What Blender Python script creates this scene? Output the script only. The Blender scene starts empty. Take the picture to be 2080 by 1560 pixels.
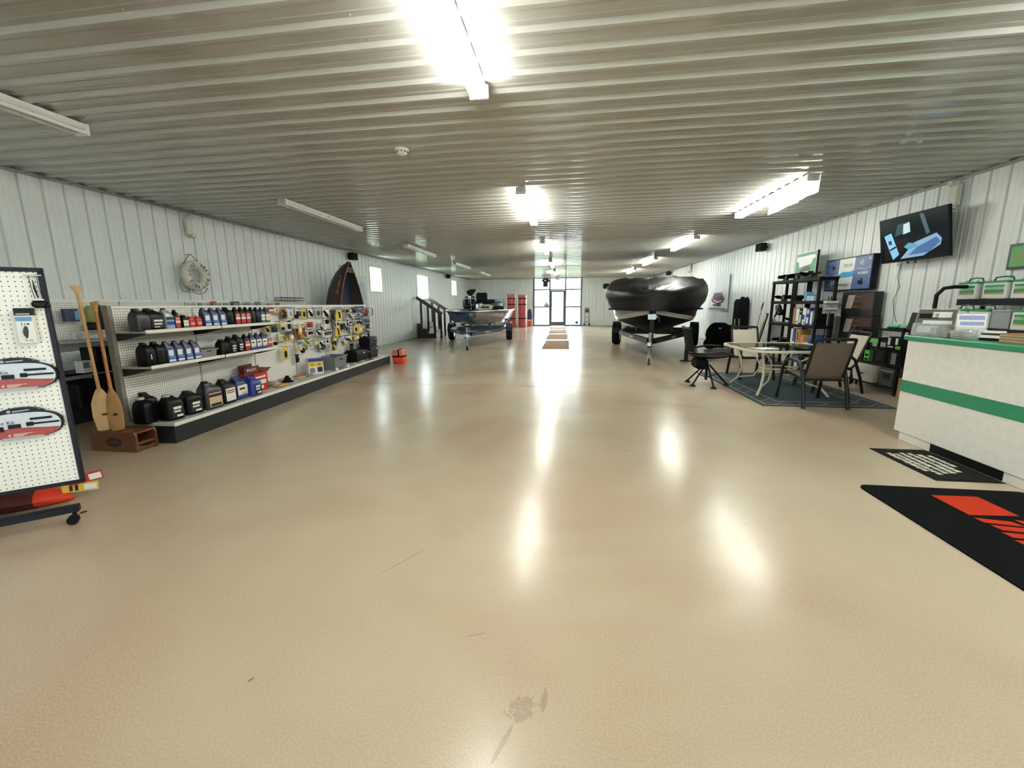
import bpy, bmesh, math, random
from mathutils import Matrix, Vector
random.seed(7)
S = bpy.context.scene
C = S.collection
# ------------------------------------------------------------ camera
F_PX, PITCH, YAW, ROLL, PCX, PCY = 854.6, .183, -.143, -.009, 1031.2, 776.1
cam_d = bpy.data.cameras.new('camera'); cam = bpy.data.objects.new('camera', cam_d); C.objects.link(cam)
fw = Vector((math.sin(YAW)*math.cos(PITCH), math.cos(YAW)*math.cos(PITCH), -math.sin(PITCH)))
rt = Vector((math.cos(YAW), -math.sin(YAW), 0)); up = rt.cross(fw)
cr, sr = math.cos(ROLL), math.sin(ROLL)
rt, up = rt*cr+up*sr, up*cr-rt*sr
m3 = Matrix((rt, up, -fw)).transposed()
cam.matrix_world = Matrix.Translation((0, 0, 1.417)) @ m3.to_4x4()
cam_d.sensor_fit = 'HORIZONTAL'; cam_d.sensor_width = 36; cam_d.lens = F_PX*36/2080
cam_d.shift_x = (1040-PCX)/2080; cam_d.shift_y = -(780-PCY)/2080
cam_d.clip_start = .02; cam_d.clip_end = 400
S.camera = cam
# ------------------------------------------------------------ world, exposure
w = bpy.data.worlds.new('overcast_sky'); S.world = w; w.use_nodes = True
nt = w.node_tree; bg = nt.nodes['Background']
tc = nt.nodes.new('ShaderNodeTexCoord'); sx = nt.nodes.new('ShaderNodeSeparateXYZ'); rp = nt.nodes.new('ShaderNodeValToRGB')
nt.links.new(tc.outputs['Generated'], sx.inputs[0]); nt.links.new(sx.outputs['Z'], rp.inputs[0])
rp.color_ramp.elements[0].color = (.92, .97, 1, 1); rp.color_ramp.elements[1].color = (.70, .84, 1, 1)
nt.links.new(rp.outputs[0], bg.inputs['Color']); bg.inputs['Strength'].default_value = 12.0
vs = S.view_settings; vs.view_transform = 'Standard'; vs.look = 'None'; vs.gamma = 1.0; vs.use_curve_mapping = False
vs.exposure = 0.9
S.cycles.use_denoising = True
S.cycles.max_bounces = 5; S.cycles.diffuse_bounces = 3; S.cycles.glossy_bounces = 3; S.cycles.transparent_max_bounces = 10
S.cycles.use_adaptive_sampling = True; S.cycles.adaptive_threshold = .05
S.cycles.sample_clamp_indirect = 6
S.cycles.caustics_reflective = False; S.cycles.caustics_refractive = False
TUBE_POWER = 48.0
XL, XR, YB, YF, H = -6.49, 5.17, 27.5, -7.5, 3.05

def portal(name, loc, rot, sx_, sy_):
    l = bpy.data.lights.new(name, 'AREA'); l.shape = 'RECTANGLE'; l.size = sx_; l.size_y = sy_
    l.cycles.is_portal = True
    o = bpy.data.objects.new(name, l); o.location = loc; o.rotation_euler = rot; C.objects.link(o); return o
WINS = [(13.42, 14.34, 1.86, 2.70), (17.85, 19.30, 1.66, 2.73), (23.33, 24.38, 1.92, 2.78)]
DX0, DX1, DTOP = -2.2, .78, 3.03
for a, b, c, d in WINS:
    portal('window_portal', (XL-.12, (a+b)/2, (c+d)/2), (0, -math.pi/2, 0), d-c, b-a)
FWX = (-2.3, 2.3, .6, 2.25)  # unseen window behind the camera, added to brighten the counter and display board
portal('added_front_window_portal', (0, YF-.12, (FWX[2]+FWX[3])/2), (math.pi/2, 0, 0), FWX[1]-FWX[0], FWX[3]-FWX[2])
portal('door_portal', ((DX0+DX1)/2, YB+.12, DTOP/2), (-math.pi/2, 0, 0), DX1-DX0, DTOP)

# ------------------------------------------------------------ materials
def lin(h):
    if isinstance(h, str):
        h = h.lstrip('#'); c = [int(h[i:i+2], 16)/255 for i in (0, 2, 4)]
    else: c = h
    return tuple((x/12.92 if x <= .04045 else ((x+.055)/1.055)**2.4) for x in c)+(1,)
MATS = {}
def mk(name, col, rough=.5, metal=0., spec=.5, nz=(18, .08), bump=0, coat=0, emit=None, alpha=None):
    """Principled material whose colour is broken up by object-space noise."""
    if name in MATS: return MATS[name]
    m = bpy.data.materials.new(name); m.use_nodes = True; t = m.node_tree; b = t.nodes['Principled BSDF']
    c = lin(col); n = t.nodes.new('ShaderNodeTexNoise'); n.inputs['Scale'].default_value = nz[0]; n.inputs['Detail'].default_value = 1.5
    co = t.nodes.new('ShaderNodeTexCoord'); t.links.new(co.outputs['Object'], n.inputs['Vector'])
    mx = t.nodes.new('ShaderNodeMix'); mx.data_type = 'RGBA'
    t.links.new(n.outputs['Fac'], mx.inputs['Factor'])
    mx.inputs[6].default_value = tuple(max(0, x*(1-nz[1])) for x in c[:3])+(1,)
    mx.inputs[7].default_value = tuple(min(1, x*(1+nz[1])) for x in c[:3])+(1,)
    t.links.new(mx.outputs[2], b.inputs['Base Color'])
    b.inputs['Roughness'].default_value = rough; b.inputs['Metallic'].default_value = metal
    b.inputs['Specular IOR Level'].default_value = spec; b.inputs['Coat Weight'].default_value = coat
    if bump:
        bp = t.nodes.new('ShaderNodeBump'); bp.inputs['Strength'].default_value = bump; bp.inputs['Distance'].default_value = .01
        n2 = t.nodes.new('ShaderNodeTexNoise'); n2.inputs['Scale'].default_value = nz[0]*6; t.links.new(co.outputs['Object'], n2.inputs['Vector'])
        t.links.new(n2.outputs['Fac'], bp.inputs['Height']); t.links.new(bp.outputs['Normal'], b.inputs['Normal'])
    if emit:
        b.inputs['Emission Color'].default_value = lin(emit[0]); b.inputs['Emission Strength'].default_value = emit[1]
    if alpha is not None: b.inputs['Alpha'].default_value = alpha
    MATS[name] = m; return m
def mk_glass(name, tint, refl=.06, rough=.02, opac=0., dcol='#ffffff'):
    """Clear sheet: transparent with a little mirror reflection and optional milky film."""
    if name in MATS: return MATS[name]
    m = bpy.data.materials.new(name); m.use_nodes = True; t = m.node_tree; t.nodes.remove(t.nodes['Principled BSDF'])
    o = t.nodes['Material Output']; tr = t.nodes.new('ShaderNodeBsdfTransparent'); g = t.nodes.new('ShaderNodeBsdfGlossy')
    tr.inputs['Color'].default_value = lin(tint); g.inputs['Roughness'].default_value = rough
    lw = t.nodes.new('ShaderNodeLayerWeight'); lw.inputs['Blend'].default_value = .5; pw = t.nodes.new('ShaderNodeMath'); pw.operation = 'POWER'; pw.inputs[1].default_value = 5
    ma_ = t.nodes.new('ShaderNodeMath'); ma_.operation = 'MULTIPLY_ADD'; ma_.inputs[1].default_value = .5; ma_.inputs[2].default_value = refl*.5
    t.links.new(lw.outputs['Facing'], pw.inputs[0]); t.links.new(pw.outputs[0], ma_.inputs[0])
    s = t.nodes.new('ShaderNodeMixShader'); t.links.new(ma_.outputs[0], s.inputs[0]); t.links.new(tr.outputs[0], s.inputs[1]); t.links.new(g.outputs[0], s.inputs[2])
    out = s
    if opac:
        d = t.nodes.new('ShaderNodeBsdfDiffuse'); d.inputs['Color'].default_value = lin(dcol); n = t.nodes.new('ShaderNodeTexNoise'); n.inputs['Scale'].default_value = 30
        mm = t.nodes.new('ShaderNodeMath'); mm.operation = 'MULTIPLY'; mm.inputs[1].default_value = opac*2; t.links.new(n.outputs['Fac'], mm.inputs[0])
        s2 = t.nodes.new('ShaderNodeMixShader'); t.links.new(mm.outputs[0], s2.inputs[0]); t.links.new(s.outputs[0], s2.inputs[1]); t.links.new(d.outputs[0], s2.inputs[2]); out = s2
    t.links.new(out.outputs[0], o.inputs['Surface']); MATS[name] = m; return m

# cx, cy, half-length, half-width, angle, threshold, strength: trodden-in scuffs and scratches on the slab
SCUFFS = [(-.14, 1.254, .075, .055, .5, .68, .3), (-.065, 1.30, .05, .014, 1.5, .6, .3), (-.19, 1.126, .075, .009, 1.2, .5, .35), (-.38, 1.565, .05, .004, .4, .35, .25), (-.894, 2.04, .17, .004, 1.0, .45, .3), (-1.19, 1.234, .012, .005, 1.1, .3, .7)]
def floor_material():
    m = bpy.data.materials.new('epoxy_concrete'); m.use_nodes = True; t = m.node_tree; b = t.nodes['Principled BSDF']; N = t.nodes.new; Lk = t.links.new
    co = N('ShaderNodeTexCoord')
    def noise(sc, det=5, dist=0):
        n = N('ShaderNodeTexNoise'); n.inputs['Scale'].default_value = sc; n.inputs['Detail'].default_value = det; n.inputs['Distortion'].default_value = dist
        Lk(co.outputs['Object'], n.inputs['Vector']); return n
    def mix(a, bb, fac, mode='MIX'):
        x = N('ShaderNodeMix'); x.data_type = 'RGBA'; x.blend_type = mode
        for i, v in ((6, a), (7, bb)):
            if isinstance(v, tuple): x.inputs[i].default_value = v
            else: Lk(v, x.inputs[i])
        if isinstance(fac, float): x.inputs[0].default_value = fac
        else: Lk(fac, x.inputs[0])
        return x.outputs[2]
    def ramp(src, p0, p1):
        r = N('ShaderNodeValToRGB'); r.color_ramp.elements[0].position = p0; r.color_ramp.elements[1].position = p1; Lk(src, r.inputs[0]); return r.outputs[0]
    base = mix(lin('#b3a189'), lin('#bdad94'), ramp(noise(.9, 3, .4).outputs['Fac'], .3, .7))
    base = mix(base, lin('#a8866e'), ramp(noise(.45, 3, .6).outputs['Fac'], .46, .72))
    spk = ramp(noise(140, 2).outputs['Fac'], .35, .65); base = mix(base, mix(base, lin('#cfc5b0'), .35), spk)
    vor = N('ShaderNodeTexVoronoi'); vor.inputs['Scale'].default_value = 2.3; vor.inputs['Randomness'].default_value = 1; Lk(co.outputs['Object'], vor.inputs['Vector'])
    dots = ramp(vor.outputs['Distance'], .016, .022)
    sel = ramp(noise(1.3, 2).outputs['Fac'], .5, .52)
    base2 = mix(lin('#5f4632'), base, dots); base = mix(base, base2, sel)
    sp = N('ShaderNodeSeparateXYZ'); Lk(co.outputs['Object'], sp.inputs[0])
    def M_(op, a, b_):
        n = N('ShaderNodeMath'); n.operation = op
        for i, v in enumerate((a, b_)):
            if isinstance(v, (int, float)): n.inputs[i].default_value = v
            else: Lk(v, n.inputs[i])
        return n.outputs[0]
    nz = noise(38, 3, 1.2).outputs['Fac']
    for (cx, cy, rx, ry, ang, th, amt) in SCUFFS:
        dx, dy = M_('SUBTRACT', sp.outputs['X'], cx), M_('SUBTRACT', sp.outputs['Y'], cy); c, s_ = math.cos(ang), math.sin(ang)
        u = M_('DIVIDE', M_('ADD', M_('MULTIPLY', dx, c), M_('MULTIPLY', dy, s_)), rx); v = M_('DIVIDE', M_('SUBTRACT', M_('MULTIPLY', dy, c), M_('MULTIPLY', dx, s_)), ry)
        r2 = M_('ADD', M_('MULTIPLY', u, u), M_('MULTIPLY', v, v)); k = M_('SUBTRACT', 1.0, r2)
        f = M_('MULTIPLY', M_('GREATER_THAN', M_('ADD', M_('MULTIPLY', k, .35), nz), th), M_('GREATER_THAN', k, 0.0))
        base = mix(base, lin('#6d4a36'), M_('MULTIPLY', f, amt))
    b.inputs['Roughness'].default_value = .2
    rr = N('ShaderNodeMapRange'); Lk(noise(1.6, 3, .3).outputs['Fac'], rr.inputs[0]); rr.inputs[3].default_value = .17; rr.inputs[4].default_value = .30
    Lk(rr.outputs[0], b.inputs['Roughness']); Lk(base, b.inputs['Base Color'])
    b.inputs['Specular IOR Level'].default_value = .5
    bp = N('ShaderNodeBump'); bp.inputs['Strength'].default_value = .07; bp.inputs['Distance'].default_value = .02
    Lk(noise(5, 4).outputs['Fac'], bp.inputs['Height']); Lk(bp.outputs['Normal'], b.inputs['Normal'])
    return m

WHITE = mk('white_paint', '#e4e4de', .4); OFFW = mk('pegboard_white', '#efeee5', .55)
STEELW = mk('wall_sheet_steel', '#e2e6e3', .42, nz=(6, .05)); STEELC = mk('ceiling_sheet_steel', '#b4b3ac', .2, nz=(4, .05), coat=.6)
BLACK = mk('black_plastic', '#0d0e0f', .48, spec=.2); BLKMET = mk('black_powder_coat', '#0b0c0d', .45, spec=.2, nz=(60, .1)); DKGREY = mk('charcoal', '#232625', .5, spec=.3)
GREY = mk('grey_plastic', '#7d8080', .45); LGREY = mk('light_grey_plastic', '#a7aaa8', .45); ALU = mk('brushed_aluminium', '#b9bcbd', .3, .9); ZINC = mk('galvanised', '#9aa0a3', .35, .9, nz=(40, .2))
CHROME = mk('chrome', '#d8dadc', .1, 1.); RED = mk('red_plastic', '#b3241c', .4); DKRED = mk('dark_red', '#7a1d18', .5); ORANGE = mk('orange_red_nylon', '#e2401c', .5, bump=.2)
YELLOW = mk('yellow_card', '#d9bb3c', .5); NAVY = mk('navy_plastic', '#1c2745', .35); BLUE = mk('blue_plastic', '#22398c', .35); LBLUE = mk('light_blue_print', '#5d93c4', .5)
GREEN = mk('green_print', '#1e8a4c', .45); GREENL = mk('light_green_print', '#67c04d', .5); TEAL = mk('green_laminate', '#23875f', .35); LAMW = mk('white_laminate', '#efeee7', .42)
PRINTW = mk('white_print', '#e6e6e0', .5); INK = mk('black_print', '#141414', .6); TAN = mk('tan_print', '#b98d58', .55); KRAFT = mk('kraft_cardboard', '#a67c4f', .75, bump=.1); PINK = mk('pink_print', '#d79a93', .5)
WOODL = mk('pale_wood', '#c49a64', .5, nz=(9, .2)); WOODD = mk('stained_cedar', '#643c21', .45, nz=(12, .3)); RUBBER = mk('tyre_rubber', '#0e0f0f', .8, spec=.2, bump=.2)
SILVER = mk('silver_print', '#b4b8ba', .3, .5); PURPLE = mk('purple_print', '#3b3558', .5); CLEARP = mk_glass('clear_plastic', '#f4f6f6', opac=.18)
GLASS = mk_glass('window_glass', '#f6fbfa'); GLASST = mk_glass('table_glass', '#cfdcd6')
FABBLK = mk('black_nylon', '#0d0e0e', .85, spec=.15, bump=.3); TAUPE = mk('taupe_sling_fabric', '#64574a', .8, nz=(120, .2), bump=.2); BEIGE = mk('beige_sling_fabric', '#bdb3a2', .8, nz=(120, .15), bump=.2)
CREAM = mk('cream_powder_coat', '#cfc4ae', .4); BRONZE = mk('dark_bronze_frame', '#1a1814', .4, spec=.35); FLOORM = floor_material()

# ------------------------------------------------------------ mesh builder
class MB:
    def __init__(s): s.v = []; s.f = []; s.m = []; s.c = 0; s.M = Matrix()
    def at(s, loc=(0, 0, 0), rz=0, rx=0, ry=0):
        s.M = Matrix.Translation(loc) @ Matrix.Rotation(rz, 4, 'Z') @ Matrix.Rotation(ry, 4, 'Y') @ Matrix.Rotation(rx, 4, 'X'); return s
    def mat(s, i): s.c = i; return s
    def add(s, vs, fs):
        o = len(s.v); s.v += [s.M @ Vector(v) for v in vs]; s.f += [[i+o for i in f] for f in fs]; s.m += [s.c]*len(fs); return s
    def box(s, x0, x1, y0, y1, z0, z1, b=0):
        X, Y, Z = sorted((x0, x1)), sorted((y0, y1)), sorted((z0, z1))
        b = min(b, (X[1]-X[0])*.49, (Y[1]-Y[0])*.49, (Z[1]-Z[0])*.49)
        if b <= 0:
            v = [(X[i], Y[j], Z[k]) for k in (0, 1) for j in (0, 1) for i in (0, 1)]
            return s.add(v, [(0, 2, 3, 1), (4, 5, 7, 6), (0, 1, 5, 4), (2, 6, 7, 3), (0, 4, 6, 2), (1, 3, 7, 5)])
        v = []; id = {}
        A = (X, Y, Z); g = (1, -1)
        for i in (0, 1):
            for j in (0, 1):
                for k in (0, 1):
                    for ax in range(3):
                        p = [A[0][i]+g[i]*b, A[1][j]+g[j]*b, A[2][k]+g[k]*b]; q = (i, j, k)[ax]; p[ax] = A[ax][q]
                        id[(i, j, k, ax)] = len(v); v.append(p)
        f = []
        for ax in range(3):
            o = [a for a in range(3) if a != ax]
            for e in (0, 1):
                def key(p, q): r = [0, 0, 0]; r[ax] = e; r[o[0]] = p; r[o[1]] = q; return id[tuple(r)+(ax,)]
                f.append([key(0, 0), key(1, 0), key(1, 1), key(0, 1)])
            for p in (0, 1):
                for q in (0, 1):
                    def k2(e, x): r = [0, 0, 0]; r[ax] = e; r[o[0]] = p; r[o[1]] = q; return id[tuple(r)+(x,)]
                    f.append([k2(0, o[0]), k2(1, o[0]), k2(1, o[1]), k2(0, o[1])])
        for i in (0, 1):
            for j in (0, 1):
                for k in (0, 1): f.append([id[(i, j, k, a)] for a in range(3)])
        return s.add(v, f)
    def loft(s, rings, cap=True, closed=True):
        n = len(rings[0]); v = [p for r in rings for p in r]; f = []
        for i in range(len(rings)-1):
            for j in range(n if closed else n-1):
                k = (j+1) % n; f.append((i*n+j, i*n+k, (i+1)*n+k, (i+1)*n+j))
        if cap: f.append(list(range(n))[::-1]); f.append([(len(rings)-1)*n+j for j in range(n)])
        return s.add(v, f)
    def cyl(s, a, b, r, r2=None, n=14, cap=True):
        a, b = Vector(a), Vector(b); d = (b-a).normalized(); u = d.orthogonal().normalized(); w_ = d.cross(u); r2 = r if r2 is None else r2
        R = [[p+(u*math.cos(t)+w_*math.sin(t))*q for t in [2*math.pi*i/n for i in range(n)]] for p, q in ((a, r), (b, r2))]
        return s.loft(R, cap)
    def tube(s, pts, r, n=8, cap=True, flat=None):
        P = [Vector(p) for p in pts]; R = []; u = None
        for i, p in enumerate(P):
            d = (P[min(i+1, len(P)-1)]-P[max(i-1, 0)]).normalized()
            u = d.orthogonal().normalized() if u is None else (u-d*u.dot(d)).normalized()
            w_ = d.cross(u); rr = r[i] if isinstance(r, (list, tuple)) else r
            R.append([p+(u*math.cos(t)+w_*math.sin(t)*(flat or 1))*rr for t in [2*math.pi*j/n for j in range(n)]])
        return s.loft(R, cap)
    def bar(s, a, b, wd, th, side=(0, 0, 1)):
        a, b = Vector(a), Vector(b); d = (b-a).normalized(); z = Vector(side); z = (z-d*z.dot(d))
        z = z.normalized() if z.length > 1e-4 else d.orthogonal().normalized(); y = z.cross(d)
        return s.loft([[p+y*(wd/2*i)+z*(th/2*j) for i, j in ((-1, -1), (1, -1), (1, 1), (-1, 1))] for p in (a, b)])
    def lathe(s, prof, n=20, cap=True):
        return s.loft([[(r*math.cos(2*math.pi*i/n), r*math.sin(2*math.pi*i/n), z) for i in range(n)] for r, z in prof], cap)
    def torus(s, c, R_, r, axis='Z', n=32, k=10):
        P = []
        for i in range(n):
            a = 2*math.pi*i/n; ring = []
            for j in range(k):
                b = 2*math.pi*j/k; q = ((R_+r*math.cos(b))*math.cos(a), (R_+r*math.cos(b))*math.sin(a), r*math.sin(b))
                if axis == 'X': q = (q[2], q[0], q[1])
                if axis == 'Y': q = (q[0], q[2], q[1])
                ring.append((q[0]+c[0], q[1]+c[1], q[2]+c[2]))
            P.append(ring)
        P.append(P[0]); return s.loft(P, False)
    def prism(s, poly, z0, z1):
        return s.loft([[(x, y, z0) for x, y in poly], [(x, y, z1) for x, y in poly]])
    def plate(s, poly3, nrm, th):
        nrm = Vector(nrm)*th; return s.loft([[Vector(p) for p in poly3], [Vector(p)+nrm for p in poly3]])
    def ball(s, c, r, n=10, sc=(1, 1, 1)):
        R_ = []
        for i in range(1, n):
            t = math.pi*i/n; R_.append([(c[0]+r*sc[0]*math.sin(t)*math.cos(2*math.pi*j/(n*2)), c[1]+r*sc[1]*math.sin(t)*math.sin(2*math.pi*j/(n*2)), c[2]-r*sc[2]*math.cos(t)) for j in range(n*2)])
        return s.loft(R_)
    def mesh(s, name, mats, smooth=None):
        me = bpy.data.meshes.new(name); me.from_pydata([tuple(v) for v in s.v], [], s.f)
        for m in (mats if isinstance(mats, (list, tuple)) else [mats]): me.materials.append(m)
        me.polygons.foreach_set('material_index', s.m); me.update()
        bm = bmesh.new(); bm.from_mesh(me); bmesh.ops.recalc_face_normals(bm, faces=bm.faces); bm.to_mesh(me); bm.free()
        if smooth is not None:
            me.polygons.foreach_set('use_smooth', [True]*len(me.polygons)); me.set_sharp_from_angle(angle=math.radians(smooth))
        return me
    def build(s, name, mats, parent=None, smooth=None, loc=None, rz=0):
        return put(name, s.mesh(name, mats, smooth), parent, loc, rz)
def put(name, me, parent=None, loc=None, rz=0):
    o = bpy.data.objects.new(name, me); C.objects.link(o)
    if parent: o.parent = parent
    if loc is not None: o.location = loc
    o.rotation_euler.z = rz; return o
def tag(o, label, cat, group=None):
    o['label'] = label; o['category'] = cat
    if group: o['group'] = group
    return o
def thing(name, label, cat, loc=(0, 0, 0), rz=0, group=None):
    o = bpy.data.objects.new(name, None); o.empty_display_size = .1; C.objects.link(o); o.location = loc; o.rotation_euler.z = rz
    return tag(o, label, cat, group)
def struct(name, o): o['kind'] = 'structure'; return o
def dup(root, label=None, group=None, loc=None, rz=None):
    r = root.copy(); C.objects.link(r)
    if label: r['label'] = label
    if group: r['group'] = group
    if loc is not None: r.location = loc
    if rz is not None: r.rotation_euler.z = rz
    def rec(src, dst):
        for ch in list(src.children):
            c = ch.copy(); C.objects.link(c); c.parent = dst; c.matrix_parent_inverse = ch.matrix_parent_inverse; rec(ch, c)
    rec(root, r); return r
TXT = {}
def text_geo(s_, size=1., ext=.002, bold=0.):
    k = (s_, ext, bold)
    if k not in TXT:
        cu = bpy.data.curves.new('t', 'FONT'); cu.body = s_; cu.size = 1; cu.extrude = 0; cu.align_x = 'CENTER'; cu.align_y = 'CENTER'; cu.offset = bold; cu.resolution_u = 2
        o = bpy.data.objects.new('t', cu); C.objects.link(o); dg = bpy.context.evaluated_depsgraph_get(); me = o.evaluated_get(dg).to_mesh()
        TXT[k] = ([v.co.copy() for v in me.vertices], [list(p.vertices) for p in me.polygons]); o.evaluated_get(dg).to_mesh_clear()
        bpy.data.objects.remove(o); bpy.data.curves.remove(cu)
    return TXT[k]
def add_text(mb, s_, o, ux, uy, h, wid=None, bold=.01, lift=.001):
    """lettering laid on a surface: centre o, reading direction ux, up uy; h cap height; wid fits total width"""
    v, f = text_geo(s_, bold=bold); o, ux, uy = Vector(o), Vector(ux).normalized(), Vector(uy).normalized(); n = ux.cross(uy)
    xs = [p.x for p in v]; ys = [p.y for p in v]; sy = h/max(1e-6, max(ys)-min(ys)); sx_ = wid/max(1e-6, max(xs)-min(xs)) if wid else sy
    cx, cy = (max(xs)+min(xs))/2, (max(ys)+min(ys))/2
    return mb.add([o+ux*((p.x-cx)*sx_)+uy*((p.y-cy)*sy)+n*lift for p in v], f)
def rrect(wx, wy, r, n=4, cx=0, cy=0):
    r = min(r, wx/2-.0005, wy/2-.0005); P = []
    for q, (sx_, sy_) in enumerate(((1, 1), (-1, 1), (-1, -1), (1, -1))):
        for i in range(n+1):
            a = math.pi/2*(q+i/n); P.append((cx+sx_*(wx/2-r)+r*math.cos(a), cy+sy_*(wy/2-r)+r*math.sin(a)))
    return P
ORD = ['first', 'second', 'third', 'fourth', 'fifth', 'sixth', 'seventh', 'eighth', 'ninth', 'tenth', 'eleventh', 'twelfth', 'thirteenth', 'fourteenth', 'fifteenth', 'sixteenth', 'seventeenth', 'eighteenth', 'nineteenth', 'twentieth', 'twenty-first', 'twenty-second', 'twenty-third', 'twenty-fourth', 'twenty-fifth', 'twenty-sixth', 'twenty-seventh', 'twenty-eighth', 'twenty-ninth', 'thirtieth']
# ============================================================ room shell
def rib_h(t, p):
    """height of the sheet profile at distance t from a rib centre (period p)"""
    d = abs((t+p/2) % p-p/2)
    if d < .014: return .026
    if d < .033: return .026*(.033-d)/.019
    for c in (p/3, ):
        e = abs(d-c)
        if e < .006: return .004
        if e < .013: return .004*(.013-e)/.007
    return 0.
def groove_h(t, p):
    """wall liner: flat sheet with narrow recessed grooves and faint stiffening beads"""
    d = abs((t+p/2) % p-p/2)
    if d < .0135: return -.024
    if d < .0185: return -.024*(.0185-d)/.005
    e = abs(d-p/3)
    if e < .006: return .0035
    if e < .013: return .0035*(.013-e)/.007
    return 0.
def rib_breaks(s0, s1, phase, p):
    B = {s0, s1}; k = int((s0-phase)//p)-1
    while phase+k*p < s1+p:
        for o in (-.033, -.014, .014, .033, -.0135, .0135, -.0185, .0185, p/3-.013, p/3-.006, p/3+.006, p/3+.013, -p/3-.013, -p/3-.006, -p/3+.006, -p/3+.013):
            t = phase+k*p+o
            if s0 < t < s1: B.add(t)
        k += 1
    return sorted(B)
def sheet(s0, s1, a0, a1, phase, p, fn, name, mat_, screws=(), hf=rib_h):
    """corrugated sheet: s across the ribs, a along them; fn(s, a, h) -> point"""
    mb = MB(); br = rib_breaks(s0, s1, phase, p)
    mb.loft([[fn(s, a, hf(s-phase, p)) for s in br] for a in (a0, a1)], cap=False, closed=False)
    for (ss, aa) in screws:
        h = hf(ss-phase, p); mb.add([fn(ss-.006, aa-.006, h), fn(ss+.006, aa-.006, h), fn(ss+.006, aa+.006, h), fn(ss-.006, aa+.006, h), fn(ss, aa, h+.007)], [(0, 1, 4), (1, 2, 4), (2, 3, 4), (3, 0, 4)])
    return mb.mesh(name, mat_, 20)
# floor: two slabs with a sawn joint between them
mb = MB(); JY = 7.24
mb.box(XL-.3, XR+.3, YF-.2, JY-.008, -.15, 0); mb.box(XL-.3, XR+.3, JY+.008, YB+.2, -.15, 0); mb.box(XL-.3, XR+.3, JY-.02, JY+.02, -.15, -.012)
fl = struct('floor', mb.build('floor', FLOORM))
# side walls -------------------------------------------------------------
def wall_box(name, holes, plane, out, s0, s1, axis, z1=H+.12):
    """backing wall with real openings (holes: s0, s1, z0, z1)"""
    mb = MB(); cuts = sorted({s0, s1} | {h[0] for h in holes} | {h[1] for h in holes})
    for a, b in zip(cuts, cuts[1:]):
        hs = [h for h in holes if h[0] <= a+1e-6 and h[1] >= b-1e-6]; zz = [(-.15, z1)]
        if hs: zz = [(-.15, hs[0][2]), (hs[0][3], z1)]
        for p, q in zz:
            if q-p > .01:
                if axis == 'Y': mb.box(plane, out, a, b, p, q)
                else: mb.box(a, b, plane, out, p, q)
    return struct(name, mb.build(name, mk('wall_liner', '#b9bdbb', .6)))
def clad(wall, holes, s0, s1, phase, p, fn, zt=H, name='wall_panel'):
    cw = 4*p; k = math.floor((s0-phase+p/2)/cw); cache = None
    while phase-p/2+k*cw < s1:
        a, b = max(s0, phase-p/2+k*cw), min(s1, phase-p/2+(k+1)*cw); k += 1
        if b-a < .01: continue
        hs = [h for h in holes if h[0] < b and h[1] > a]
        if not hs and abs(b-a-cw) < 1e-6:
            if cache is None:
                cache = (a, sheet(a, b, .01, zt, phase, p, fn, name, STEELW, [(phase+k2*p+.05+(k-1)*cw, z) for k2 in range(4) for z in (.6, 1.35, 2.1)], groove_h))
            o = put(name, cache[1], wall); d = fn(a, 0, 0); e = fn(cache[0], 0, 0); o.location = Vector(d)-Vector(e); continue
        cuts = sorted({a, b} | {x for h in hs for x in h[:2] if a < x < b})
        for c, d in zip(cuts, cuts[1:]):
            hh = [h for h in hs if h[0] <= c+1e-6 and h[1] >= d-1e-6]; zz = [(.01, hh[0][2]), (hh[0][3], zt)] if hh else [(.01, zt)]
            for q, r in zz:
                if r-q > .02: put(name, sheet(c, d, q, r, phase, p, fn, name, STEELW, (), groove_h), wall)
PW = .2365
wl = wall_box('wall_left', WINS, XL-.026, XL-.2, YF, YB, 'Y'); clad(wl, WINS, YF, YB, 4.46, PW, lambda s, a, h: (XL+h, s, a))
wr = wall_box('wall_right', [], XR+.026, XR+.2, YF, YB, 'Y'); clad(wr, [], YF, YB, 6.153, .2486, lambda s, a, h: (XR-h, s, a))
DH = [(DX0, DX1, -.16, DTOP)]
wb = wall_box('wall_back', DH, YB+.026, YB+.2, XL-.2, XR+.2, 'X'); clad(wb, DH, XL, XR, XL+.2, PW, lambda s, a, h: (s, YB-h, a))
FH = [FWX]
wf = wall_box('wall_front', FH, YF-.026, YF-.2, XL-.2, XR+.2, 'X'); clad(wf, FH, XL, XR, XL+.2, PW, lambda s, a, h: (s, YF+h, a))
# ceiling ----------------------------------------------------------------
mb = MB(); mb.box(XL-.2, XR+.2, YF-.2, YB+.2, H+.02, H+.12); ce = struct('ceiling', mb.build('ceiling', mk('ceiling_liner', '#a9a9a3', .7)))
SX = -.68; meshes = {}
k = 0; y = 3.113-PW/2-11*4*PW
while y < YB:
    y1 = y+4*PW
    for i, (a, b) in enumerate(((XL, SX), (SX, XR))):
        fn = lambda s, a_, h, dz=(.0 if i else .0015): (a_, s, H-h-dz)
        if i not in meshes:
            scr = [(y+PW*.5+j*PW-.055, x) for j in range(4) for x in [a+.35+1.22*q for q in range(int((b-a)/1.22)+1)] if x < b]
            meshes[i] = (y, sheet(y, y1, a, b, 3.113, PW, fn, 'ceiling_panel', STEELC, scr))
        if y1 < YB+.9: put('ceiling_panel', meshes[i][1], ce, (0, y-meshes[i][0], 0))
    y = y1
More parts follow.
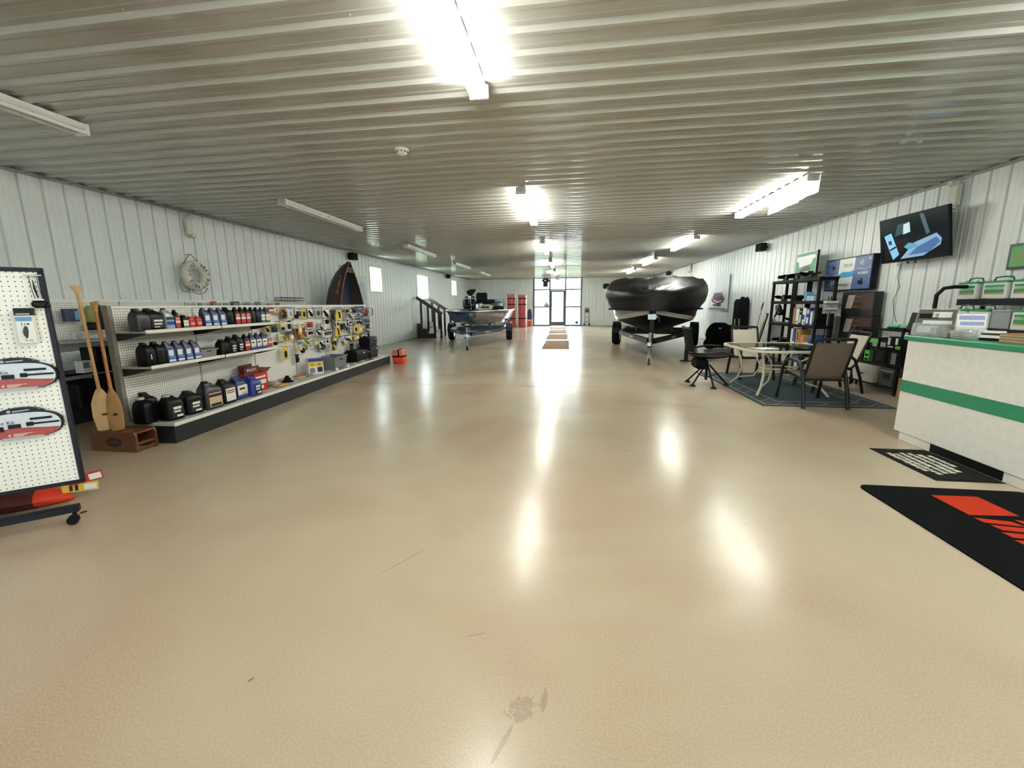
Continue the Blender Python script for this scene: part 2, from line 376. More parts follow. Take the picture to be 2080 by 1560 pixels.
# trims along the wall heads and feet, corner trim
n = 0
for sg, X in ((1, XL), (-1, XR)):
    n += 1; mb = MB(); mb.box(X+sg*.002, X+sg*.028, YF, YB, H-.055, H-.019); mb.box(X+sg*.002, X+sg*.022, YF, YB, 0, .035)
    struct('t', mb.build('trim_%d' % n, mk('trim_steel', '#8f9391', .4)))
mb = MB(); mb.box(XL, DX0-.06, YB-.022, YB, 0, .035); mb.box(DX1+.06, XR, YB-.022, YB, 0, .035); mb.box(XL, XR, YB-.026, YB, H-.05, H-.02)
struct('t', mb.build('trim_3', MATS['trim_steel']))
# windows ----------------------------------------------------------------
FRAMEW = mk('white_vinyl', '#e9eae6', .4)
for i, (a, b, c, d) in enumerate(WINS):
    mb = MB(); x0, x1 = XL-.19, XL+.024; t = .035
    mb.box(x0, x1, a, a+t, c, d, .004); mb.box(x0, x1, b-t, b, c, d, .004); mb.box(x0, x1, a, b, c, c+t, .004); mb.box(x0, x1, a, b, d-t, d, .004)
    m = (a+b)/2; mb.box(XL-.15, XL-.11, m-.02, m+.02, c, d)
    wo = struct('w', mb.build('window_%d' % (i+1), FRAMEW))
    for p, q, xx in ((a+t, m-.02, XL-.14), (m+.02, b-t, XL-.12)):
        mb = MB(); mb.box(xx, xx+.006, p, q, c+t, d-t); mb.build('pane', GLASS, wo)
# storefront glazing -----------------------------------------------------
STORE = mk('storefront_aluminium', '#4d545c', .45); xs = [DX0, -1.19, -.2, DX1]; zs = [.10, 1.22, 2.30, DTOP]
mb = MB()
for x in xs: mb.box(x-.045, x+.045, YB-.04, YB+.08, 0, DTOP, .004)
for a, b in ((0, 1), (2, 3)):
    for z in (.05, 1.22, 2.30): mb.box(xs[a]+.03, xs[b]-.03, YB-.04, YB+.08, z-.05 if z < .1 else z-.04, z+.05 if z < .1 else z+.04, .004)
mb.box(xs[1]+.03, xs[2]-.03, YB-.04, YB+.08, 2.26, 2.33, .004); mb.box(xs[0], xs[3], YB-.04, YB+.08, DTOP-.05, DTOP, .004)
sf = struct('w', mb.build('window_4', STORE))
for a, b in ((0, 1), (2, 3)):
    for z0, z1 in ((.1, 1.195), (1.245, 2.275), (2.325, DTOP-.05)):
        mb = MB(); mb.box(xs[a]+.03, xs[b]-.03, YB+.01, YB+.018, z0, z1); mb.build('pane', GLASS, sf)
mb = MB(); mb.box(xs[1]+.03, xs[2]-.03, YB+.01, YB+.018, 2.33, DTOP-.05); mb.build('pane', GLASS, sf)
mb = MB(); a, b = xs[1]+.035, xs[2]-.035
mb.box(a, a+.10, YB-.02, YB+.03, .015, 2.255, .004); mb.box(b-.10, b, YB-.02, YB+.03, .015, 2.255, .004); mb.box(a+.1, b-.1, YB-.02, YB+.03, .015, .29, .004); mb.box(a+.1, b-.1, YB-.02, YB+.03, 2.15, 2.255, .004)
dr = struct('d', mb.build('door_1', STORE))
mb = MB(); mb.box(a+.1, b-.1, YB, YB+.008, .29, 2.15); mb.build('pane', GLASS, dr)
mb = MB(); mb.box(a+.02, a+.07, YB-.06, YB-.02, 1.24, 1.32, .006); mb.cyl((a+.045, YB-.06, 1.28), (a+.17, YB-.075, 1.28), .014); mb.build('door_handle', BLKMET, dr, 30)
mb = MB(); mb.box(a+.02, a+.075, YB-.05, YB-.02, .98, 1.12, .006); mb.cyl((a+.05, YB-.08, 1.05), (a+.05, YB-.05, 1.05), .022); mb.build('lock', BLKMET, dr, 30)
mb = MB(); mb.cyl((a+.11, YB-.06, 1.14), (b-.11, YB-.06, 1.14), .014); mb.build('push_bar', ALU, dr, 30)
mb = MB(); mb.box(a+.25, a+.55, YB-.035, YB-.001, 2.06, 2.12, .004); mb.build('door_closer', ALU, dr)
mb = MB(); a, b, c, d = FWX; NB = 5  # frame and panes of the added front window
for i in range(NB+1): x = a+(b-a)*i/NB; mb.box(x-.04, x+.04, YF-.12, YF+.03, c, d, .004)
for z in (c+.03, d-.03): mb.box(a, b, YF-.12, YF+.03, z-.03, z+.03, .004)
fwin = struct('w', mb.build('window_5', STORE))
for i in range(NB): x0, x1 = a+(b-a)*i/NB+.04, a+(b-a)*(i+1)/NB-.04; mb = MB(); mb.box(x0, x1, YF-.08, YF-.072, c+.06, d-.06); mb.build('pane', GLASS, fwin)
# outside ------------------------------------------------------------------
GRASS = mk('lawn', '#a9b58d', .9, nz=(3, .2)); PAVE = mk('pale_concrete', '#d5d3cc', .8, nz=(2, .08))
mb = MB(); mb.box(-60, 60, YB+.2, 140, -.25, -.12); struct('g', mb.build('ground_lawn', GRASS))
mb = MB(); mb.box(-9, 9, YB+.21, 38, -.2, -.08); struct('g', mb.build('ground_apron', PAVE))
mb = MB(); mb.box(-60, XL-.25, -20, 60, -.25, -.1); struct('g', mb.build('ground_side', GRASS))
mb = MB(); mb.box(-60, 60, -80, YF-.25, -.25, -.12); struct('g', mb.build('ground_front', PAVE))
mb = MB(); mb.box(-60, 60, 46, 53, -.16, -.1); struct('g', mb.build('ground_road', mk('road', '#b5b3ae', .9)))
hs = thing('house', 'pale blue house with a steep gable roof beyond the glass entrance', 'house', (-1.5, 78, -.15))
mb = MB(); mb.box(-9, 9, 0, 8, 0, 3.4); mb.prism([(-9.6, 3.3), (9.6, 3.3), (9.6, 3.4), (-9.6, 3.4)], 0, .1); mb.build('wall', mk('siding', '#9fb0c8', .7), hs)
mb = MB(); mb.at((0, -.4, 0), 0, math.pi/2); mb.prism([(-9.6, 3.3), (9.6, 3.3), (0, 8.2)], -8.8, 0); mb.build('roof', mk('shingles', '#c2c6c8', .8), hs)
for x in (-6, -2, 2, 6):
    mb = MB(); mb.box(x-.6, x+.6, -.06, .05, 1.1, 2.4); mb.build('window', mk('far_pane', '#6f86a8', .3), hs)
mb = MB(); mb.box(-.6, .6, -.5, -.38, 4.4, 6.0); mb.build('gable_window', MATS['far_pane'], hs)
car = thing('truck', 'small red truck parked on the road beyond the right glass pane', 'truck', (.9, 70, -.1))
mb = MB(); mb.prism([(-1.2, .4), (1.8, .4), (1.8, 1.0), (.9, 1.1), (.6, 1.7), (-.6, 1.7), (-.8, 1.1), (-1.2, 1.0)], -.8, .8)
for i, v in enumerate(mb.v): mb.v[i] = Vector((v.x, v.z, v.y))
mb.build('body', mk('red_car_paint', '#c8574c', .3), car)
for x in (-.6, 1.2):
    mb = MB(); mb.cyl((x, -.85, .35), (x, -.6, .35), .35, n=16); mb.build('wheel', mk('pale_tyre', '#8a8886', .8), car, 40)  # tyre grey set pale so no dark blob shows beyond the glass
# fluorescent strips --------------------------------------------------------
TUBEON = mk('lit_fluorescent_tube', '#ffffff', .4, emit=('#fdfff6', TUBE_POWER)); TUBEOFF = mk('unlit_fluorescent_tube', '#e4e6e2', .25)
HOUS = mk('fixture_enamel', '#dfe0da', .35)
def strip(lit):
    r = thing('strip_light', '', 'light')
    mb = MB(); z1 = H-.0275; L_ = 2.44
    mb.loft([[(-.055, y, z1), (.055, y, z1), (.055, y, z1-.025), (.025, y, z1-.062), (-.025, y, z1-.062), (-.055, y, z1-.025)] for y in (0, L_)]); mb.build('housing', HOUS, r)
    for x in (-.048, .048):
        for y in (.02, 1.235):
            mb = MB(); mb.cyl((x, y, z1-.072), (x, y+1.18, z1-.072), .0175, n=10); mb.build('tube', TUBEON if lit else TUBEOFF, r, 40)
    for y in (0, 1.205, 2.41):
        mb = MB(); mb.box(-.072, .072, y, y+.03, z1-.095, z1, .004); mb.build('lamp_holder', HOUS, r)
    return r
ROWY = [-3.8, 1.1, 6.22, 11.22, 16.15, 21.0]; wh = ['behind the camera', 'nearest the camera', 'second along', 'third along', 'fourth along', 'farthest away']
pl = None; pu = None
for X, nm, lit in ((-.69, 'centre', 1), (3.06, 'right-hand', 1), (-4.33, 'left-hand', 0)):
    for i, y in enumerate(ROWY):
        src = pl if lit else pu
        if src is None:
            src = strip(lit); o = src
            if lit: pl = src
            else: pu = src
        else: o = dup(src)
        o.location = (X, y-(.35 if i == 1 and X > 3 else .1 if i == 1 and X > -1 else 0), 0)
        o['label'] = ('lit' if lit else 'unlit')+' fluorescent strip light in the '+nm+' ceiling row, '+wh[i]; o['group'] = nm+' row of strip lights'
# sheets of paper taped along the strip light by the right wall
ps = thing('taped_paper', 'white paper sheets taped along the second strip light near the television', 'paper', (3.14, 0, 0))
for i, (a, b, zz) in enumerate(((6.24, 6.72, .20), (6.74, 7.62, .22))):
    mb = MB(); n = 8; R0 = []
    for j in range(n+1):
        y = a+(b-a)*j/n; R0.append([(.006*math.sin(j*1.7+i)+.004, y, H-.05), (.012*math.sin(j*1.1+i*2), y, H-.05-zz), (.012*math.sin(j*1.1+i*2)+.0015, y, H-.05-zz), (.006*math.sin(j*1.7+i)+.0055, y, H-.05)])
    mb.loft(R0); mb.build('sheet', mk_glass('thin_paper', '#ffffff', opac=.5) if 0 else mk('paper', '#eeece2', .8), ps)
# smoke detector
sd = thing('smoke_detector', 'round white smoke detector on the ceiling', 'smoke detector', (-1.76, 4.58, H-.0265))
mb = MB(); mb.at(rx=math.pi); mb.lathe([(.075, 0), (.075, .012), (.07, .02), (.062, .022)], 24); mb.build('base', WHITE, sd, 40)
mb = MB(); mb.at(rx=math.pi); mb.lathe([(.06, .02), (.058, .04), (.04, .052), (.012, .055)], 24); mb.build('cover', WHITE, sd, 40)
mb = MB()
for i in range(10):
    t = i*math.pi/5; mb = MB(); mb.box(.0585*math.cos(t)-.006, .0585*math.cos(t)+.006, .0585*math.sin(t)-.006, .0585*math.sin(t)+.006, -.036, -.026); mb.build('vent_slot', INK, sd)
# ============================================================ left side: merchandise
def peg_mat(name, ax, pitch=.028, r=.0042, base='#efeee5'):
    m = bpy.data.materials.new(name); m.use_nodes = True; t = m.node_tree; b = t.nodes['Principled BSDF']; N = t.nodes.new; Lk = t.links.new
    co = N('ShaderNodeTexCoord'); sp = N('ShaderNodeSeparateXYZ'); Lk(co.outputs['Object'], sp.inputs[0]); prev = None
    for a in ax:
        d = N('ShaderNodeMath'); d.operation = 'DIVIDE'; d.inputs[1].default_value = pitch; Lk(sp.outputs[a], d.inputs[0])
        f = N('ShaderNodeMath'); f.operation = 'FRACT'; Lk(d.outputs[0], f.inputs[0])
        s_ = N('ShaderNodeMath'); s_.operation = 'SUBTRACT'; s_.inputs[1].default_value = .5; Lk(f.outputs[0], s_.inputs[0])
        p = N('ShaderNodeMath'); p.operation = 'POWER'; p.inputs[1].default_value = 2; q = N('ShaderNodeMath'); q.operation = 'ABSOLUTE'; Lk(s_.outputs[0], q.inputs[0]); Lk(q.outputs[0], p.inputs[0])
        if prev is None: prev = p
        else:
            ad = N('ShaderNodeMath'); ad.operation = 'ADD'; Lk(prev.outputs[0], ad.inputs[0]); Lk(p.outputs[0], ad.inputs[1]); prev = ad
    lt = N('ShaderNodeMath'); lt.operation = 'LESS_THAN'; lt.inputs[1].default_value = (r/pitch)**2; Lk(prev.outputs[0], lt.inputs[0])
    mx = N('ShaderNodeMix'); mx.data_type = 'RGBA'; mx.inputs[6].default_value = lin(base); mx.inputs[7].default_value = lin('#15160f'); Lk(lt.outputs[0], mx.inputs[0])
    Lk(mx.outputs[2], b.inputs['Base Color']); b.inputs['Roughness'].default_value = .45; return m
PEGYZ = peg_mat('pegboard_holes', ('Y', 'Z'), .0267, .0052); PEGXZ = peg_mat('display_board_holes', ('X', 'Z'), .029, .0035)
GTH = math.radians(2.8)
def G2w(u, v, z): return (-4.61-math.sin(GTH)*u+math.cos(GTH)*v, 3.70+math.cos(GTH)*u+math.sin(GTH)*v, z)
GSEC, NSEC, GH, GD, DECK = 1.03, 6, 1.435, .53, .214
gon = thing('gondola_shelving', 'long white pegboard gondola with shelves of oil bottles on a black base', 'shelving', G2w(0, 0, 0), GTH)
RAILM = mk('price_rail', '#e4e2d8', .4); UPR = mk('worn_upright_steel', '#7b766b', .55, nz=(30, .25))
for i in range(NSEC):
    a, b = i*GSEC, (i+1)*GSEC
    mb = MB(); mb.box(-.012, 0, a+.012, b-.012, DECK, GH-.03); mb.build('pegboard_panel', PEGYZ, gon)
    mb = MB(); mb.box(-.03, .008, a, b, GH-.03, GH, .004); mb.build('top_rail', OFFW, gon)
    mb = MB(); mb.box(0, GD, a+.001, b-.001, DECK-.03, DECK, .003); mb.build('base_deck', mk('deck_grey_white', '#c4c4be', .4), gon)
    mb = MB(); mb.box(GD-.004, GD+.008, a+.003, b-.003, DECK-.034, DECK+.006, .003); mb.build('deck_edge', RAILM, gon)
    mb = MB(); mb.box(GD-.02, GD, a+.001, b-.001, 0, DECK-.034); mb.build('kick_panel', DKGREY, gon)
for i in range(NSEC+1):
    mb = MB(); u = i*GSEC; big = i == 0
    mb.box(-.035, .004 if not big else .03, u-(.03 if big else .012), u+(.012 if big else .012), 0, GH-(0 if big else .004)); mb.build('upright', UPR if big else mk('slotted_upright', '#a9a79d', .5), gon)
for u in (0, NSEC*GSEC):
    mb = MB(); mb.prism([(0, 0), (GD, 0), (GD, DECK-.035), (0, DECK-.035)], -.006, .006)
    for j, v in enumerate(mb.v): mb.v[j] = Vector((v.x, v.z+u, v.y))
    mb.build('base_side', DKGREY, gon)
mb = MB(); mb.box(-.05, -.035, 0, NSEC*GSEC, 0, GH-.01); mb.build('back_sheet', mk('back_liner', '#aaa9a0', .6), gon)
for z in (1.178, .812):
    for i in range(2):
        a, b = i*GSEC, (i+1)*GSEC
        mb = MB(); mb.box(.004, .36, a+.012, b-.012, z-.022, z, .003); sh = mb.build('shelf', mk('shelf_steel', '#b9b8b0', .4), gon)
        mb = MB(); mb.box(.358, .372, a+.01, b-.01, z-.026, z+.012, .005); mb.build('price_rail', RAILM, sh)
        for u in (a+.02, b-.02):
            mb = MB(); mb.prism([(0, z-.10), (0, z-.022), (.35, z-.022), (.35, z-.035), (.1, z-.09)], -.0025, .0025)
            for j, v in enumerate(mb.v): mb.v[j] = Vector((v.x, v.z+u, v.y))
            mb.build('bracket', DKGREY, sh)
# -- bottles ------------------------------------------------------------------
def bottle(label, u, v, z, w, d, h, body, cap, lab, kind='quart', cat='bottle', group='bottles on the gondola', rz=0, name=None, lean=0):
    o = thing(name or ('oil_jug' if kind == 'jug' else 'oil_bottle'), label, cat, G2w(u, v, z), GTH+rz, group)
    mb = MB(); r = min(w, d)*.22
    if kind == 'jug':
        prof = [(.0, .9, 0), (.03, 1, 0), (.60, 1, 0), (.72, .93, 0), (.82, .72, -.06), (.90, .36, -.18), (.93, .30, -.2)]
    elif kind == 'slant':
        prof = [(.0, .92, 0), (.03, 1, 0), (.58, 1, 0), (.72, .9, -.05), (.84, .66, -.15), (.91, .44, -.24), (.93, .40, -.26)]
    elif kind == 'small':
        prof = [(0, .92, 0), (.04, 1, 0), (.62, 1, 0), (.75, .8, 0), (.82, .5, 0), (.86, .46, 0)]
    else:
        prof = [(.0, .92, 0), (.03, 1, 0), (.66, 1, 0), (.78, .82, 0), (.87, .5, 0), (.92, .42, 0)]
    R = []
    for f, s_, off in prof:
        dd = d*(s_ if s_ > .5 else max(s_, .34*w/d)); ww = w*s_
        R.append([(x, y+off*w, f*h) for x, y in rrect(min(dd, d), ww, r*s_, 3)])
    mb.loft(R); mb.build('body', body, o, 45)
    off = prof[-1][2]*w; f0 = prof[-1][0]*h; cr_ = min(w, d)*(.24 if kind != 'small' else .28)
    mb = MB(); mb.cyl((0, off, f0-.004), (0, off, h), cr_, cr_*.92, 14); mb.build('cap', cap, o, 40)
    if kind == 'jug':
        mb = MB(); mb.tube([(0, off+w*.13, h*.86), (0, off+w*.30, h*.90), (0, off+w*.46, h*.80), (0, off+w*.50, h*.66)], [.012, .014, .015, .016], 8); mb.build('handle', body, o, 40)
    if lab:
        (y0, y1, z0, z1, m) = lab[0]
        mb = MB(); mb.box(d/2-.001, d/2+.0012, y0*w, y1*w, z0*h, z1*h, .0004); lb = mb.build('label', m, o)
        for (y0, y1, z0, z1, m) in lab[1:]:
            mb = MB(); mb.box(d/2+.001, d/2+.002, y0*w, y1*w, z0*h, z1*h); mb.build('label_print', m, lb)
    return o
BLU = [(-.42, .42, .04, .62, mk('blue_label', '#27408f', .4)), (-.36, .2, .34, .60, PRINTW), (-.30, .38, .24, .31, LBLUE), (-.36, .38, .08, .18, PRINTW)]
BLU2 = [(-.44, .44, .06, .62, PRINTW), (-.44, .44, .06, .2, BLUE), (-.3, .2, .42, .5, INK), (-.1, .4, .22, .3, YELLOW)]
REDL = [(-.44, .44, .08, .64, RED), (-.44, .44, .32, .44, PRINTW), (-.3, .3, .5, .58, PINK)]
BLKL = [(-.3, .36, .12, .5, INK), (-.2, .3, .40, .48, PRINTW), (-.2, .24, .26, .33, PRINTW), (-.2, .1, .14, .18, PRINTW)]
GRYB = [(-.42, .42, .06, .62, mk('pale_blue_label', '#8fb0cc', .4)), (-.42, .42, .46, .58, INK), (-.42, .42, .22, .38, BLUE)]
YELB = [(-.44, .44, .08, .56, PRINTW), (-.44, .44, .34, .42, YELLOW), (-.44, .44, .08, .2, GREEN)]
SREDL = [(-.42, .42, .08, .6, RED), (-.36, .36, .25, .42, PINK)]
BODK = mk('black_oil_plastic', '#0a0b0c', .4, spec=.22); BODG = mk('graphite_oil_plastic', '#24272a', .35, nz=(5, .1)); BODS = mk('silver_oil_plastic', '#8d9294', .3, .3); BODN = mk('navy_oil_plastic', '#172248', .35)
REDCLR = mk('red_fluid_bottle', '#a8322a', .3)
z1, z2 = 1.178, .812
def lab_t(desc, i, where): return '%s, %s from the left on the %s shelf' % (desc, ORD[i], where)
row1 = [('graphite oil jug', .05, .15, .13, .228, 'jug', BODG, BODK, None), ('black oil jug with small white print', .19, .2, .13, .232, 'jug', BODK, BODK, BLKL), ('silver oil bottle with blue label', .345, .115, .09, .23, 'slant', BODS, BODK, GRYB),
 ('slim black bottle with red label', .44, .07, .07, .212, 'quart', BODK, BODK, REDL), ('black additive bottle with pale label', .545, .075, .07, .165, 'quart', BODK, PRINTW, YELB), ('small red fluid bottle with white cap', .635, .08, .06, .155, 'small', REDCLR, PRINTW, SREDL), ('small red fluid bottle with white cap', .735, .08, .06, .155, 'small', REDCLR, PRINTW, SREDL),
 ('navy oil bottle with white label', .865, .115, .08, .23, 'slant', BODN, NAVY, BLU), ('navy oil bottle with white label', .99, .115, .08, .23, 'slant', BODN, NAVY, BLU), ('navy oil bottle with white label', 1.115, .115, .08, .23, 'slant', BODN, NAVY, BLU), ('plain black oil jug', 1.245, .12, .12, .235, 'jug', BODK, BODK, None),
 ('black bottle with red label', 1.37, .09, .08, .235, 'quart', BODK, BODK, REDL), ('black bottle with red label', 1.47, .09, .08, .235, 'quart', BODK, BODK, REDL), ('black bottle with red label', 1.57, .09, .08, .235, 'quart', BODK, BODK, REDL), ('plain black bottle', 1.675, .09, .08, .23, 'quart', BODK, BODK, None), ('plain black bottle', 1.775, .09, .08, .23, 'quart', BODK, BODK, None),
 ('blue bottle with white and yellow label', 1.875, .09, .075, .225, 'quart', BODN, NAVY, YELB), ('blue bottle with white and yellow label', 1.975, .09, .075, .225, 'quart', BODN, NAVY, YELB)]
row2 = [('black oil jug', .065, .115, .14, .25, 'jug', BODK, BODK, [(-.1, .0, .3, .5, PRINTW)]), ('black oil jug', .185, .11, .14, .25, 'jug', BODK, BODK, None), ('navy oil bottle with white label', .30, .11, .085, .245, 'slant', BODN, NAVY, BLU), ('navy oil bottle with white label', .415, .11, .085, .24, 'slant', BODN, NAVY, BLU), ('navy oil bottle with white label', .53, .11, .085, .235, 'slant', BODN, NAVY, BLU), ('navy oil bottle with white label', .645, .11, .085, .23, 'slant', BODN, NAVY, BLU),
 ('black oil jug with faint print', 1.10, .13, .12, .2, 'jug', BODK, BODK, None), ('black oil jug with faint print', 1.235, .125, .12, .225, 'jug', BODK, BODK, BLKL), ('black oil jug with faint print', 1.365, .125, .12, .24, 'jug', BODK, BODK, BLKL), ('black bottle with red oval label', 1.49, .1, .085, .235, 'quart', BODK, BODK, REDL),
 ('blue bottle with white label', 1.61, .11, .085, .24, 'quart', BODN, NAVY, BLU2), ('blue bottle with white label', 1.73, .11, .085, .238, 'quart', BODN, NAVY, BLU2), ('blue bottle with white label', 1.85, .11, .085, .235, 'quart', BODN, NAVY, BLU2), ('silver bottle with red label', 1.97, .1, .085, .225, 'quart', BODS, LGREY, REDL)]
for nm, row, z in (('upper', row1, z1), ('lower', row2, z2)):
    for i, (ds, u, w_, d_, h_, kd, bo, ca, lb) in enumerate(row): bottle(lab_t(ds, i, nm), u, .352-d_/2-.012, z, w_, d_, h_, bo, ca, lb, kd, group='bottles on the %s gondola shelf' % nm)
def bin_box(label, u, v, z, w, d, h, m, rz=0, name='storage_bin', cat='bin', taper=.9):
    o = thing(name, label, cat, G2w(u, v, z), GTH+rz); t = .006; mb = MB()
    mb.loft([rr3(d*taper, w*taper, 0), rr3(d, w, h), rr3(d-2*t, w-2*t, h), rr3(d*taper-2*t, w*taper-2*t, t)]); mb.build('body', m, o)
    mb = MB(); mb.box(-d/2-.012, d/2+.012, w/2-.004, w/2+.008, h-.018, h); mb.box(-d/2-.012, d/2+.012, -w/2-.008, -w/2+.004, h-.018, h); mb.box(d/2-.004, d/2+.01, -w/2, w/2, h-.018, h); mb.build('rim', m, o)
    mb = MB(); mb.box(d/2*.97, d/2*.97+.004, -w*.12, w*.12, h*.68, h*.8); mb.build('hand_slot', INK, o); return o
def rr3(dx, dy, z): return [(x, y, z) for x, y in rrect(dx, dy, .012, 2)]
bin_box('low grey parts bin on the lower gondola shelf', .86, .2, z2, .27, .2, .1, GREY)
# base deck: jugs, boxes, bins
dk = DECK+.001
JL = [(-.32, .36, .1, .55, INK), (-.2, .25, .42, .52, PRINTW), (-.2, .2, .3, .37, PRINTW), (-.05, .3, .12, .2, PRINTW)]
JLS = [(-.36, .36, .08, .58, mk('tan_label', '#c9b08a', .5)), (-.36, .36, .44, .54, INK), (-.3, .3, .1, .2, INK)]
JLW = [(-.36, .36, .1, .62, PRINTW), (-.3, .3, .5, .54, DKRED), (-.3, .3, .42, .46, DKRED)]
for i, (ds, u, v, w_, d_, h_, bo, ca, lb, rz) in enumerate([
 ('black gallon oil jug with grey cap', .02, .2, .15, .17, .28, BODK, LGREY, None, 0), ('black gallon oil jug with white print', .17, .36, .19, .16, .28, BODK, LGREY, JL, -.15), ('black gallon jug standing behind the others', .13, .12, .16, .16, .31, BODK, BODK, None, 0),
 ('black gallon jug with white and blue print', .42, .36, .2, .16, .27, BODK, BODK, JL, -.15), ('big graphite jug with tan label', .68, .38, .24, .17, .33, BODG, BODK, JLS, -.1), ('black jug with tall white label', .95, .36, .22, .16, .31, BODK, BODK, JLW, 0), ('black jug with yellow and blue label', 1.19, .34, .2, .16, .3, BODN, BLUE, BLU2, 0)]):
    bottle('%s, on the gondola base' % ds, u, v, dk, w_, d_, h_, bo, ca, lb, 'jug', 'jug', 'jugs on the gondola base', rz)
BL = mk('royal_blue_plastic', '#1d2f86', .35)
for i, (u, v) in enumerate(((1.40, .40), (1.40, .22))):
    bottle('royal blue coolant jug %s the red carton' % ('standing in front of' if not i else 'standing tight beside'), u, v, dk, .2, .16, .27, BL, BL, JL if not i else None, 'jug', 'jug', 'blue jugs by the red carton')
cb = thing('open_carton', 'open red carton with raised brown flaps on the gondola base', 'carton', G2w(1.72, .2, dk), GTH)
mb = MB(); t = .004; W_, D_, H_ = .28, .22, .26
for q in ((-D_/2, D_/2, -W_/2, -W_/2+t), (-D_/2, D_/2, W_/2-t, W_/2), (-D_/2, -D_/2+t, -W_/2, W_/2), (D_/2-t, D_/2, -W_/2, W_/2)): mb.box(*q, 0, H_)
mb.box(-D_/2, D_/2, -W_/2, W_/2, 0, t); mb.build('carton_body', RED, cb)
mb = MB(); mb.at((-D_/2, 0, H_), ry=-.1); mb.box(0, .003, -W_/2, W_/2, 0, .12); mb.build('flap', mk('brown_carton', '#3d2a1e', .8), cb)
mb = MB(); mb.at((0, W_/2, H_), rx=-1.1); mb.box(-D_/2, D_/2, 0, .003, 0, .11); mb.build('flap', mk('carton_inside', '#8a5b46', .8), cb)
mb = MB(); mb.at((0, -W_/2, H_), rx=.12); mb.box(-D_/2, D_/2, -.003, 0, 0, .11); fl_ = mb.build('flap', mk('maroon_carton', '#5e1f1a', .7), cb)
mb = MB(); mb.at((D_/2, 0, H_), ry=.1); mb.box(0, .003, -.34, -.04, 0, .12); fl_ = mb.build('printed_flap', MATS['maroon_carton'], cb)
mb = MB(); add_text(mb, 'BOLDLY.', (D_/2+.012, -.19, H_+.075), (0, 1, 0), (-.1, 0, 1), .035, .2, lift=.004); mb.build('lettering', PRINTW, fl_)
mb = MB(); mb.box(D_/2, D_/2+.001, -.12, .1, .19, .215); mb.box(D_/2, D_/2+.001, -.1, .1, .10, .16); mb.box(D_/2, D_/2+.001, -.08, .04, .03, .08); mb.build('print', PRINTW, cb)
yb = thing('battery_tester_box', 'yellow, blue and white product box on the gondola base', 'box', G2w(3.26, .24, dk), GTH-.75)
mb = MB(); mb.box(-.08, .08, -.13, .13, 0, .28, .002); mb.build('carton_body', PRINTW, yb)
mb = MB(); mb.box(.0795, .0815, -.13, .13, .22, .28); mb.build('blue_band', BLUE, yb); mb = MB(); mb.box(.0795, .0815, -.13, .13, .135, .215); yy = mb.build('yellow_band', YELLOW, yb)
for q in (-.06, .06):
    mb = MB(); mb.cyl((.081, q, .17), (.083, q, .17), .022, n=12); mb.build('pictured_dial', TAN, yy)
mb = MB(); mb.box(.0795, .0815, -.11, -.02, .02, .11); mb.build('pictured_part', GREY, yb); mb = MB(); mb.box(.0795, .0815, .02, .11, .03, .12); mb.build('pictured_part', NAVY, yb)
bin_box('large grey plastic tote standing on the gondola base', 3.86, .27, dk, .50, .36, .25, mk('tote_grey', '#6f7376', .45), name='plastic_tote', cat='tote', taper=.86)
def battery_box(label, u, v, w_, d_, h_, z=dk):
    o = thing('battery_box', label, 'battery box', G2w(u, v, z), GTH); mb = MB()
    mb.loft([rr3(d_*.92, w_*.92, 0), rr3(d_, w_, h_*.66)]); mb.build('body', BLACK, o); mb = MB()
    mb.loft([rr3(d_*1.06, w_*1.06, h_*.64), rr3(d_*1.05, w_*1.05, h_*.8), rr3(d_*.9, w_*.9, h_)]); mb.build('lid', BLACK, o)
    mb = MB(); mb.box(d_*.525, d_*.53, w_*.2, w_*.42, h_*.7, h_*.78); mb.build('sticker', PRINTW, o)
    mb = MB(); mb.box(-d_*.2, -d_*.1, -w_*.55, w_*.55, h_*.1, h_+.004); mb.box(d_*.1, d_*.2, -w_*.5, w_*.5, h_-.002, h_+.004); mb.build('strap', FABBLK, o); return o
battery_box('black battery box nearest the grey tote', 4.86, .26, .42, .28, .25); battery_box('black battery box at the far end of the gondola base', 5.62, .24, .46, .28, .27)
battery_box('black battery box stacked on top of another', 5.62, .24, .44, .27, .2, dk+.278); battery_box('low black battery box between two taller ones', 5.28, .22, .28, .26, .22)
jr = thing('blue_jar', 'dark blue round jar at the far end of the gondola', 'jar', G2w(6.0, .2, dk), GTH); mb = MB(); mb.lathe([(.06, 0), (.07, .01), (.07, .19), (.055, .22)], 18); mb.build('body', NAVY, jr, 40)
mb = MB(); mb.lathe([(.062, .215), (.062, .255), (.055, .262)], 18); mb.build('lid', BLACK, jr, 40)
# small things on the base deck
def deck_bit(name, label, cat, u, v, fn, m): mb = MB(); fn(mb); return tag(mb.build(name, m, None, 40, G2w(u, v, dk), GTH), label, cat)
def flatbag(mb, a=.16, b=.1, h=.02):
    R = []
    for f, k in ((0, .86), (.4, 1), (.8, .9), (1, .6)): R.append([(x*(1+.05*math.sin(7*y+f)), y, f*h*(1+.3*math.sin(9*x+5*y))) for x, y in rrect(a*k, b*k, .02, 3)])
    mb.loft(R)
deck_bit('plastic_bag_parts', 'tan plastic bag lying beside the red carton', 'bag', 2.02, .38, lambda m: flatbag(m, .13, .2, .04), TAN)
deck_bit('grey_cover', 'grey rounded cover lying behind the tan bag', 'cover', 2.08, .18, lambda m: m.ball((0, 0, .035), .07, 8, (1, 1.3, .5)), GREY)
def bell(m): m.lathe([(.09, 0), (.09, .012), (.055, .03), (.05, .06), (.03, .07), (.03, .10)], 16)
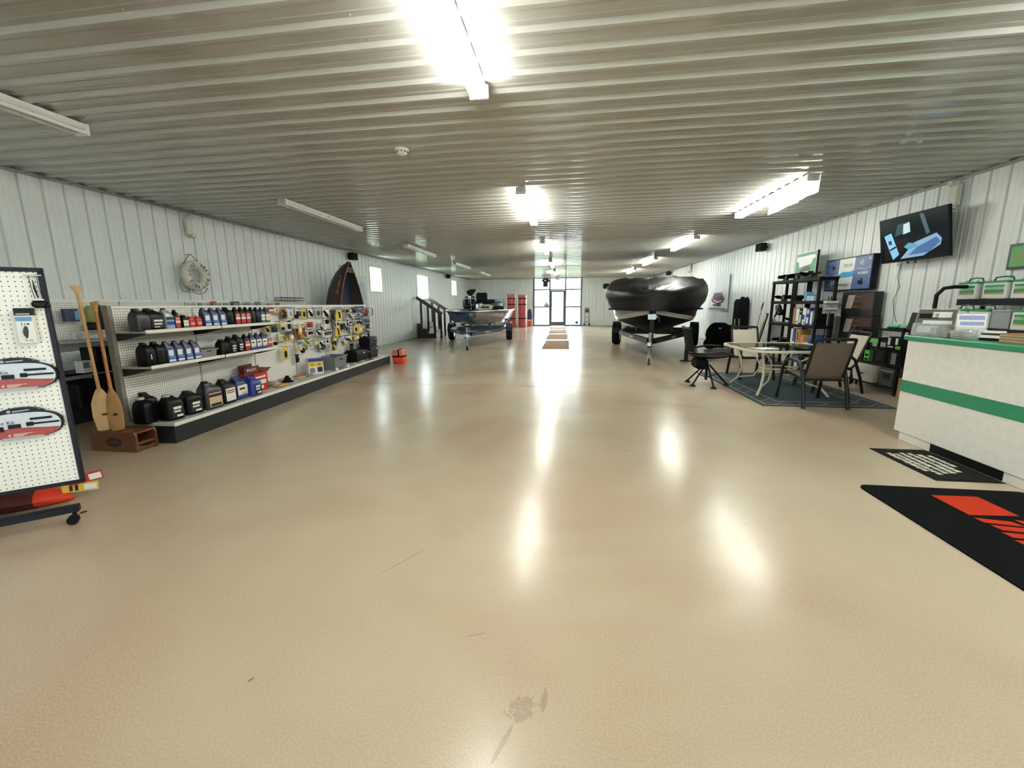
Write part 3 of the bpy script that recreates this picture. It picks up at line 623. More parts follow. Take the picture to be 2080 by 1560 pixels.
deck_bit('rubber_bellows', 'black rubber bellows standing under the pegboard', 'bellows', 2.40, .26, bell, RUBBER)
deck_bit('plastic_bag_parts', 'pink printed bag lying behind the rubber bellows', 'bag', 2.52, .12, lambda m: flatbag(m, .1, .2, .05), PINK)
deck_bit('plastic_bag_parts', 'yellowish bag of small parts near the rubber bellows', 'bag', 2.74, .26, lambda m: flatbag(m, .12, .2, .03), mk('pale_yellow_bag', '#b9a86a', .5))
deck_bit('plastic_bag_parts', 'grey bag of small parts right of the yellowish one', 'bag', 2.96, .28, lambda m: flatbag(m, .12, .18, .03), GREY)
deck_bit('plastic_bag_parts', 'flat reddish package before the yellow and blue box', 'bag', 3.0, .1, lambda m: flatbag(m, .09, .3, .025), mk('dull_red_bag', '#9d6a5f', .5))
deck_bit('small_container', 'small white container before the grey tote', 'container', 3.62, .47, lambda m: m.lathe([(.028, 0), (.028, .045), (.022, .05)], 14), PRINTW)
deck_bit('tail_light', 'small dark fitting before the grey tote', 'fitting', 3.86, .48, lambda m: (m.box(-.025, .025, -.05, .05, 0, .05, .01), m.cyl((0, .05, .025), (0, .08, .025), .02)), GREY)
deck_bit('white_fitting', 'white tube fitting right of the small dark one', 'fitting', 4.02, .48, lambda m: m.cyl((0, -.03, .022), (0, .03, .022), .022), PRINTW)
for i, (u, m_) in enumerate(((4.45, LGREY), (4.62, GREY), (4.82, LGREY), (5.02, GREY), (5.2, DKGREY))):
    deck_bit('metal_bracket', 'flat metal bracket lying loose on the base, %s beyond the grey tote' % ORD[i], 'bracket', u, .46+.02*(i % 2), lambda m: (m.box(-.03, .03, -.07, .07, 0, .012, .003), m.box(-.03, -.02, -.07, .07, 0, .035, .003)), m_)
# -- carded goods on peg hooks ---------------------------------------------------
PACKS = [(1, 2.36, 2.51, 1.33, 1.4, 'rw'), (1, 2.49, 2.62, 1.33, 1.4, 'wp'), (1, 2.62, 2.73, 1.3, 1.4, 'ob'), (1, 2.73, 2.84, 1.23, 1.4, 'gk'), (1, 2.85, 2.98, 1.24, 1.4, 'cw'), (1, 2.97, 3.08, 1.22, 1.27, 'knob'), (1, 3.1, 3.25, 1.24, 1.39, 'wk'), (1, 3.25, 3.37, 1.22, 1.38, 'yk'), (1, 3.38, 3.53, 1.24, 1.39, 'wk'), (1, 3.54, 3.68, 1.23, 1.39, 'wd'), (1, 3.69, 3.87, 1.23, 1.39, 'gd'), (1, 3.89, 4.11, 1.22, 1.38, 'wk'), (1, 4.12, 4.24, 1.23, 1.38, 'cw'), (1, 4.25, 4.4, 1.15, 1.31, 'kr'), (1, 4.41, 4.64, 1.14, 1.39, 'yb'), (1, 4.78, 4.89, 1.15, 1.3, 's'), (1, 4.91, 5.07, 1.16, 1.28, 'gd'), (1, 5.11, 5.3, 1.2, 1.38, 'cw'), (1, 5.31, 5.64, 1.09, 1.18, 'kw'), (1, 5.34, 5.81, 1.31, 1.4, 'pk'), (1, 5.4, 5.68, 1.195, 1.29, 'pw'), (1, 5.82, 6.1, 1.17, 1.26, 'rd'), (1, 5.84, 6.08, 1.27, 1.37, 'r'),
 (2, 2.26, 2.35, 1.03, 1.13, 'yk'), (2, 2.36, 2.51, 1.02, 1.14, 'gk'), (2, 2.56, 2.67, 1.09, 1.18, 'yw'), (2, 2.68, 2.75, 1.04, 1.13, 'kk'), (2, 2.77, 2.89, 1.03, 1.19, 'kw'), (2, 3.37, 3.56, 1.04, 1.13, 'r'), (2, 3.62, 3.81, 1.01, 1.08, 's'), (2, 4.01, 4.16, 1.08, 1.14, 'knob'), (2, 4.63, 4.79, .94, 1.04, 'kk'), (2, 4.8, 4.96, .95, 1.03, 'yw'), (2, 5.17, 5.37, .84, .99, 'yk'), (2, 5.38, 5.6, .82, .97, 'yw'), (2, 5.77, 6.11, 1.0, 1.16, 'bc'), (2, 5.77, 6.0, .89, .98, 'kk'), (2, 5.78, 6.14, .79, .88, 'gd'),
 (3, 2.57, 2.67, .88, .97, 'cy'), (3, 2.68, 2.75, .86, .98, 'gy'), (3, 2.76, 2.87, .86, .98, 'by'), (3, 2.88, 3.01, .88, 1.03, 'rd'), (3, 3.02, 3.28, .86, 1.03, 'dr'), (3, 3.3, 3.46, .9, 1.01, 'kw'), (3, 3.47, 3.63, .89, .97, 'kw'), (3, 3.64, 3.82, .88, .99, 'kw'), (3, 3.83, 4.18, .85, .97, 'kb'), (3, 4.21, 4.29, .88, .97, 'kk'), (3, 4.37, 4.58, .79, 1.06, 'yb'), (3, 4.71, 5.06, .67, .8, 'kw'), (3, 5.13, 5.38, .67, .77, 'yw'), (3, 5.39, 5.54, .64, .77, 'gk'), (3, 5.55, 5.7, .65, .77, 'wk'), (3, 5.72, 5.96, .63, .75, 'wk'),
 (4, 2.43, 2.51, .81, .85, 'knob'), (4, 2.6, 2.73, .57, .77, 'yk'), (4, 2.97, 3.09, .67, .8, 'by'), (4, 2.97, 3.06, .46, .59, 'kk'), (4, 3.1, 3.22, .61, .68, 'knob'), (4, 3.19, 3.35, .75, .85, 'yg'), (4, 3.38, 3.58, .66, .79, 'cw'), (4, 3.79, 3.98, .57, .74, 'gd'), (4, 4.14, 4.32, .55, .71, 'ky'), (4, 4.78, 4.96, .6, .66, 'yw'), (4, 4.97, 5.12, .43, .59, 'kk'), (4, 5.15, 5.34, .57, .63, 'wd')]
KIND = {'rw': ('red and white carded package', RED, PRINTW), 'wp': ('white and pink carded package', PRINTW, PINK), 'ob': ('orange carded package with black part', mk('orange_card', '#c9772f', .5), INK), 'gk': ('dark green carded package', mk('dark_green_card', '#34462f', .5), INK), 'cw': ('clear blister package', PRINTW, LGREY),
 'wk': ('white card with a black part', PRINTW, BLACK), 'yk': ('yellow card with a black part', YELLOW, BLACK), 'wd': ('white card with a grey part', PRINTW, GREY), 'gd': ('grey card with a dark part', LGREY, DKGREY), 'kr': ('dark round packaged part', DKGREY, BLACK), 'yb': ('tall yellow card with blue header', YELLOW, BLACK), 'pk': ('long dark purple package', PURPLE, GREY), 'pw': ('purple package with white sticker', PURPLE, PRINTW), 'rd': ('dark red bagged part', DKRED, DKGREY), 'r': ('bright red packaged part', RED, DKRED),
 'yw': ('yellow and white package', YELLOW, PRINTW), 'kk': ('black packaged part', BLACK, DKGREY), 'kw': ('black and white bagged part', PRINTW, BLACK), 'bc': ('clear bag with blue-grey parts', mk('blue_grey_bag', '#7d8aa0', .4), NAVY), 'cy': ('clear and yellow package', PRINTW, YELLOW), 'gy': ('green and yellow card', mk('leaf_green_card', '#6c8a3a', .5), YELLOW), 'by': ('blue, yellow and white card', YELLOW, PRINTW), 'dr': ('wide dark red and yellow bag', DKRED, mk('gold_card', '#b59a4a', .5)), 'kb': ('wide black, blue and white bag', PRINTW, NAVY), 'yg': ('yellow bag with green top', YELLOW, GREEN), 'ky': ('black and yellow card', BLACK, YELLOW), 's': ('silver metal clip', ALU, ALU), 'knob': ('round black rubber bumper', BLACK, BLACK)}
hook = MB(); hook.tube([(0, 0, 0), (.19, 0, 0), (.2, 0, .012)], .0035, 6); hookm = hook.mesh('peg_hook', BLKMET, 40)
ROWN = {1: 'top', 2: 'second', 3: 'third', 4: 'lowest'}; cnt = {}
random.seed(11)
for row, zt_, us in ((1, 1.385, (4.70, 5.02, 5.22)), (2, 1.12, (4.42, 4.60, 4.86, 5.06, 5.24, 5.42, 5.60)), (2, 1.10, (3.10, 3.24, 3.88)), (3, .80, (4.62, 5.20, 5.98)), (3, 1.00, (4.66, 4.82, 4.98, 5.12)), (4, .80, (3.62, 3.74, 4.02, 4.40, 4.56, 4.70)), (4, .62, (5.48, 5.64, 5.80, 5.96))):
    for u_ in us: h__ = random.uniform(.09, .15); PACKS.append((row, u_-random.uniform(.045, .075), u_+random.uniform(.045, .075), zt_-h__, zt_, random.choice(['wk', 'kw', 'gd', 'wd', 'yw', 'kk', 'cw', 'gk', 'yk', 'kw'])))
PACKS.sort(key=lambda q: (q[0], q[1]))
for (row, u0, u1, zb, zt, kd) in PACKS:
    i = cnt.get(row, 0); cnt[row] = i+1; ds, ca, pr = KIND[kd]; w_ = (u1-u0)*1.04; h_ = (zt-zb)*1.12; u = (u0+u1)/2; v = .075+.03*((i*7+row*3) % 3); n_ = ORD[i]
    lb = '%s, %s from the left in the %s pegboard row' % (ds, n_, ROWN[row]); loc = G2w(u, v, zt); grp = 'carded goods in the %s pegboard row' % ROWN[row]
    put('peg_hook', hookm, gon, (0, u, zt-.008))
    if kd == 'knob':
        o = thing('rubber_bumper', lb, 'bumper', loc, GTH, grp); mb = MB(); mb.at((0, 0, -h_/2), ry=math.pi/2); r_ = min(w_/2, h_*.6); mb.lathe([(r_*.5, -.03), (r_, -.02), (r_, .015), (r_*.7, .03)], 16); mb.build('knob_body', BLACK, o, 40)
        mb = MB(); mb.at((.03, 0, -h_/2), ry=math.pi/2); mb.lathe([(r_*.4, 0), (r_*.3, .006)], 12); mb.build('knob_insert', DKGREY, o, 40); continue
    if kd == 's':
        o = thing('metal_clip', lb, 'clip', loc, GTH, grp); mb = MB(); mb.torus((0, 0, -h_/2), h_*.4, .009, 'X', 20, 8); mb.build('clip_ring', ALU, o, 60)
        mb = MB(); mb.box(-.008, .008, -w_*.35, w_*.35, -h_*.62, -h_*.42, .004); mb.build('clip_bar', ZINC, o); continue
    mb = MB(); tilt = random.uniform(-.06, .06); mb.at((0, 0, 0), 0, tilt); mb.box(-.002, .002, -w_/2, w_/2, -h_, 0, .001); o = tag(mb.build('hanging_package', ca, None, None, loc, GTH), lb, 'package', grp)
    if kd == 'yb':
        mb = MB(); mb.at(rx=tilt); mb.box(.002, .004, -w_/2, w_/2, -h_*.22, 0); mb.build('header', mk('blue_header', '#4b80b5', .5), o)
        mb = MB(); mb.at(rx=tilt); mb.tube([(.012, -w_*.1, -h_*.35), (.014, w_*.05, -h_*.5), (.012, w_*.08, -h_*.8)], w_*.07, 8); mb.build('product', BLACK, o, 40); continue
    if kd in ('by', 'yg'):
        mb = MB(); mb.at(rx=tilt); mb.box(.002, .004, -w_/2, w_/2, -h_*.28, 0); mb.build('header', mk('blue_header', '#4b80b5', .5) if kd == 'by' else GREEN, o)
    elif kd in ('kw', 'kb', 'wk', 'gk', 'cw', 'wd'):
        mb = MB(); mb.at(rx=tilt); mb.box(.002, .0035, -w_*.44, w_*.44, -h_*.22, -h_*.06); mb.build('print', {'kw': INK, 'kb': NAVY, 'wk': SILVER, 'gk': GREEN, 'cw': LBLUE, 'wd': INK}[kd], o)
    mb = MB(); mb.at(rx=tilt); k2 = (i*5+row) % 3; wd, hh = w_*(.36 if k2 else .26), h_*(.30 if k2 != 1 else .24); zc = -h_*.60
    if k2 == 0: mb.ball((.004, 0, zc), 1, 6, (.02, wd, hh))
    elif k2 == 1: mb.box(.002, .026, -wd, wd, zc-hh, zc+hh, .01)
    else: mb.tube([(.012, -wd, zc+hh*.8), (.018, 0, zc-hh*.2), (.014, wd*.6, zc-hh)], min(w_, h_)*.13, 8); mb.box(.002, .014, -wd*.5, wd*.8, zc-hh, zc-hh*.3, .004)
    mb.build('product', pr, o, 40)
# vertical black display frame hanging on the board
df = thing('wire_display_strip', 'tall thin black display frame hanging on the gondola pegboard', 'display strip', G2w(4.36, .05, .72), GTH)
mb = MB(); mb.bar((0, 0, 0), (0, 0, .62), .012, .008, (0, 1, 0)); mb.build('rail', BLKMET, df); mb = MB(); mb.bar((0, 0, .62), (0, .25, .62), .008, .008); mb.build('arm', BLKMET, df)
# folded white tubing hanging near the tote
tb = MB(); tb.tube([(.04, 0, 0), (.05, -.05, -.1), (.05, -.03, -.22), (.05, .04, -.24), (.05, .06, -.1), (.04, .03, 0)], .014, 8); tag(tb.build('white_hose', PRINTW, None, 50, G2w(4.52, .05, .70), GTH), 'looped white hose hanging above the grey tote', 'hose')
# orange life vest bag on the floor at the gondola end
ob = thing('life_vest_pack', 'orange-red packed life vest on the floor at the far gondola end', 'life vest', (-4.14, 9.92, 0), GTH)
mb = MB(); mb.box(-.14, .14, -.13, .13, 0, .17, .03); mb.build('lower_pack', ORANGE, ob, 40); mb = MB(); mb.box(-.135, .135, -.125, .125, .175, .34, .03); mb.build('upper_pack', mk('faded_orange', '#d97b63', .5, bump=.2), ob, 40)
mb = MB(); mb.box(-.142, .142, -.132, .132, .163, .185, .004); mb.bar((.02, -.131, .18), (.02, -.131, .34), .035, .006, (0, 1, 0)); mb.box(0, .04, -.12, .12, .338, .346); mb.build('strap', FABBLK, ob)
# -- rolling pegboard display in the left foreground -------------------------------
BTH = math.atan2(.6614, .75)      # board's local x runs along the board towards its right edge, local -y faces the viewer
rb = thing('rolling_display_board', 'white pegboard display with navy frame on a black caster base', 'display board', (-3.29, 2.30, 0), BTH)
BW, BZ0, BZ1 = 1.2, .236, 1.667; NAVYF = mk('navy_frame', '#0b0f1c', .45, spec=.25)
mb = MB(); mb.box(-BW+.02, -.02, -.004, .004, BZ0+.015, BZ1-.015); mb.build('pegboard_panel', PEGXZ, rb)
for q in ((-BW, 0, BZ1-.025, BZ1), (-BW, 0, BZ0, BZ0+.025), (-.025, 0, BZ0+.025, BZ1-.025), (-BW, -BW+.025, BZ0+.025, BZ1-.025)):
    mb = MB(); mb.box(q[0], q[1], -.016, .016, q[2], q[3], .003); mb.build('frame_rail', NAVYF, rb)
for x in (-.7, -BW+.12):
    mb = MB(); mb.box(x-.02, x+.02, -.02, .02, .13, BZ0); mb.build('stem', BLKMET, rb)
mb = MB(); mb.box(-BW+.05, -.02, -.16, -.11, .085, .13, .004); mb.build('base_bar', NAVYF, rb); mb = MB(); mb.box(-BW-.1, -.62, .11, .16, .085, .13, .004); mb.build('base_bar', NAVYF, rb)
for x in (-.7, -BW+.12):
    mb = MB(); mb.box(x-.025, x+.025, -.11, .11, .085, .13, .004); mb.build('cross_bar', NAVYF, rb)
for x, y in ((-.05, -.135), (-BW+.08, -.135), (-.66, .135), (-BW-.05, .135)):
    if 1:
        cs = MB(); cs.cyl((x, y, .05), (x, y, .086), .012, n=10); cs.prism([(x-.03, .02), (x+.012, .045), (x+.012, .07), (x-.015, .07)], 0, .001); co_ = cs.build('caster', BLACK, rb, 40)
        mb = MB(); mb.cyl((x-.012, y-.02, .03), (x-.012, y+.02, .03), .03, n=16); mb.build('caster_wheel', RUBBER, co_, 40)
def onboard(s, z, off=.006):
    c, n_ = math.cos(BTH), math.sin(BTH); lx, ly = -s, -off
    return (-3.29+lx*c-ly*n_, 2.30+lx*n_+ly*c, z)
def oval_pack(label, s, z):
    o = thing('line_kit_package', label, 'package', onboard(s, z, .0045), BTH, 'oval line kit packages'); W_, H_ = .185, .085
    def outline(k, zc=0): return [(W_*k*math.copysign(abs(math.cos(t))**.62, math.cos(t)), H_*k*math.copysign(abs(math.sin(t))**.9, math.sin(t))+zc) for t in [2*math.pi*i/36 for i in range(36)]]
    def slab(mb, poly, y0, y1): mb.loft([[(x, -y0, zz) for x, zz in poly], [(x, -y1, zz) for x, zz in poly]])
    mb = MB(); slab(mb, outline(1), .0, .03); mb.build('black_rim', BLACK, o, 40)
    mb = MB(); slab(mb, outline(.95), .03, .034); cd = mb.build('printed_card', mk('white_blue_card', '#cfd6df', .4), o, 40)
    P = outline(.94); low = [(x, zz) for x, zz in P if zz < -.02]; low.sort(key=lambda p: p[0]); arc = [(x, -.028+.014*math.cos((x+.03)/.2*2.2)) for x in [-.165+.33*i/12 for i in range(13)]]
    mb = MB(); slab(mb, low+arc[::-1], .034, .0352); rd = mb.build('red_boat_print', mk('boat_red', '#9c2a20', .35), cd)
    mb = MB(); slab(mb, [(-.1, -.0845), (.09, -.0845), (.085, -.072), (-.095, -.072)], .03, .036); mb.build('grey_tab', LGREY, o)
    hump = [(.11*math.cos(t), H_*.86+.042*math.sin(t)**1) for t in [math.pi*i/14 for i in range(15)]]
    mb = MB(); slab(mb, hump, .0, .033); hd = mb.build('header', NAVYF, o); mb = MB(); slab(mb, [(-.03, .088), (.045, .094), (.045, .101), (-.03, .096)], .033, .0342); mb.cyl((-.045, -.033, .094), (-.045, -.0342, .094), .009, n=14); mb.build('header_mark', LGREY, hd)
    mb = MB(); add_text(mb, 'Line Kit', (-.075, -.0352, .026), (1, 0, 0), (0, 0, 1), .02, .095); mb.build('lettering', mk('kit_ink', '#3b3f66', .5), cd)
    mb = MB(); add_text(mb, '4', (-.062, -.0362, -.058), (1, 0, 0), (0, 0, 1), .018); mb.build('lettering', PRINTW, rd)
    mb = MB()
    for q, (a, b) in enumerate(((-.045, .04), (-.045, .015), (-.045, .0))): mb.box(a, b, -.0366, -.0356, -.053-q*.007, -.0505-q*.007)
    mb.build('small_print', PRINTW, rd)
    for x0, x1, z0, z1 in ((-.11, -.08, -.028, .004), (-.06, -.005, -.014, .012), (.02, .052, -.008, .018), (.052, .17, .0, .011), (.04, .14, .03, .044)):
        mb = MB(); mb.box(x0, x1, -.041, -.034, z0, z1, .002); mb.build('buckle_print', BLACK, cd)
    mb = MB(); mb.tube([(.09, .006, .095), (.09, -.04, .095), (.09, -.045, .108)], .0022, 6); mb.build('hook', CHROME, o, 40)
    return o
oval_pack('oval black-rimmed line kit package, upper one on the rolling board', .205, 1.0); oval_pack('oval black-rimmed line kit package, lower one on the rolling board', .225, .685)
bp = thing('primer_bulb_box', 'tall white box with black top hanging on the rolling board', 'box', onboard(.112, 1.205, .03), BTH-.06)
mb = MB(); mb.box(-.038, .038, -.026, .026, 0, .17, .002); mb.build('carton_body', PRINTW, bp); mb = MB(); mb.box(-.0385, .0385, -.0265, .0265, .17, .215, .002); tp = mb.build('carton_top', BLACK, bp)
mb = MB(); mb.box(-.03, .03, -.0275, -.026, .175, .183); mb.build('print', LGREY, tp); mb = MB(); mb.box(-.036, .036, -.0272, -.0255, .135, .162); mb.build('blue_print', LBLUE, bp)
mb = MB(); mb.tube([(.0, -.028, .03), (.0, -.028, .05), (.002, -.028, .07), (.004, -.028, .095), (.004, -.028, .105)], [.004, .013, .017, .012, .005], 10, flat=.35); mb.build('bulb_print', mk('bulb_green_black', '#2b312b', .5), bp, 50)
mb = MB(); add_text(mb, '1/4', (.004, -.0262, .117), (1, 0, 0), (0, 0, 1), .016, .036); mb.build('lettering', INK, bp); mb = MB(); add_text(mb, 'T-G', (.004, -.0262, .016), (1, 0, 0), (0, 0, 1), .013, .036); mb.build('lettering', INK, bp)
cl = thing('cable_lock', 'black clip lock hanging from twin cords on the rolling board', 'clip lock', onboard(.035, 1.42, .02), BTH)
mb = MB(); mb.box(-.04, .03, -.022, .012, 0, .045, .014); mb.box(.02, .045, -.018, .008, -.002, .03, .01); mb.build('lock_body', BLACK, cl, 40); mb = MB(); mb.box(-.025, .02, -.016, .006, .045, .056, .003); mb.build('collar', PRINTW, cl)
for x in (-.018, .016):
    mb = MB(); mb.tube([(x, -.006, .054), (x-.008, -.005, .13), (x-.01, -.004, .2)], .002, 6); mb.build('cord', DKGREY, cl)
mb = MB(); mb.tube([(-.004, -.004, .06), (-.008, -.004, .09), (-.012, -.004, .12), (-.014, -.004, .17)], [.003, .005, .006, .002], 6); mb.build('tether', BLACK, cl); mb = MB(); mb.box(-.05, .03, -.012, 0, .196, .204, .002); mb.build('hang_bar', ZINC, cl)
yp = MB(); yp.box(-.04, .04, -.004, 0, 0, .1, .001); yp = tag(yp.build('yellow_card', YELLOW, None, None, onboard(.38, 1.14, .004), BTH), 'yellow card at the left edge of the rolling board', 'card')
# red bag with tags under the board
rg = thing('red_float_bag', 'dark red and orange bag on the floor behind the rolling board', 'bag', (-3.84, 2.33, 0), BTH)
mb = MB(); R = []
for i, (x, hh, ww) in enumerate(((-.42, .08, .1), (-.3, .13, .13), (-.18, .145, .12), (-.05, .14, .14), (.04, .125, .12))): R.append([(x, ww*math.cos(t), hh/2+hh/2*math.sin(t)*(1+.12*math.sin(5*t+9*x))) for t in [2*math.pi*j/12 for j in range(12)]])
mb.loft(R); mb.build('bag_body', mk('shaded_red_nylon', '#4a120d', .7, bump=.2), rg, 50)  # red deepened in the colour itself to carry the shadow behind the board
mb = MB(); R = []
for i, (x, hh, ww) in enumerate(((.04, .125, .12), (.08, .13, .125), (.13, .10, .1), (.2, .05, .05), (.22, .03, .02))): R.append([(x, ww*math.cos(t), max(.004, hh/2+hh/2*math.sin(t))) for t in [2*math.pi*j/12 for j in range(12)]])
mb.loft(R); mb.build('bag_end', mk('bright_orange_nylon', '#d8381a', .5), rg, 50)
for i, (m_, dx, dz, a, bands) in enumerate(((YELLOW, .27, .09, -.08, INK), (RED, .31, .16, .12, PRINTW))):
    mb = MB(); mb.at((dx, -.02-.02*i, dz), 0, 0, -a); mb.box(-.1, .1, -.001, .001, -.035, .035); tgo = mb.build('hang_tag', m_, rg); mb = MB(); mb.at((dx, -.02-.02*i, dz), 0, 0, -a); mb.box(.02, .09, -.0022, -.001, -.025, .02); mb.build('tag_panel', PRINTW, tgo)
    for q in (-.06, -.03): mb = MB(); mb.at((dx, -.02-.02*i, dz), 0, 0, -a); mb.box(q, q+.018, -.0022, -.001, -.025, .025); mb.build('tag_print', bands, tgo)
# -- paddles and wooden crate ------------------------------------------------------
cr_o = thing('wooden_crate', 'stained cedar slatted crate stool with dark oval stamp on its side', 'crate', (-4.46, 3.53, 0), .0)
mb = MB(); mb.prism([(x, z_) for x, z_ in ((-.26, .0), (.24, .0), (.255, .03), (.255, .17), (.235, .205), (-.26, .205))], -.012, .012)
for j, v in enumerate(mb.v): mb.v[j] = Vector((v.x, -.1+v.z, v.y))
sp_ = mb.build('side_board', WOODD, cr_o); mb = MB(); mb.at((0, -.1, 0))
mb = MB(); mb.loft([[(.09*math.cos(t)+.0, -.1125, .1+.05*math.sin(t)) for t in [2*math.pi*i/24 for i in range(24)]], [(.09*math.cos(t), -.1135, .1+.05*math.sin(t)) for t in [2*math.pi*i/24 for i in range(24)]]]); st_ = mb.build('oval_stamp', mk('burnt_brown', '#2e1d12', .6), sp_)
mb = MB(); add_text(mb, 'LUND', (0, -.1136, .1), (1, 0, 0), (0, 0, 1), .028, .1) if 0 else mb.box(-.05, .05, -.1142, -.1136, .09, .11); mb.build('stamp_mark', WOODD, st_)
mb = MB(); mb.prism([(-.26, 0), (.24, 0), (.255, .03), (.255, .17), (.235, .205), (-.26, .205)], -.012, .012)
for j, v in enumerate(mb.v): mb.v[j] = Vector((v.x, .1+v.z, v.y))
mb.build('side_board', WOODD, cr_o)
for i in range(5):
    x = -.2+i*.1; mb = MB(); mb.box(x-.04, x+.04, -.088, .088, .18, .2, .003); mb.build('slat', WOODD, cr_o)
for x, z_ in ((.235, .07), (.235, .015), (-.235, .07)): mb = MB(); mb.box(x-.012, x+.012, -.088, .088, z_, z_+.025, .003); mb.build('rail', WOODD, cr_o)
def paddle(label, base, top, m, bl, tw):
    o = thing('canoe_paddle', label, 'paddle', base, 0, 'wooden paddles in front of the gondola'); d = Vector(top)-Vector(base); L_ = d.length
    q = Vector((0, 0, 1)).rotation_difference(d.normalized()).to_matrix().to_4x4() @ Matrix.Rotation(tw, 4, 'Z')
    mb = MB(); mb.M = q; R = []
    for z_, w_ in ((0, .055), (.01, .07), (.15, .085), (.28, .078), (.36, .05), (.42, .022)): R.append([(x*w_, y*(.007 if z_ < .36 else .012), z_) for x, y in ((1, .2), (.5, 1), (-.5, 1), (-1, .2), (-1, -.2), (-.5, -1), (.5, -1), (1, -.2))])
    mb.loft(R); b_ = mb.build('blade', bl, o, 40); mb = MB(); mb.M = q; mb.tube([(0, 0, .38), (0, 0, .7), (0, 0, L_-.09)], [.016, .015, .0155], 12); mb.build('shaft', m, o, 40)
    mb = MB(); mb.M = q; mb.loft([[(x*w_, y*.014, z_) for x, y in ((1, .4), (.6, 1), (-.6, 1), (-1, .4), (-1, -.4), (-.6, -1), (.6, -1), (1, -.4))] for z_, w_ in ((L_-.10, .016), (L_-.06, .022), (L_-.01, .045), (L_, .043))]); mb.build('grip', bl, o, 40)
    mb = MB(); mb.M = q; mb.loft([[(.03*math.cos(t)+.008, -.0076, .16+.012*math.sin(t)) for t in [2*math.pi*i/16 for i in range(16)]], [(.03*math.cos(t)+.008, -.0082, .16+.012*math.sin(t)) for t in [2*math.pi*i/16 for i in range(16)]]]); mb.build('stamp', mk('burnt_brown', '#2e1d12', .6), b_); return o
paddle('tall pale wooden canoe paddle leaning left of the shorter one', (-4.585, 3.478, .206), (-4.77, 3.58, 1.632), WOODL, mk('light_ash_wood', '#c9a878', .5, nz=(9, .15)), .95)
paddle('shorter orange-brown wooden canoe paddle leaning right of the taller one', (-4.462, 3.48, .206), (-4.70, 3.66, 1.475), mk('orange_wood', '#b57440', .45, nz=(9, .2)), WOODL, .1)
# -- wall gondola behind -------------------------------------------------------------
wg = thing('wall_shelving', 'pegboard shelving with black shelves standing along the left wall', 'shelving', (XL+.05, 3.2, 0)); WL = 6.4
for i in range(6):
    a, b = i*WL/6, (i+1)*WL/6; mb = MB(); mb.box(-.01, .004, a+.01, b-.01, .2, 1.5); mb.build('pegboard_panel', PEGYZ, wg)
    mb = MB(); mb.box(-.02, .012, a, b, 1.5, 1.535, .003); mb.build('top_rail', OFFW, wg)
    for z_, dd, mm in ((1.015, .36, mk('shelf_grey', '#8d908b', .4)), (.62, .4, BLKMET), (.2, .46, DKGREY)): mb = MB(); mb.box(.004, dd, a+.004, b-.004, z_-.03, z_, .003); mb.build('shelf', mm, wg)
mb = MB(); mb.box(.0, .44, 0, WL, 0, .17); mb.build('base', DKGREY, wg)
def wall_item(name, label, cat, y, z_, x, fn, m): mb = MB(); fn(mb); return tag(mb.build(name, m, None, 40, (x, y, z_)), label, cat)
bx = thing('blue_box', 'dark blue box hanging on the far pegboard left of the paddles', 'box', (-6.3, 4.60, 1.25)); mb = MB(); mb.box(-.03, .03, -.075, .075, 0, .16, .002); mb.build('carton_body', NAVY, bx); mb = MB(); mb.box(.03, .032, .03, .07, .02, .13); mb.build('print', LBLUE, bx)
vb = thing('hanging_bag', 'black and yellow bag hanging behind the two paddles', 'bag', (-6.25, 4.88, 1.13)); mb = MB(); mb.box(-.05, .05, -.13, .13, .08, .32, .03); mb.build('bag_body', mk('olive_yellow_bag', '#8f8b4a', .6), vb, 40); mb = MB(); mb.box(-.055, .055, -.16, .18, 0, .1, .02); mb.build('lower_bag', BLACK, vb, 40); mb = MB(); mb.bar((.06, .0, .04), (.06, -.03, .36), .04, .01, (1, 0, 0)); mb.build('strap', BLACK, vb)
cm = thing('clamshell_pack', 'clear clamshell package with a round part on the wall shelving', 'package', (-6.2, 4.58, 1.016)); mb = MB(); mb.box(-.05, .05, -.085, .085, 0, .115, .02); mb.build('shell', CLEARP, cm, 40); mb = MB(); mb.at((0, 0, .055), ry=math.pi/2); mb.lathe([(.04, -.03), (.045, 0), (.03, .03)], 16); mb.build('round_part', LGREY, cm, 40); mb = MB(); mb.box(-.01, .0, -.07, .07, .01, .1); mb.build('card', PRINTW, cm)
wc = thing('white_carton', 'white carton with grey panel on the dark lower wall shelf', 'carton', (-6.0, 4.42, .621)); mb = MB(); mb.box(-.06, .06, -.055, .055, 0, .15, .002); mb.build('carton_body', PRINTW, wc); mb = MB(); mb.box(.06, .062, -.05, .02, .06, .13); mb.build('print', GREY, wc)
for i, (y, w_, h_) in enumerate(((4.65, .2, .3), (4.92, .26, .28), (5.24, .3, .3))):
    o = thing('black_carton', 'black carton on the middle wall shelf, %s right of the white carton' % ORD[i], 'carton', (-6.08, y, .621)); mb = MB(); mb.box(-.12, .12, -w_/2, w_/2, 0, h_, .003); mb.build('carton_body', BLACK, o); mb = MB(); mb.box(.12, .122, -w_*.3, w_*.2, h_*.3, h_*.6); mb.build('print', DKGREY, o)
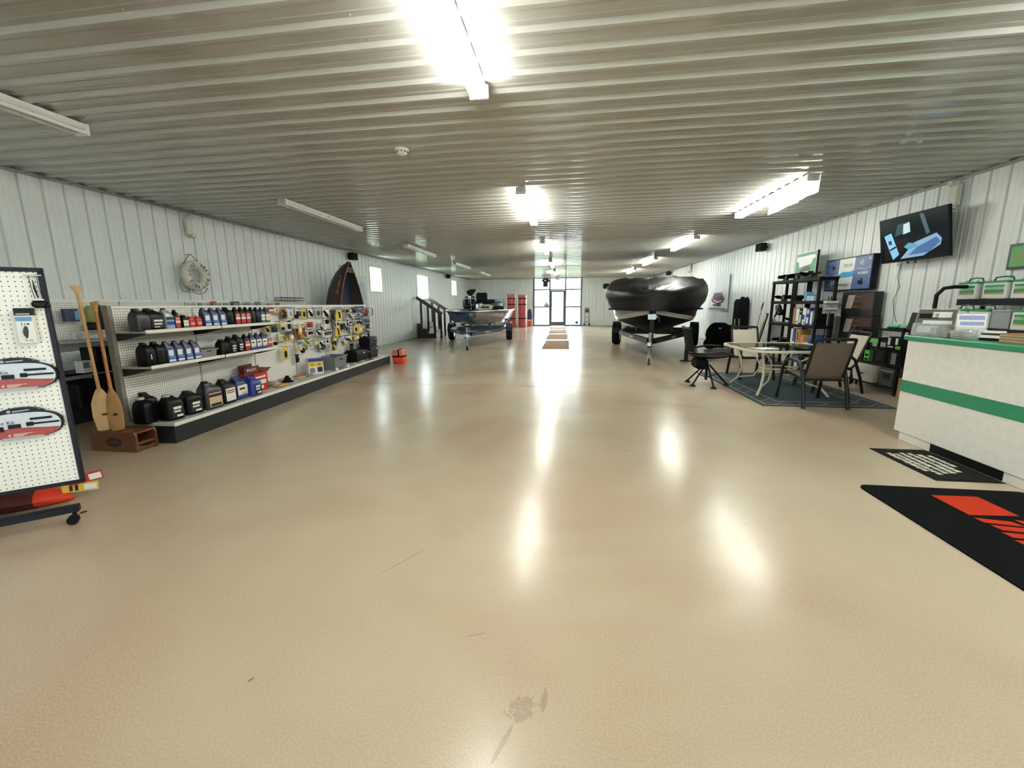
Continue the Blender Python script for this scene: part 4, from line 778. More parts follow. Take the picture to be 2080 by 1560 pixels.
for i, (y, w_, h_) in enumerate(((4.4, .34, .3), (4.8, .36, .33))):
    o = thing('black_tub', 'black tub on the lowest wall shelf, %s from the left' % ORD[i], 'tub', (-6.05, y, .201)); mb = MB(); mb.loft([[(x, yy, 0) for x, yy in rrect(.26, w_*.9, .04, 3)], [(x, yy, h_) for x, yy in rrect(.3, w_, .05, 3)]]); mb.build('tub_body', BLACK, o, 40); mb = MB(); mb.loft([[(x, yy, h_) for x, yy in rrect(.32, w_*1.05, .05, 3)], [(x, yy, h_+.02) for x, yy in rrect(.3, w_, .05, 3)]]); mb.build('lid', BLKMET, o, 40)
for i, (y, w_, ds, m_) in enumerate(((6.55, .16, 'white', PRINTW), (6.85, .14, 'pinkish red', RED), (7.1, .16, 'white', PRINTW), (7.35, .22, 'black and blue', NAVY), (7.65, .2, 'clear and white', LGREY), (7.95, .18, 'pale blue', LBLUE), (8.25, .2, 'white', PRINTW), (8.55, .16, 'yellow-green', mk('lime_card', '#c3c46a', .5)))):
    mb = MB(); mb.box(-.003, .003, -w_/2, w_/2, -.16, 0, .001); o = tag(mb.build('hanging_package', m_, None, None, (-6.3, y, 1.515)), '%s package top showing over the gondola, %s from the paddles' % (ds, ORD[i]), 'package', 'packages on the wall shelving'); mb = MB(); mb.box(.003, .03, -w_*.3, w_*.3, -.13, -.03, .01); mb.build('product', GREY, o, 40)
wk = thing('wire_basket', 'low black wire basket lying on top of the wall shelving', 'basket', (-6.3, 9.0, 1.536)); mb = MB()
for z_ in (.006, .07): mb.tube([(-.08, -.4, z_), (.08, -.4, z_), (.08, .4, z_), (-.08, .4, z_), (-.08, -.4, z_)], .006, 6)
mb.build('rim_wire', BLKMET, wk)
for i in range(9): mb = MB(); y = -.4+i*.1; mb.tube([(-.08, y, .07), (-.08, y, .006), (.08, y, .006), (.08, y, .07)], .004, 6); mb.build('cross_wire', BLKMET, wk)
# -- wall pieces --------------------------------------------------------------------
lr = thing('life_ring', 'white life ring lettered LOONS NEST DEER LAKE hung on the left wall', 'life ring', (XL+.125, 6.62, 1.945)); RINGM = mk('aged_white_canvas', '#d8d5c8', .6, bump=.15)
mb = MB(); mb.torus((0, 0, 0), .185, .07, 'X', 48, 16); mb.build('ring', RINGM, lr, 80)
for word, a0, a1, upper in (('LOONS', 176, 112, 1), ('NEST', 66, 12, 1), ('DEER', 212, 262, 0), ('LAKE', 292, 342, 0)):
    mb = MB()
    for i, ch in enumerate(word):
        a = math.radians(a0+(a1-a0)*i/(len(word)-1)); r_ = .19; rad = (0, math.cos(a), math.sin(a)); tan = (0, math.sin(a), -math.cos(a))
        if not upper: rad = tuple(-x for x in rad); tan = tuple(-x for x in tan)
        add_text(mb, ch, (.069, r_*math.cos(a), r_*math.sin(a)), tan, rad, .058, .036, bold=.03, lift=.003)
    mb.build('lettering', INK, lr)
mb = MB(); mb.tube([(-.03, -.17, .19), (-.03, -.03, .35), (-.03, .0, .355), (-.03, .2, .16)], .007, 8); mb.build('rope', mk('grey_rope', '#7f7c70', .9), lr, 50)
mb = MB(); mb.tube([(.0, -.1, -.22), (.0, -.07, -.28), (.0, .03, -.31), (.0, .15, -.28), (.0, .22, -.2)], .007, 8); mb.tube([(-.02, -.26, -.05), (-.03, -.3, -.16), (-.03, -.24, -.27), (-.03, -.12, -.28)], .006, 8); mb.build('rope_loop', MATS['grey_rope'], lr, 50)
for a in (140, 40, 225, 320):
    a = math.radians(a); mb = MB(); c_ = Vector((0, .185*math.cos(a), .185*math.sin(a))); d_ = Vector((0, math.cos(a), math.sin(a))); mb.tube([c_+(d_*math.cos(t)+Vector((1, 0, 0))*math.sin(t))*.0735 for t in [2*math.pi*i/16 for i in range(17)]], .006, 6); mb.build('band', RINGM, lr)
mb = MB(); mb.cyl((-.12, -.015, .35), (-.02, -.015, .355), .006, n=8); mb.build('nail', ZINC, lr)
def emlight(label, loc, rz):
    o = thing('emergency_light', label, 'emergency light', loc, rz); LENS = mk('lamp_lens', '#cfd3d0', .15); mb = MB(); mb.box(0, .07, -.06, .06, -.14, .14, .01); mb.build('case', mk('almond_plastic', '#cfcbbd', .45), o, 30)
    for s_ in (1, -1):
        mb = MB(); mb.cyl((.05, 0, s_*.14), (.06, 0, s_*.17), .02, n=10); mb.box(.02, .12, -.05, .05, s_*.155-.035, s_*.155+.035, .02); h_ = mb.build('lamp_head', MATS['almond_plastic'], o, 40)
        mb = MB(); mb.box(.118, .124, -.04, .04, s_*.155-.028, s_*.155+.028, .002); mb.build('lens', LENS, h_)
    return o
emlight('two-headed emergency light above the life ring', (XL+.028, 6.69, 2.765), 0)
def speaker(label, x, y, z_, sg):
    o = thing('wall_speaker', label, 'speaker', (x, y, z_), 0, 'black wall speakers'); mb = MB(); mb.box(0, sg*.17, -.14, .14, -.1, .1, .008); mb.build('cabinet', BLACK, o); mb = MB(); mb.box(sg*.17, sg*.178, -.13, .13, -.09, .09, .004); mb.build('grille', FABBLK, o); mb = MB(); mb.box(-sg*.07, 0, -.02, .02, -.03, .03); mb.build('bracket', BLKMET, o)
speaker('black wall speaker above the upright boat', XL+.09, 12.08, 2.84, 1); speaker('black wall speaker near the farthest window', XL+.09, 22.2, 2.885, 1)
speaker('black wall speaker left of the green sign', XR-.09, 12.36, 2.83, -1); speaker('black wall speaker above the covered boat', XR-.09, 22.95, 2.885, -1)
po = thing('wall_poster', 'pale poster with a blue shape behind the upright boat', 'poster', (XL+.03, 12.86, 1.25)); mb = MB(); mb.box(0, .004, -.36, .32, 0, 1.06); mb.build('sheet', mk('poster_pale', '#ccd8d2', .6), po)
mb = MB(); mb.loft([[(x_, y_, z_) for y_, z_ in ((-.3, .1), (.2, .1), (.22, .5), (.1, .85), (-.08, .92), (-.26, .8), (-.33, .5))] for x_ in (.004, .005)]); mb.build('blue_shape', mk('poster_blue', '#aebdcb', .6), po)
ph = MB(); ph.tube([(0, 0, 0), (.05, 0, .01), (.05, 0, .21), (0, 0, .22)], .012, 8); tag(ph.build('pull_handle', BLKMET, None, 40, (XL+.01, 13.36, 1.1)), 'black pull handle on the wall below the first window', 'handle')
# ============================================================ boats on trailers, back of the hall
def wheel(parent, x, y, r, w_, side, rimm):
    mb = MB(); mb.at((x, y, r), 0, 0, math.pi/2); hw = w_/2
    mb.lathe([(r*.58, -hw*.8), (r*.86, -hw), (r*.97, -hw*.8), (r, -hw*.45), (r, hw*.45), (r*.97, hw*.8), (r*.86, hw), (r*.58, hw*.8)], 28, False); o = mb.build('wheel', RUBBER, parent, 40)
    mb = MB(); mb.at((x, y, r), 0, 0, math.pi/2); mb.lathe([(r*.6, -hw*.82), (r*.56, -hw*.5), (r*.2, -hw*.35), (r*.2, hw*.35), (r*.56, hw*.5), (r*.6, hw*.82)], 24); mb.build('rim', rimm, o, 35)
    mb = MB(); mb.at((x, y, r), 0, 0, math.pi/2); mb.lathe([(r*.18, -hw*.9), (r*.18, hw*.9)], 14); mb.build('hub', ZINC, o, 35); return o
def trailer(label, loc, rz, tongue, hw, fz, wr_, ww, fm, name_txt, decal):
    o = thing('boat_trailer', label, 'trailer', loc, rz); jy = -tongue
    for s_ in (-1, 1):
        mb = MB(); mb.bar((s_*hw*.78, 1.7, fz), (s_*hw*.78, -1.6, fz), .09, .12); mb.bar((s_*hw*.78, -1.6, fz), (s_*.05, jy+.55, fz-.02), .09, .12); fr = mb.build('frame_rail', fm, o)
        a = Vector((s_*hw*.78, -1.6, fz)); b = Vector((s_*.05, jy+.55, fz-.02)); m_ = a.lerp(b, .5); d_ = (b-a).normalized()*(-s_) if 0 else (b-a).normalized()
        n_ = Vector((0, 0, 1)).cross(d_)*(1 if s_ > 0 else -1); n_ = n_ if n_.y < 0 else -n_
        rd = n_.cross(Vector((0, 0, 1)))*-1
        mb = MB(); add_text(mb, name_txt, m_+n_*.047, Vector((0, 0, 1)).cross(n_), (0, 0, 1), .055, .38, lift=.002); mb.build('lettering', decal, fr)
        mb = MB(); pts = [(s_*(hw), wr_*1.25*math.cos(t), wr_+wr_*1.18*math.sin(t)) for t in [math.pi*i/10*.9+.16 for i in range(11)]]; mb.loft([[(p[0]-.12, p[1], p[2]), (p[0]+.12, p[1], p[2]), (p[0]+.12, p[1]*1.02, p[2]+.012), (p[0]-.12, p[1]*1.02, p[2]+.012)] for p in pts]); mb.build('fender', fm, o, 30)
        mb = MB(); mb.bar((s_*hw*.42, 1.7, fz+.2), (s_*hw*.42, -1.7, fz+.2), .08, .05); mb.build('bunk', FABBLK, o)
        for y in (1.2, -1.2): mb = MB(); mb.bar((s_*hw*.42, y, fz+.04), (s_*hw*.42, y, fz+.2), .04, .04); mb.build('bunk_post', ZINC, o)
        wheel(o, s_*hw, 0, wr_, ww, s_, ALU)
    for y in (1.2, 0, -1.2): mb = MB(); mb.bar((-hw*.95 if y == 0 else -hw*.78, y, fz-.02), (hw*.95 if y == 0 else hw*.78, y, fz-.02), .08, .08); mb.build('cross_member', fm, o)
    mb = MB(); mb.bar((0, jy+.9, fz-.03), (0, jy-.35, fz-.03), .09, .11); mb.build('tongue', fm, o); mb = MB(); mb.box(-.05, .05, jy-.5, jy-.34, fz-.05, fz+.05, .015); mb.build('coupler', ZINC, o)
    jk = MB(); jk.cyl((.0, jy, .14), (0, jy, fz+.12), .03, n=14); jk.cyl((0, jy, fz+.08), (0, jy, fz+.22), .036, n=14); j_ = jk.build('jack_post', ZINC, o, 40); mb = MB(); mb.cyl((-.025, jy, .075), (.025, jy, .075), .075, n=20); mb.build('jack_wheel', RUBBER, j_, 40)
    mb = MB(); mb.bar((-.035, jy, .07), (-.035, jy, .2), .012, .03, (0, 1, 0)); mb.bar((.035, jy, .07), (.035, jy, .2), .012, .03, (0, 1, 0)); mb.bar((-.04, jy, .2), (.04, jy, .2), .05, .02); mb.build('jack_fork', ZINC, j_)
    mb = MB(); mb.tube([(.03, jy, fz+.2), (.1, jy, fz+.2), (.1, jy-.04, fz+.1)], .008, 8); mb.build('jack_crank', ZINC, j_); return o
# ---- bass boat (left) --------------------------------------------------------------
B1 = (-3.40, 16.9, 0); R1 = math.radians(5.2)
TRB = mk('trailer_blue_black', '#2b3346', .3, .3)
tr1 = trailer('dark blue steel trailer under the open bass boat', (-3.53, 16.9, 0), math.radians(5.8), 4.08, 1.17, .5, .32, .24, TRB, "SHORELAND'R", PRINTW)
b1 = thing('bass_boat', 'open silver and blue aluminium bass boat with black outboard', 'boat', B1, R1)
HULLS = mk('silver_hull_paint', '#8f959b', .16, .55, nz=(2, .15), coat=.5); HULLB = mk('blue_hull_paint', '#2a4673', .16, .4, nz=(2, .2), coat=.5)
ST = [(-3.25, .10, 1.18, .10, 1.0, .98), (-3.05, .48, 1.19, .28, .92, .86), (-2.75, .80, 1.2, .52, .84, .76), (-2.3, 1.05, 1.2, .78, .79, .70), (-1.6, 1.15, 1.19, .92, .77, .66), (0, 1.17, 1.18, .96, .76, .64), (2.2, 1.15, 1.18, .95, .76, .64)]
def side_faces(s_, k0, k1, name, m):
    mb = MB(); mb.loft([[(lambda P: (s_*P[0], y, P[1]))(((b_, g), ((b_+c_)/2+.02, (g+zc)/2), (c_, zc), (.0, zk))[k]) for k in range(k0, k1)] for (y, b_, g, c_, zc, zk) in ST], cap=False, closed=False); return mb.build(name, m, b1, 50)
side_faces(1, 0, 2, 'upper_hull_side', HULLS); side_faces(1, 1, 3, 'lower_hull_side', mk('pewter_hull_paint', '#77746c', .2, .5, coat=.4)); side_faces(-1, 0, 2, 'upper_hull_side', HULLB); side_faces(-1, 1, 3, 'lower_hull_side', HULLB); side_faces(1, 2, 4, 'hull_bottom', HULLS); side_faces(-1, 2, 4, 'hull_bottom', HULLB)
mb = MB(); y, b_, g, c_, zc, zk = ST[-1]; mb.add([(b_, y, g), (c_, y, zc), (0, y, zk), (-c_, y, zc), (-b_, y, g)], [(0, 1, 2, 3, 4)]); mb.build('transom', HULLS, b1)
mb = MB(); mb.tube([(s[1], s[0], s[2]+.01) for s in ST[::-1]]+[(-s[1], s[0], s[2]+.01) for s in ST], .035, 8); mb.build('gunwale', ALU, b1, 50)
mb = MB(); mb.loft([[(s*a, y, g-.06) for s in (-1, 1)] for (y, a, g, *_r) in ST[:5]], cap=False, closed=False); mb.build('bow_deck', mk('grey_deck_carpet', '#44474b', .9, bump=.3), b1); mb = MB(); mb.box(-1.05, 1.05, -1.6, 2.1, .84, .86); mb.build('cockpit_floor', MATS['grey_deck_carpet'], b1)
mb = MB(); mb.box(.2, .85, -.3, .25, .86, 1.36, .04); mb.build('console', BLACK, b1); mb = MB(); mb.box(.22, .83, -.34, -.3, 1.33, 1.62, .02); mb.build('windscreen', mk('smoked_acrylic', '#5d636b', .1), b1)
for (x, y, zb) in ((.12, -1.75, 1.14), (.35, .5, .86)):
    mb = MB(); mb.cyl((x, y, zb), (x, y, zb+.3), .03, n=10); se = mb.build('seat', CHROME, b1, 40); mb = MB(); mb.box(x-.21, x+.21, y-.22, y+.2, zb+.3, zb+.39, .04); mb.build('cushion', BLACK, se, 40); mb = MB(); mb.at((x, y+.2, zb+.36), 0, -.12); mb.box(-.21, .21, -.05, .05, 0, .34, .05); mb.build('backrest', BLACK, se, 40)
tm = thing('trolling_motor', 'bow trolling motor folded on the bass boat deck', 'motor', B1, R1)
mb = MB(); mb.tube([(-.35, -2.5, 1.22), (-.05, -2.6, 1.42), (.45, -2.6, 1.5)], [.016]*3, 8); mb.build('shaft', ZINC, tm, 40); mb = MB(); mb.at((.45, -2.6, 1.5), 0, 0, 1.45); mb.lathe([(.02, -.2), (.06, -.14), (.07, 0), (.06, .16), (.03, .24)], 14); mb.build('motor_pod', BLACK, tm, 40)
mb = MB(); mb.prism([(.1, 1.23), (.55, 1.25), (.62, 1.36), (.45, 1.43), (.14, 1.36)], -.06, .06)
for j, v in enumerate(mb.v): mb.v[j] = Vector((v.x, -2.45+v.z, v.y))
mt_ = mb.build('mount_cover', mk('cream_print', '#cfc6a8', .5), tm); mb = MB(); mb.box(.2, .48, -2.515, -2.51, 1.29, 1.35); mb.build('cover_print', INK, mt_); mb = MB(); mb.ball((-.22, -2.55, 1.36), .09, 7); mb.build('control_head', BLACK, tm, 40); mb = MB(); mb.box(-.45, .6, -2.4, -2.2, 1.16, 1.24, .02); mb.build('mount', BLACK, tm)
ps_ = thing('motor_head_pole', 'black wedge shaped motor head on a thin chrome pole in the boat', 'pole', B1, R1); mb = MB(); mb.tube([(-.23, -1.9, 1.15), (-.24, -1.9, 1.78)], .016, 8); mb.tube([(-.30, -1.9, 1.15), (-.30, -1.9, 1.75)], .01, 8); mb.build('pole', CHROME, ps_, 40)  # pole carrying a trolling motor head, not a lamp
mb = MB(); mb.loft([[(x, y, z_) for x, y in rrect(wx, .16, .05, 3, cx, -1.9)] for z_, wx, cx in ((1.72, .1, -.25), (1.78, .2, -.25), (1.87, .32, -.23), (1.95, .2, -.14))]); mb.build('motor_head', BLACK, ps_, 40)
om = thing('outboard_motor', 'black outboard motor with grey cowl on the bass boat transom', 'motor', B1, R1)
mb = MB(); mb.loft([[(x, y, z_) for x, y in rrect(wx, wy, .12, 4, -.86, 2.45+dy)] for z_, wx, wy, dy in ((1.15, .42, .5, 0), (1.25, .56, .7, .02), (1.62, .58, .72, .02), (1.74, .5, .62, .04), (1.79, .3, .4, .05))]); cw_ = mb.build('cowl', BLACK, om, 40); mb = MB(); mb.loft([[(x, y, z_) for x, y in rrect(wx, wy, .12, 4, -.86, 2.45+.03)] for z_, wx, wy in ((1.6, .585, .725), (1.70, .54, .67), (1.72, .52, .64))]); mb.build('cowl_band', GREY, cw_, 40)
for x in (-1.16, -.56): mb = MB(); mb.box(x-.006, x+.006, 2.15, 2.75, 1.28, 1.58); mb.build('decal', SILVER, cw_)
mb = MB(); mb.loft([[(x, y, z_) for x, y in rrect(wx, wy, .05, 3, -.86, 2.5)] for z_, wx, wy in ((1.16, .3, .4), (.9, .18, .34), (.5, .12, .3), (.42, .16, .5))]); mb.build('leg', BLKMET, om, 40)
# ---- covered runabout (right) ---------------------------------------------------------
B2 = (2.9, 14.95, 0); R2 = math.radians(-11.9)
trailer('black steel trailer under the covered boat', B2, R2, 4.95, 1.24, .52, .36, .26, BLKMET, "SHORELAND'R", PRINTW)
mb = MB(); mb.box(-.06, .06, -.06, .06, 0, .86, .006)
wp_ = thing('winch_stand', 'black winch post on the tongue of the covered boat trailer', 'winch', Vector(B2)+Vector((4.05*math.sin(R2), -4.05*math.cos(R2), .546)), R2); mb = MB(); mb.box(-.055, .055, -.055, .055, 0, .52, .006); mb.build('post', BLKMET, wp_); mb = MB(); mb.box(-.10, .10, -.1, .1, .46, .6, .01); mb.cyl((-.1, 0, .53), (.13, 0, .53), .05, n=14); mb.build('winch_drum', ZINC, wp_, 40)
mb = MB(); mb.tube([(.13, 0, .53), (.17, 0, .53), (.17, -.04, .4)], .01, 8); mb.build('crank', CHROME, wp_); mb = MB(); mb.bar((-.08, .14, .64), (.08, .14, .64), .08, .08); mb.bar((0, .05, .56), (0, .16, .64), .04, .04); mb.build('bow_stop', RUBBER, wp_)
ch = MB(); ch.tube([(.02+.03*math.sin(i*1.9), -.03*math.cos(i*2.3), .42-.022*i) for i in range(19)]+[(.1, -.06, .02), (.18, 0, .02)], .008, 6); tag(ch.build('safety_chain', ZINC, None, 40, Vector(B2)+Vector((5.1*math.sin(R2), -5.1*math.cos(R2), 0)), R2), 'safety chain hanging beside the covered boat trailer jack', 'chain')
b2 = thing('covered_boat', 'dark runabout boat with white stripe under a black cover', 'boat', B2, R2)
SB = [(-3.62, .05, 1.33, .05, 1.14, 1.02), (-3.5, .42, 1.34, .30, 1.09, .86), (-3.2, .80, 1.35, .62, 1.02, .72), (-2.8, 1.06, 1.36, .88, .97, .62), (-2.3, 1.2, 1.36, 1.02, .93, .58), (-1, 1.26, 1.36, 1.08, .90, .56), (1, 1.26, 1.36, 1.08, .90, .56), (2.1, 1.22, 1.36, 1.05, .90, .56)]
HUD = mk('black_gelcoat', '#0a0b0d', .4, spec=.08, nz=(2, .1)); HUW = mk('pale_gelcoat_stripe', '#b9bab4', .2, coat=.5); HUG = mk('grey_gelcoat', '#8d9299', .25, coat=.2)
for s_ in (-1, 1):
    mb = MB(); mb.loft([[(s_*b_, y, g+.1), (s_*(b_*.4+c_*.6), y, zc+.1)] for (y, b_, g, c_, zc, zk) in SB], cap=False, closed=False); mb.build('topside', HUG if s_ < 0 else HUD, b2, 50)
    mb = MB(); mb.loft([[(s_*(b_*.4+c_*.6), y, zc+.1), (s_*(c_+.03), y, zc+.02), (s_*c_, y, zc)] for (y, b_, g, c_, zc, zk) in SB], cap=False, closed=False); mb.build('stripe', HUW, b2, 50)
    mb = MB(); mb.loft([[(s_*c_, y, zc), (s_*c_*.5, y, zc*.45+zk*.55), (0, y, zk)] for (y, b_, g, c_, zc, zk) in SB], cap=False, closed=False); mb.build('hull_bottom', HUD, b2, 50)
mb = MB(); y, b_, g, c_, zc, zk = SB[-1]; mb.add([(b_, y, g+.1), (c_, y, zc), (0, y, zk), (-c_, y, zc), (-b_, y, g+.1)], [(0, 1, 2, 3, 4)]); mb.build('transom', HUD, b2)
# cover: lofted sheet with droop, folds and a tented ridge
COV = mk('black_marine_canvas', '#0a0b0c', .45, spec=.3, nz=(3, .25), bump=.35); random.seed(3)
mb = MB(); rings = []; NC = 44
def cov_top(y):
    P = [(-3.75, 1.72), (-3.3, 1.86), (-2.9, 1.90), (-2.3, 2.06), (-1.7, 2.18), (-.6, 2.08), (.8, 1.92), (2.25, 1.75)]
    for (a, b), (c, d) in zip(P, P[1:]):
        if a <= y <= c: return b+(d-b)*(y-a)/(c-a)
    return P[-1][1]
def cov_half(y):
    if y < -2.3: return max(.04, 1.36*math.sqrt(max(0, 1-((y+2.3)/1.482)**2)))
    return 1.36+.02*min(1, (y+2.3)/1.3)-.08*max(0, (y-1)/1.25)
ys = [-3.781, -3.776, -3.765, -3.74, -3.70, -3.64, -3.55, -3.4, -3.2, -2.95, -2.7, -2.4, -2.1, -1.8, -1.4, -.9, -.3, .4, 1.2, 2.0, 2.25]
for iy, y in enumerate(ys):
    hw = cov_half(y); T = cov_top(max(y, -3.75)); bot = 1.22 if y < -3.3 else 1.22+.06*min(1, (y+3.3)/.6); ring = []
    for i in range(NC+1):
        t = i/NC; a = (t-.5)*2; s_ = abs(a); sg = 1 if a >= 0 else -1
        if s_ < .56: x = hw*.88*(s_/.56); z_ = T-.05*(s_/.56)**4-.03*math.sin(a*9+y*2)*(.4+.6*s_)
        elif s_ < .70: q = (s_-.56)/.14; x = hw*(.88+.14*math.sin(q*1.57)); z_ = T-.05-(T-1.62)*(q**2)*.75
        else: q = (s_-.70)/.30; x = hw*(1.02-.02*math.sin(q*3)-.13*q*q); z0 = T-.05-(T-1.62)*.75; z_ = z0+(bot-z0)*q
        kn = 1 if s_ < .5 else .4; x += .010*math.sin(i*1.1+y*5); z_ += kn*(.018*math.sin(i*1.3-y*6)+.010*math.sin(i*2.3+y*9))
        if sg < 0 and y < -1.5: z_ -= .1*max(0, s_-.35)*(1 if s_ < .75 else 0)
        ring.append((sg*x, y, z_))
    rings.append(ring)
mb.loft(rings, cap=False, closed=False); fr = rings[0]; mb.add(fr+[(p[0], p[1]-.01, 1.2) for p in fr], [(i, i+1, NC+2+i, NC+1+i) for i in range(NC)])
mb.add(rings[-1]+[(p[0], p[1]+.02, 1.25) for p in rings[-1]], [(i, i+1, NC+2+i, NC+1+i) for i in range(NC)]); mb.build('cover', COV, b2, 50)
mb = MB()
for s_ in (-1, 1): mb.tube([(s_*cov_half(y)*.93, y, 1.25) for y in ys[4:]], .018, 6)
mb.build('cover_hem', FABBLK, b2)
mr = thing('tow_mirror', 'black mirror arm sticking out left of the covered boat', 'mirror', Vector(B2)+Vector((-1.45*math.cos(R2)+(-1.6)*-math.sin(R2), -1.45*math.sin(R2)-1.6*math.cos(R2), 0)), R2); mb = MB(); mb.box(-.1, .1, -.04, .04, 1.86, 2.02, .03); mb.build('mirror_head', BLACK, mr, 40); mb = MB(); mb.tube([(0, 0, 1.9), (.15, .02, 1.7), (.25, .02, 1.6)], .015, 8); mb.build('arm', BLKMET, mr)
# ---- stairs by the left wall -----------------------------------------------------------
sw = thing('wooden_steps', 'dark brown wooden steps with handrails under the middle window', 'steps', (XL+.03, 17.6, 0)); STW = mk('dark_brown_stain', '#33221f', .5, nz=(10, .2)); TRD = mk('worn_pale_tread', '#b4b2b4', .5)
for i, (x1, z_) in enumerate(((.78, .2), (.50, .41), (.23, .63))):
    mb = MB(); mb.box(0 if i == 2 else x1-.32, x1, 0, 1.5, z_-.035, z_, .003); mb.build('tread', TRD, sw); mb = MB(); mb.box(x1-.03, x1-.005, .02, 1.48, z_-.21, z_-.035); mb.build('riser', TRD, sw)
for y in (-.02, 1.5):
    mb = MB(); mb.prism([(0, 0), (.79, 0), (.79, .2), (.51, .2), (.51, .41), (.24, .41), (.24, .63), (0, .63)], 0, .035)
    for j, v in enumerate(mb.v): mb.v[j] = Vector((v.x, y+v.z, v.y))
    mb.build('stringer', STW, sw)
    yy = y+.018; mb = MB(); mb.bar((.02, yy, 1.74), (1.12, yy, 1.02), .045, .14, (0, 0, 1)); mb.build('handrail', mk('purple_brown_rail', '#4a3c44', .35), sw)
    for x, z0 in ((.2, .63), (.5, .3), (.78, 0), (1.06, 0)): mb = MB(); mb.bar((x, yy, z0), (x, yy, 1.68-.655*x), .085, .06); mb.build('post', STW, sw)
# ---- back wall pieces -------------------------------------------------------------------
REDV = mk('red_vinyl', '#a83a34', .35, nz=(4, .15), coat=.3)
for i, (x, y, r_, h_, lb) in enumerate(((-3.52, 26.3, .27, 2.02, 'tall red strapped roll half hidden behind the bass boat'), (-2.83, 26.2, .27, 1.96, 'tall red strapped roll standing clear of the bass boat'))):
    o = thing('rolled_mat', lb, 'roll', (x, y, 0)); mb = MB(); mb.lathe([(r_*.9, 0), (r_, .02), (r_, h_-.02), (r_*.9, h_)], 28); mb.build('roll_body', REDV, o, 40)
    for z_ in (.55, 1.4, 1.75): mb = MB(); mb.lathe([(r_*1.015, z_-.03), (r_*1.015, z_+.03)], 28, False); mb.build('strap', FABBLK, o, 40)
    mb = MB(); mb.box(-r_*1.03, -r_*.7, -r_*.55, -.0, .0, h_*.96); mb.build('white_edge', PRINTW, o)
kb = thing('knee_board', 'blue and orange board leaning beside the glass entrance', 'board', (-2.42, 26.95, 0)); mb = MB()
def brd(z0, z1): return [[(x*k, y, z_) for x, y in rrect(.3, .07, .03, 3)] for z_, k in z0]
mb.loft(brd([(.42, 1), (.7, .98), (.95, .85), (1.1, .5)], 0)); mb.build('upper_half', NAVY, kb, 40); mb = MB(); mb.loft(brd([(0, .7), (.1, .95), (.4, 1)], 0)); mb.build('lower_half', mk('orange_board', '#c2603c', .4), kb, 40); mb = MB(); mb.box(-.152, .152, -.037, .037, .38, .44); mb.build('white_band', PRINTW, kb)
ht = thing('hand_truck', 'slim black hand truck standing right of the glass entrance', 'hand truck', (1.16, 27.25, 0)); 
for x in (-.13, .13): mb = MB(); mb.tube([(x, 0, .05), (x, 0, 1.08)], .016, 8); mb.build('upright', BLKMET, ht, 40)
mb = MB(); mb.tube([(-.13, 0, 1.06), (-.13, 0, 1.14), (.13, 0, 1.14), (.13, 0, 1.06)], .018, 8); mb.build('handle', BLKMET, ht)
for z_ in (.3, .55, .86): mb = MB(); mb.bar((-.13, 0, z_), (.13, 0, z_), .02, .02); mb.build('rung', BLKMET, ht)
mb = MB(); mb.box(-.1, .1, -.01, .01, .88, 1.08); mb.build('panel', PURPLE, ht); mb = MB(); mb.box(-.2, .16, -.2, 0, 0, .012); mb.build('toe_plate', ALU, ht)
for x in (-.17, .17): mb = MB(); mb.cyl((x-.02, .06, .1), (x+.02, .06, .1), .1, n=18); mb.build('wheel', RUBBER, ht, 40)
ts = thing('t_shirt', 'black t-shirt hanging in the upper left entrance pane', 't-shirt', (-1.45, 27.38, 0)); mb = MB(); mb.loft([[(x, -.015, z_), (x, .015, z_)] for x, z_ in ((-.17, 2.47), (.13, 2.47), (.14, 2.76), (.26, 2.78), (.2, 2.96), (.06, 3.0), (-.06, 3.0), (-.2, 2.96), (-.27, 2.84), (-.17, 2.78), (-.17, 2.47))], cap=False); mb.add([(x, -.02, z_) for x, z_ in ((-.17, 2.47), (.13, 2.47), (.14, 2.76), (.26, 2.78), (.2, 2.96), (.06, 3.0), (-.06, 3.0), (-.2, 2.96), (-.27, 2.84), (-.17, 2.78))], [list(range(10))]); mb.add([(x, .02, z_) for x, z_ in ((-.17, 2.47), (.13, 2.47), (.14, 2.76), (.26, 2.78), (.2, 2.96), (.06, 3.0), (-.06, 3.0), (-.2, 2.96), (-.27, 2.84), (-.17, 2.78))], [list(range(10))])
mb.build('shirt_body', mk('faded_black_cotton', '#2a2a36', .9), ts); mb = MB(); mb.box(-.09, .02, -.024, -.02, 2.83, 2.9); mb.build('chest_print', PRINTW, ts)
ex = thing('exit_sign', 'pale exit sign with red letters above the glass entrance', 'sign', (-.70, 26.9, 2.88)); mb = MB(); mb.box(-.14, .14, -.02, .02, 0, .15, .005); mb.build('case', PRINTW, ex); mb = MB(); mb.bar((0, 0, .15), (0, 0, .16), .1, .04); mb.build('mount', PRINTW, ex); mb = MB(); add_text(mb, 'EXIT', (0, -.021, .075), (1, 0, 0), (0, 0, 1), .1, .22, bold=.02); mb.build('lettering', RED, ex)
wn = thing('window_notice', 'small grey notice taped in the left entrance pane', 'notice', (-1.40, 27.46, 1.26)); mb = MB(); mb.box(-.14, .14, 0, .004, 0, .14); mb.build('card', GREY, wn); mb = MB(); mb.box(-.06, .06, -.003, 0, .02, .26); mb.build('stand_card', mk('pale_teal_card', '#9fb8b4', .6), wn)
nd = MB(); nd.at((0, 0, 0), 0, math.pi/2); nd.lathe([(.1, 0), (.1, .004)], 20); tag(nd.build('round_sticker', PURPLE, None, None, (.53, 27.48, .23)), 'round purple sticker low on the right entrance pane', 'sticker')
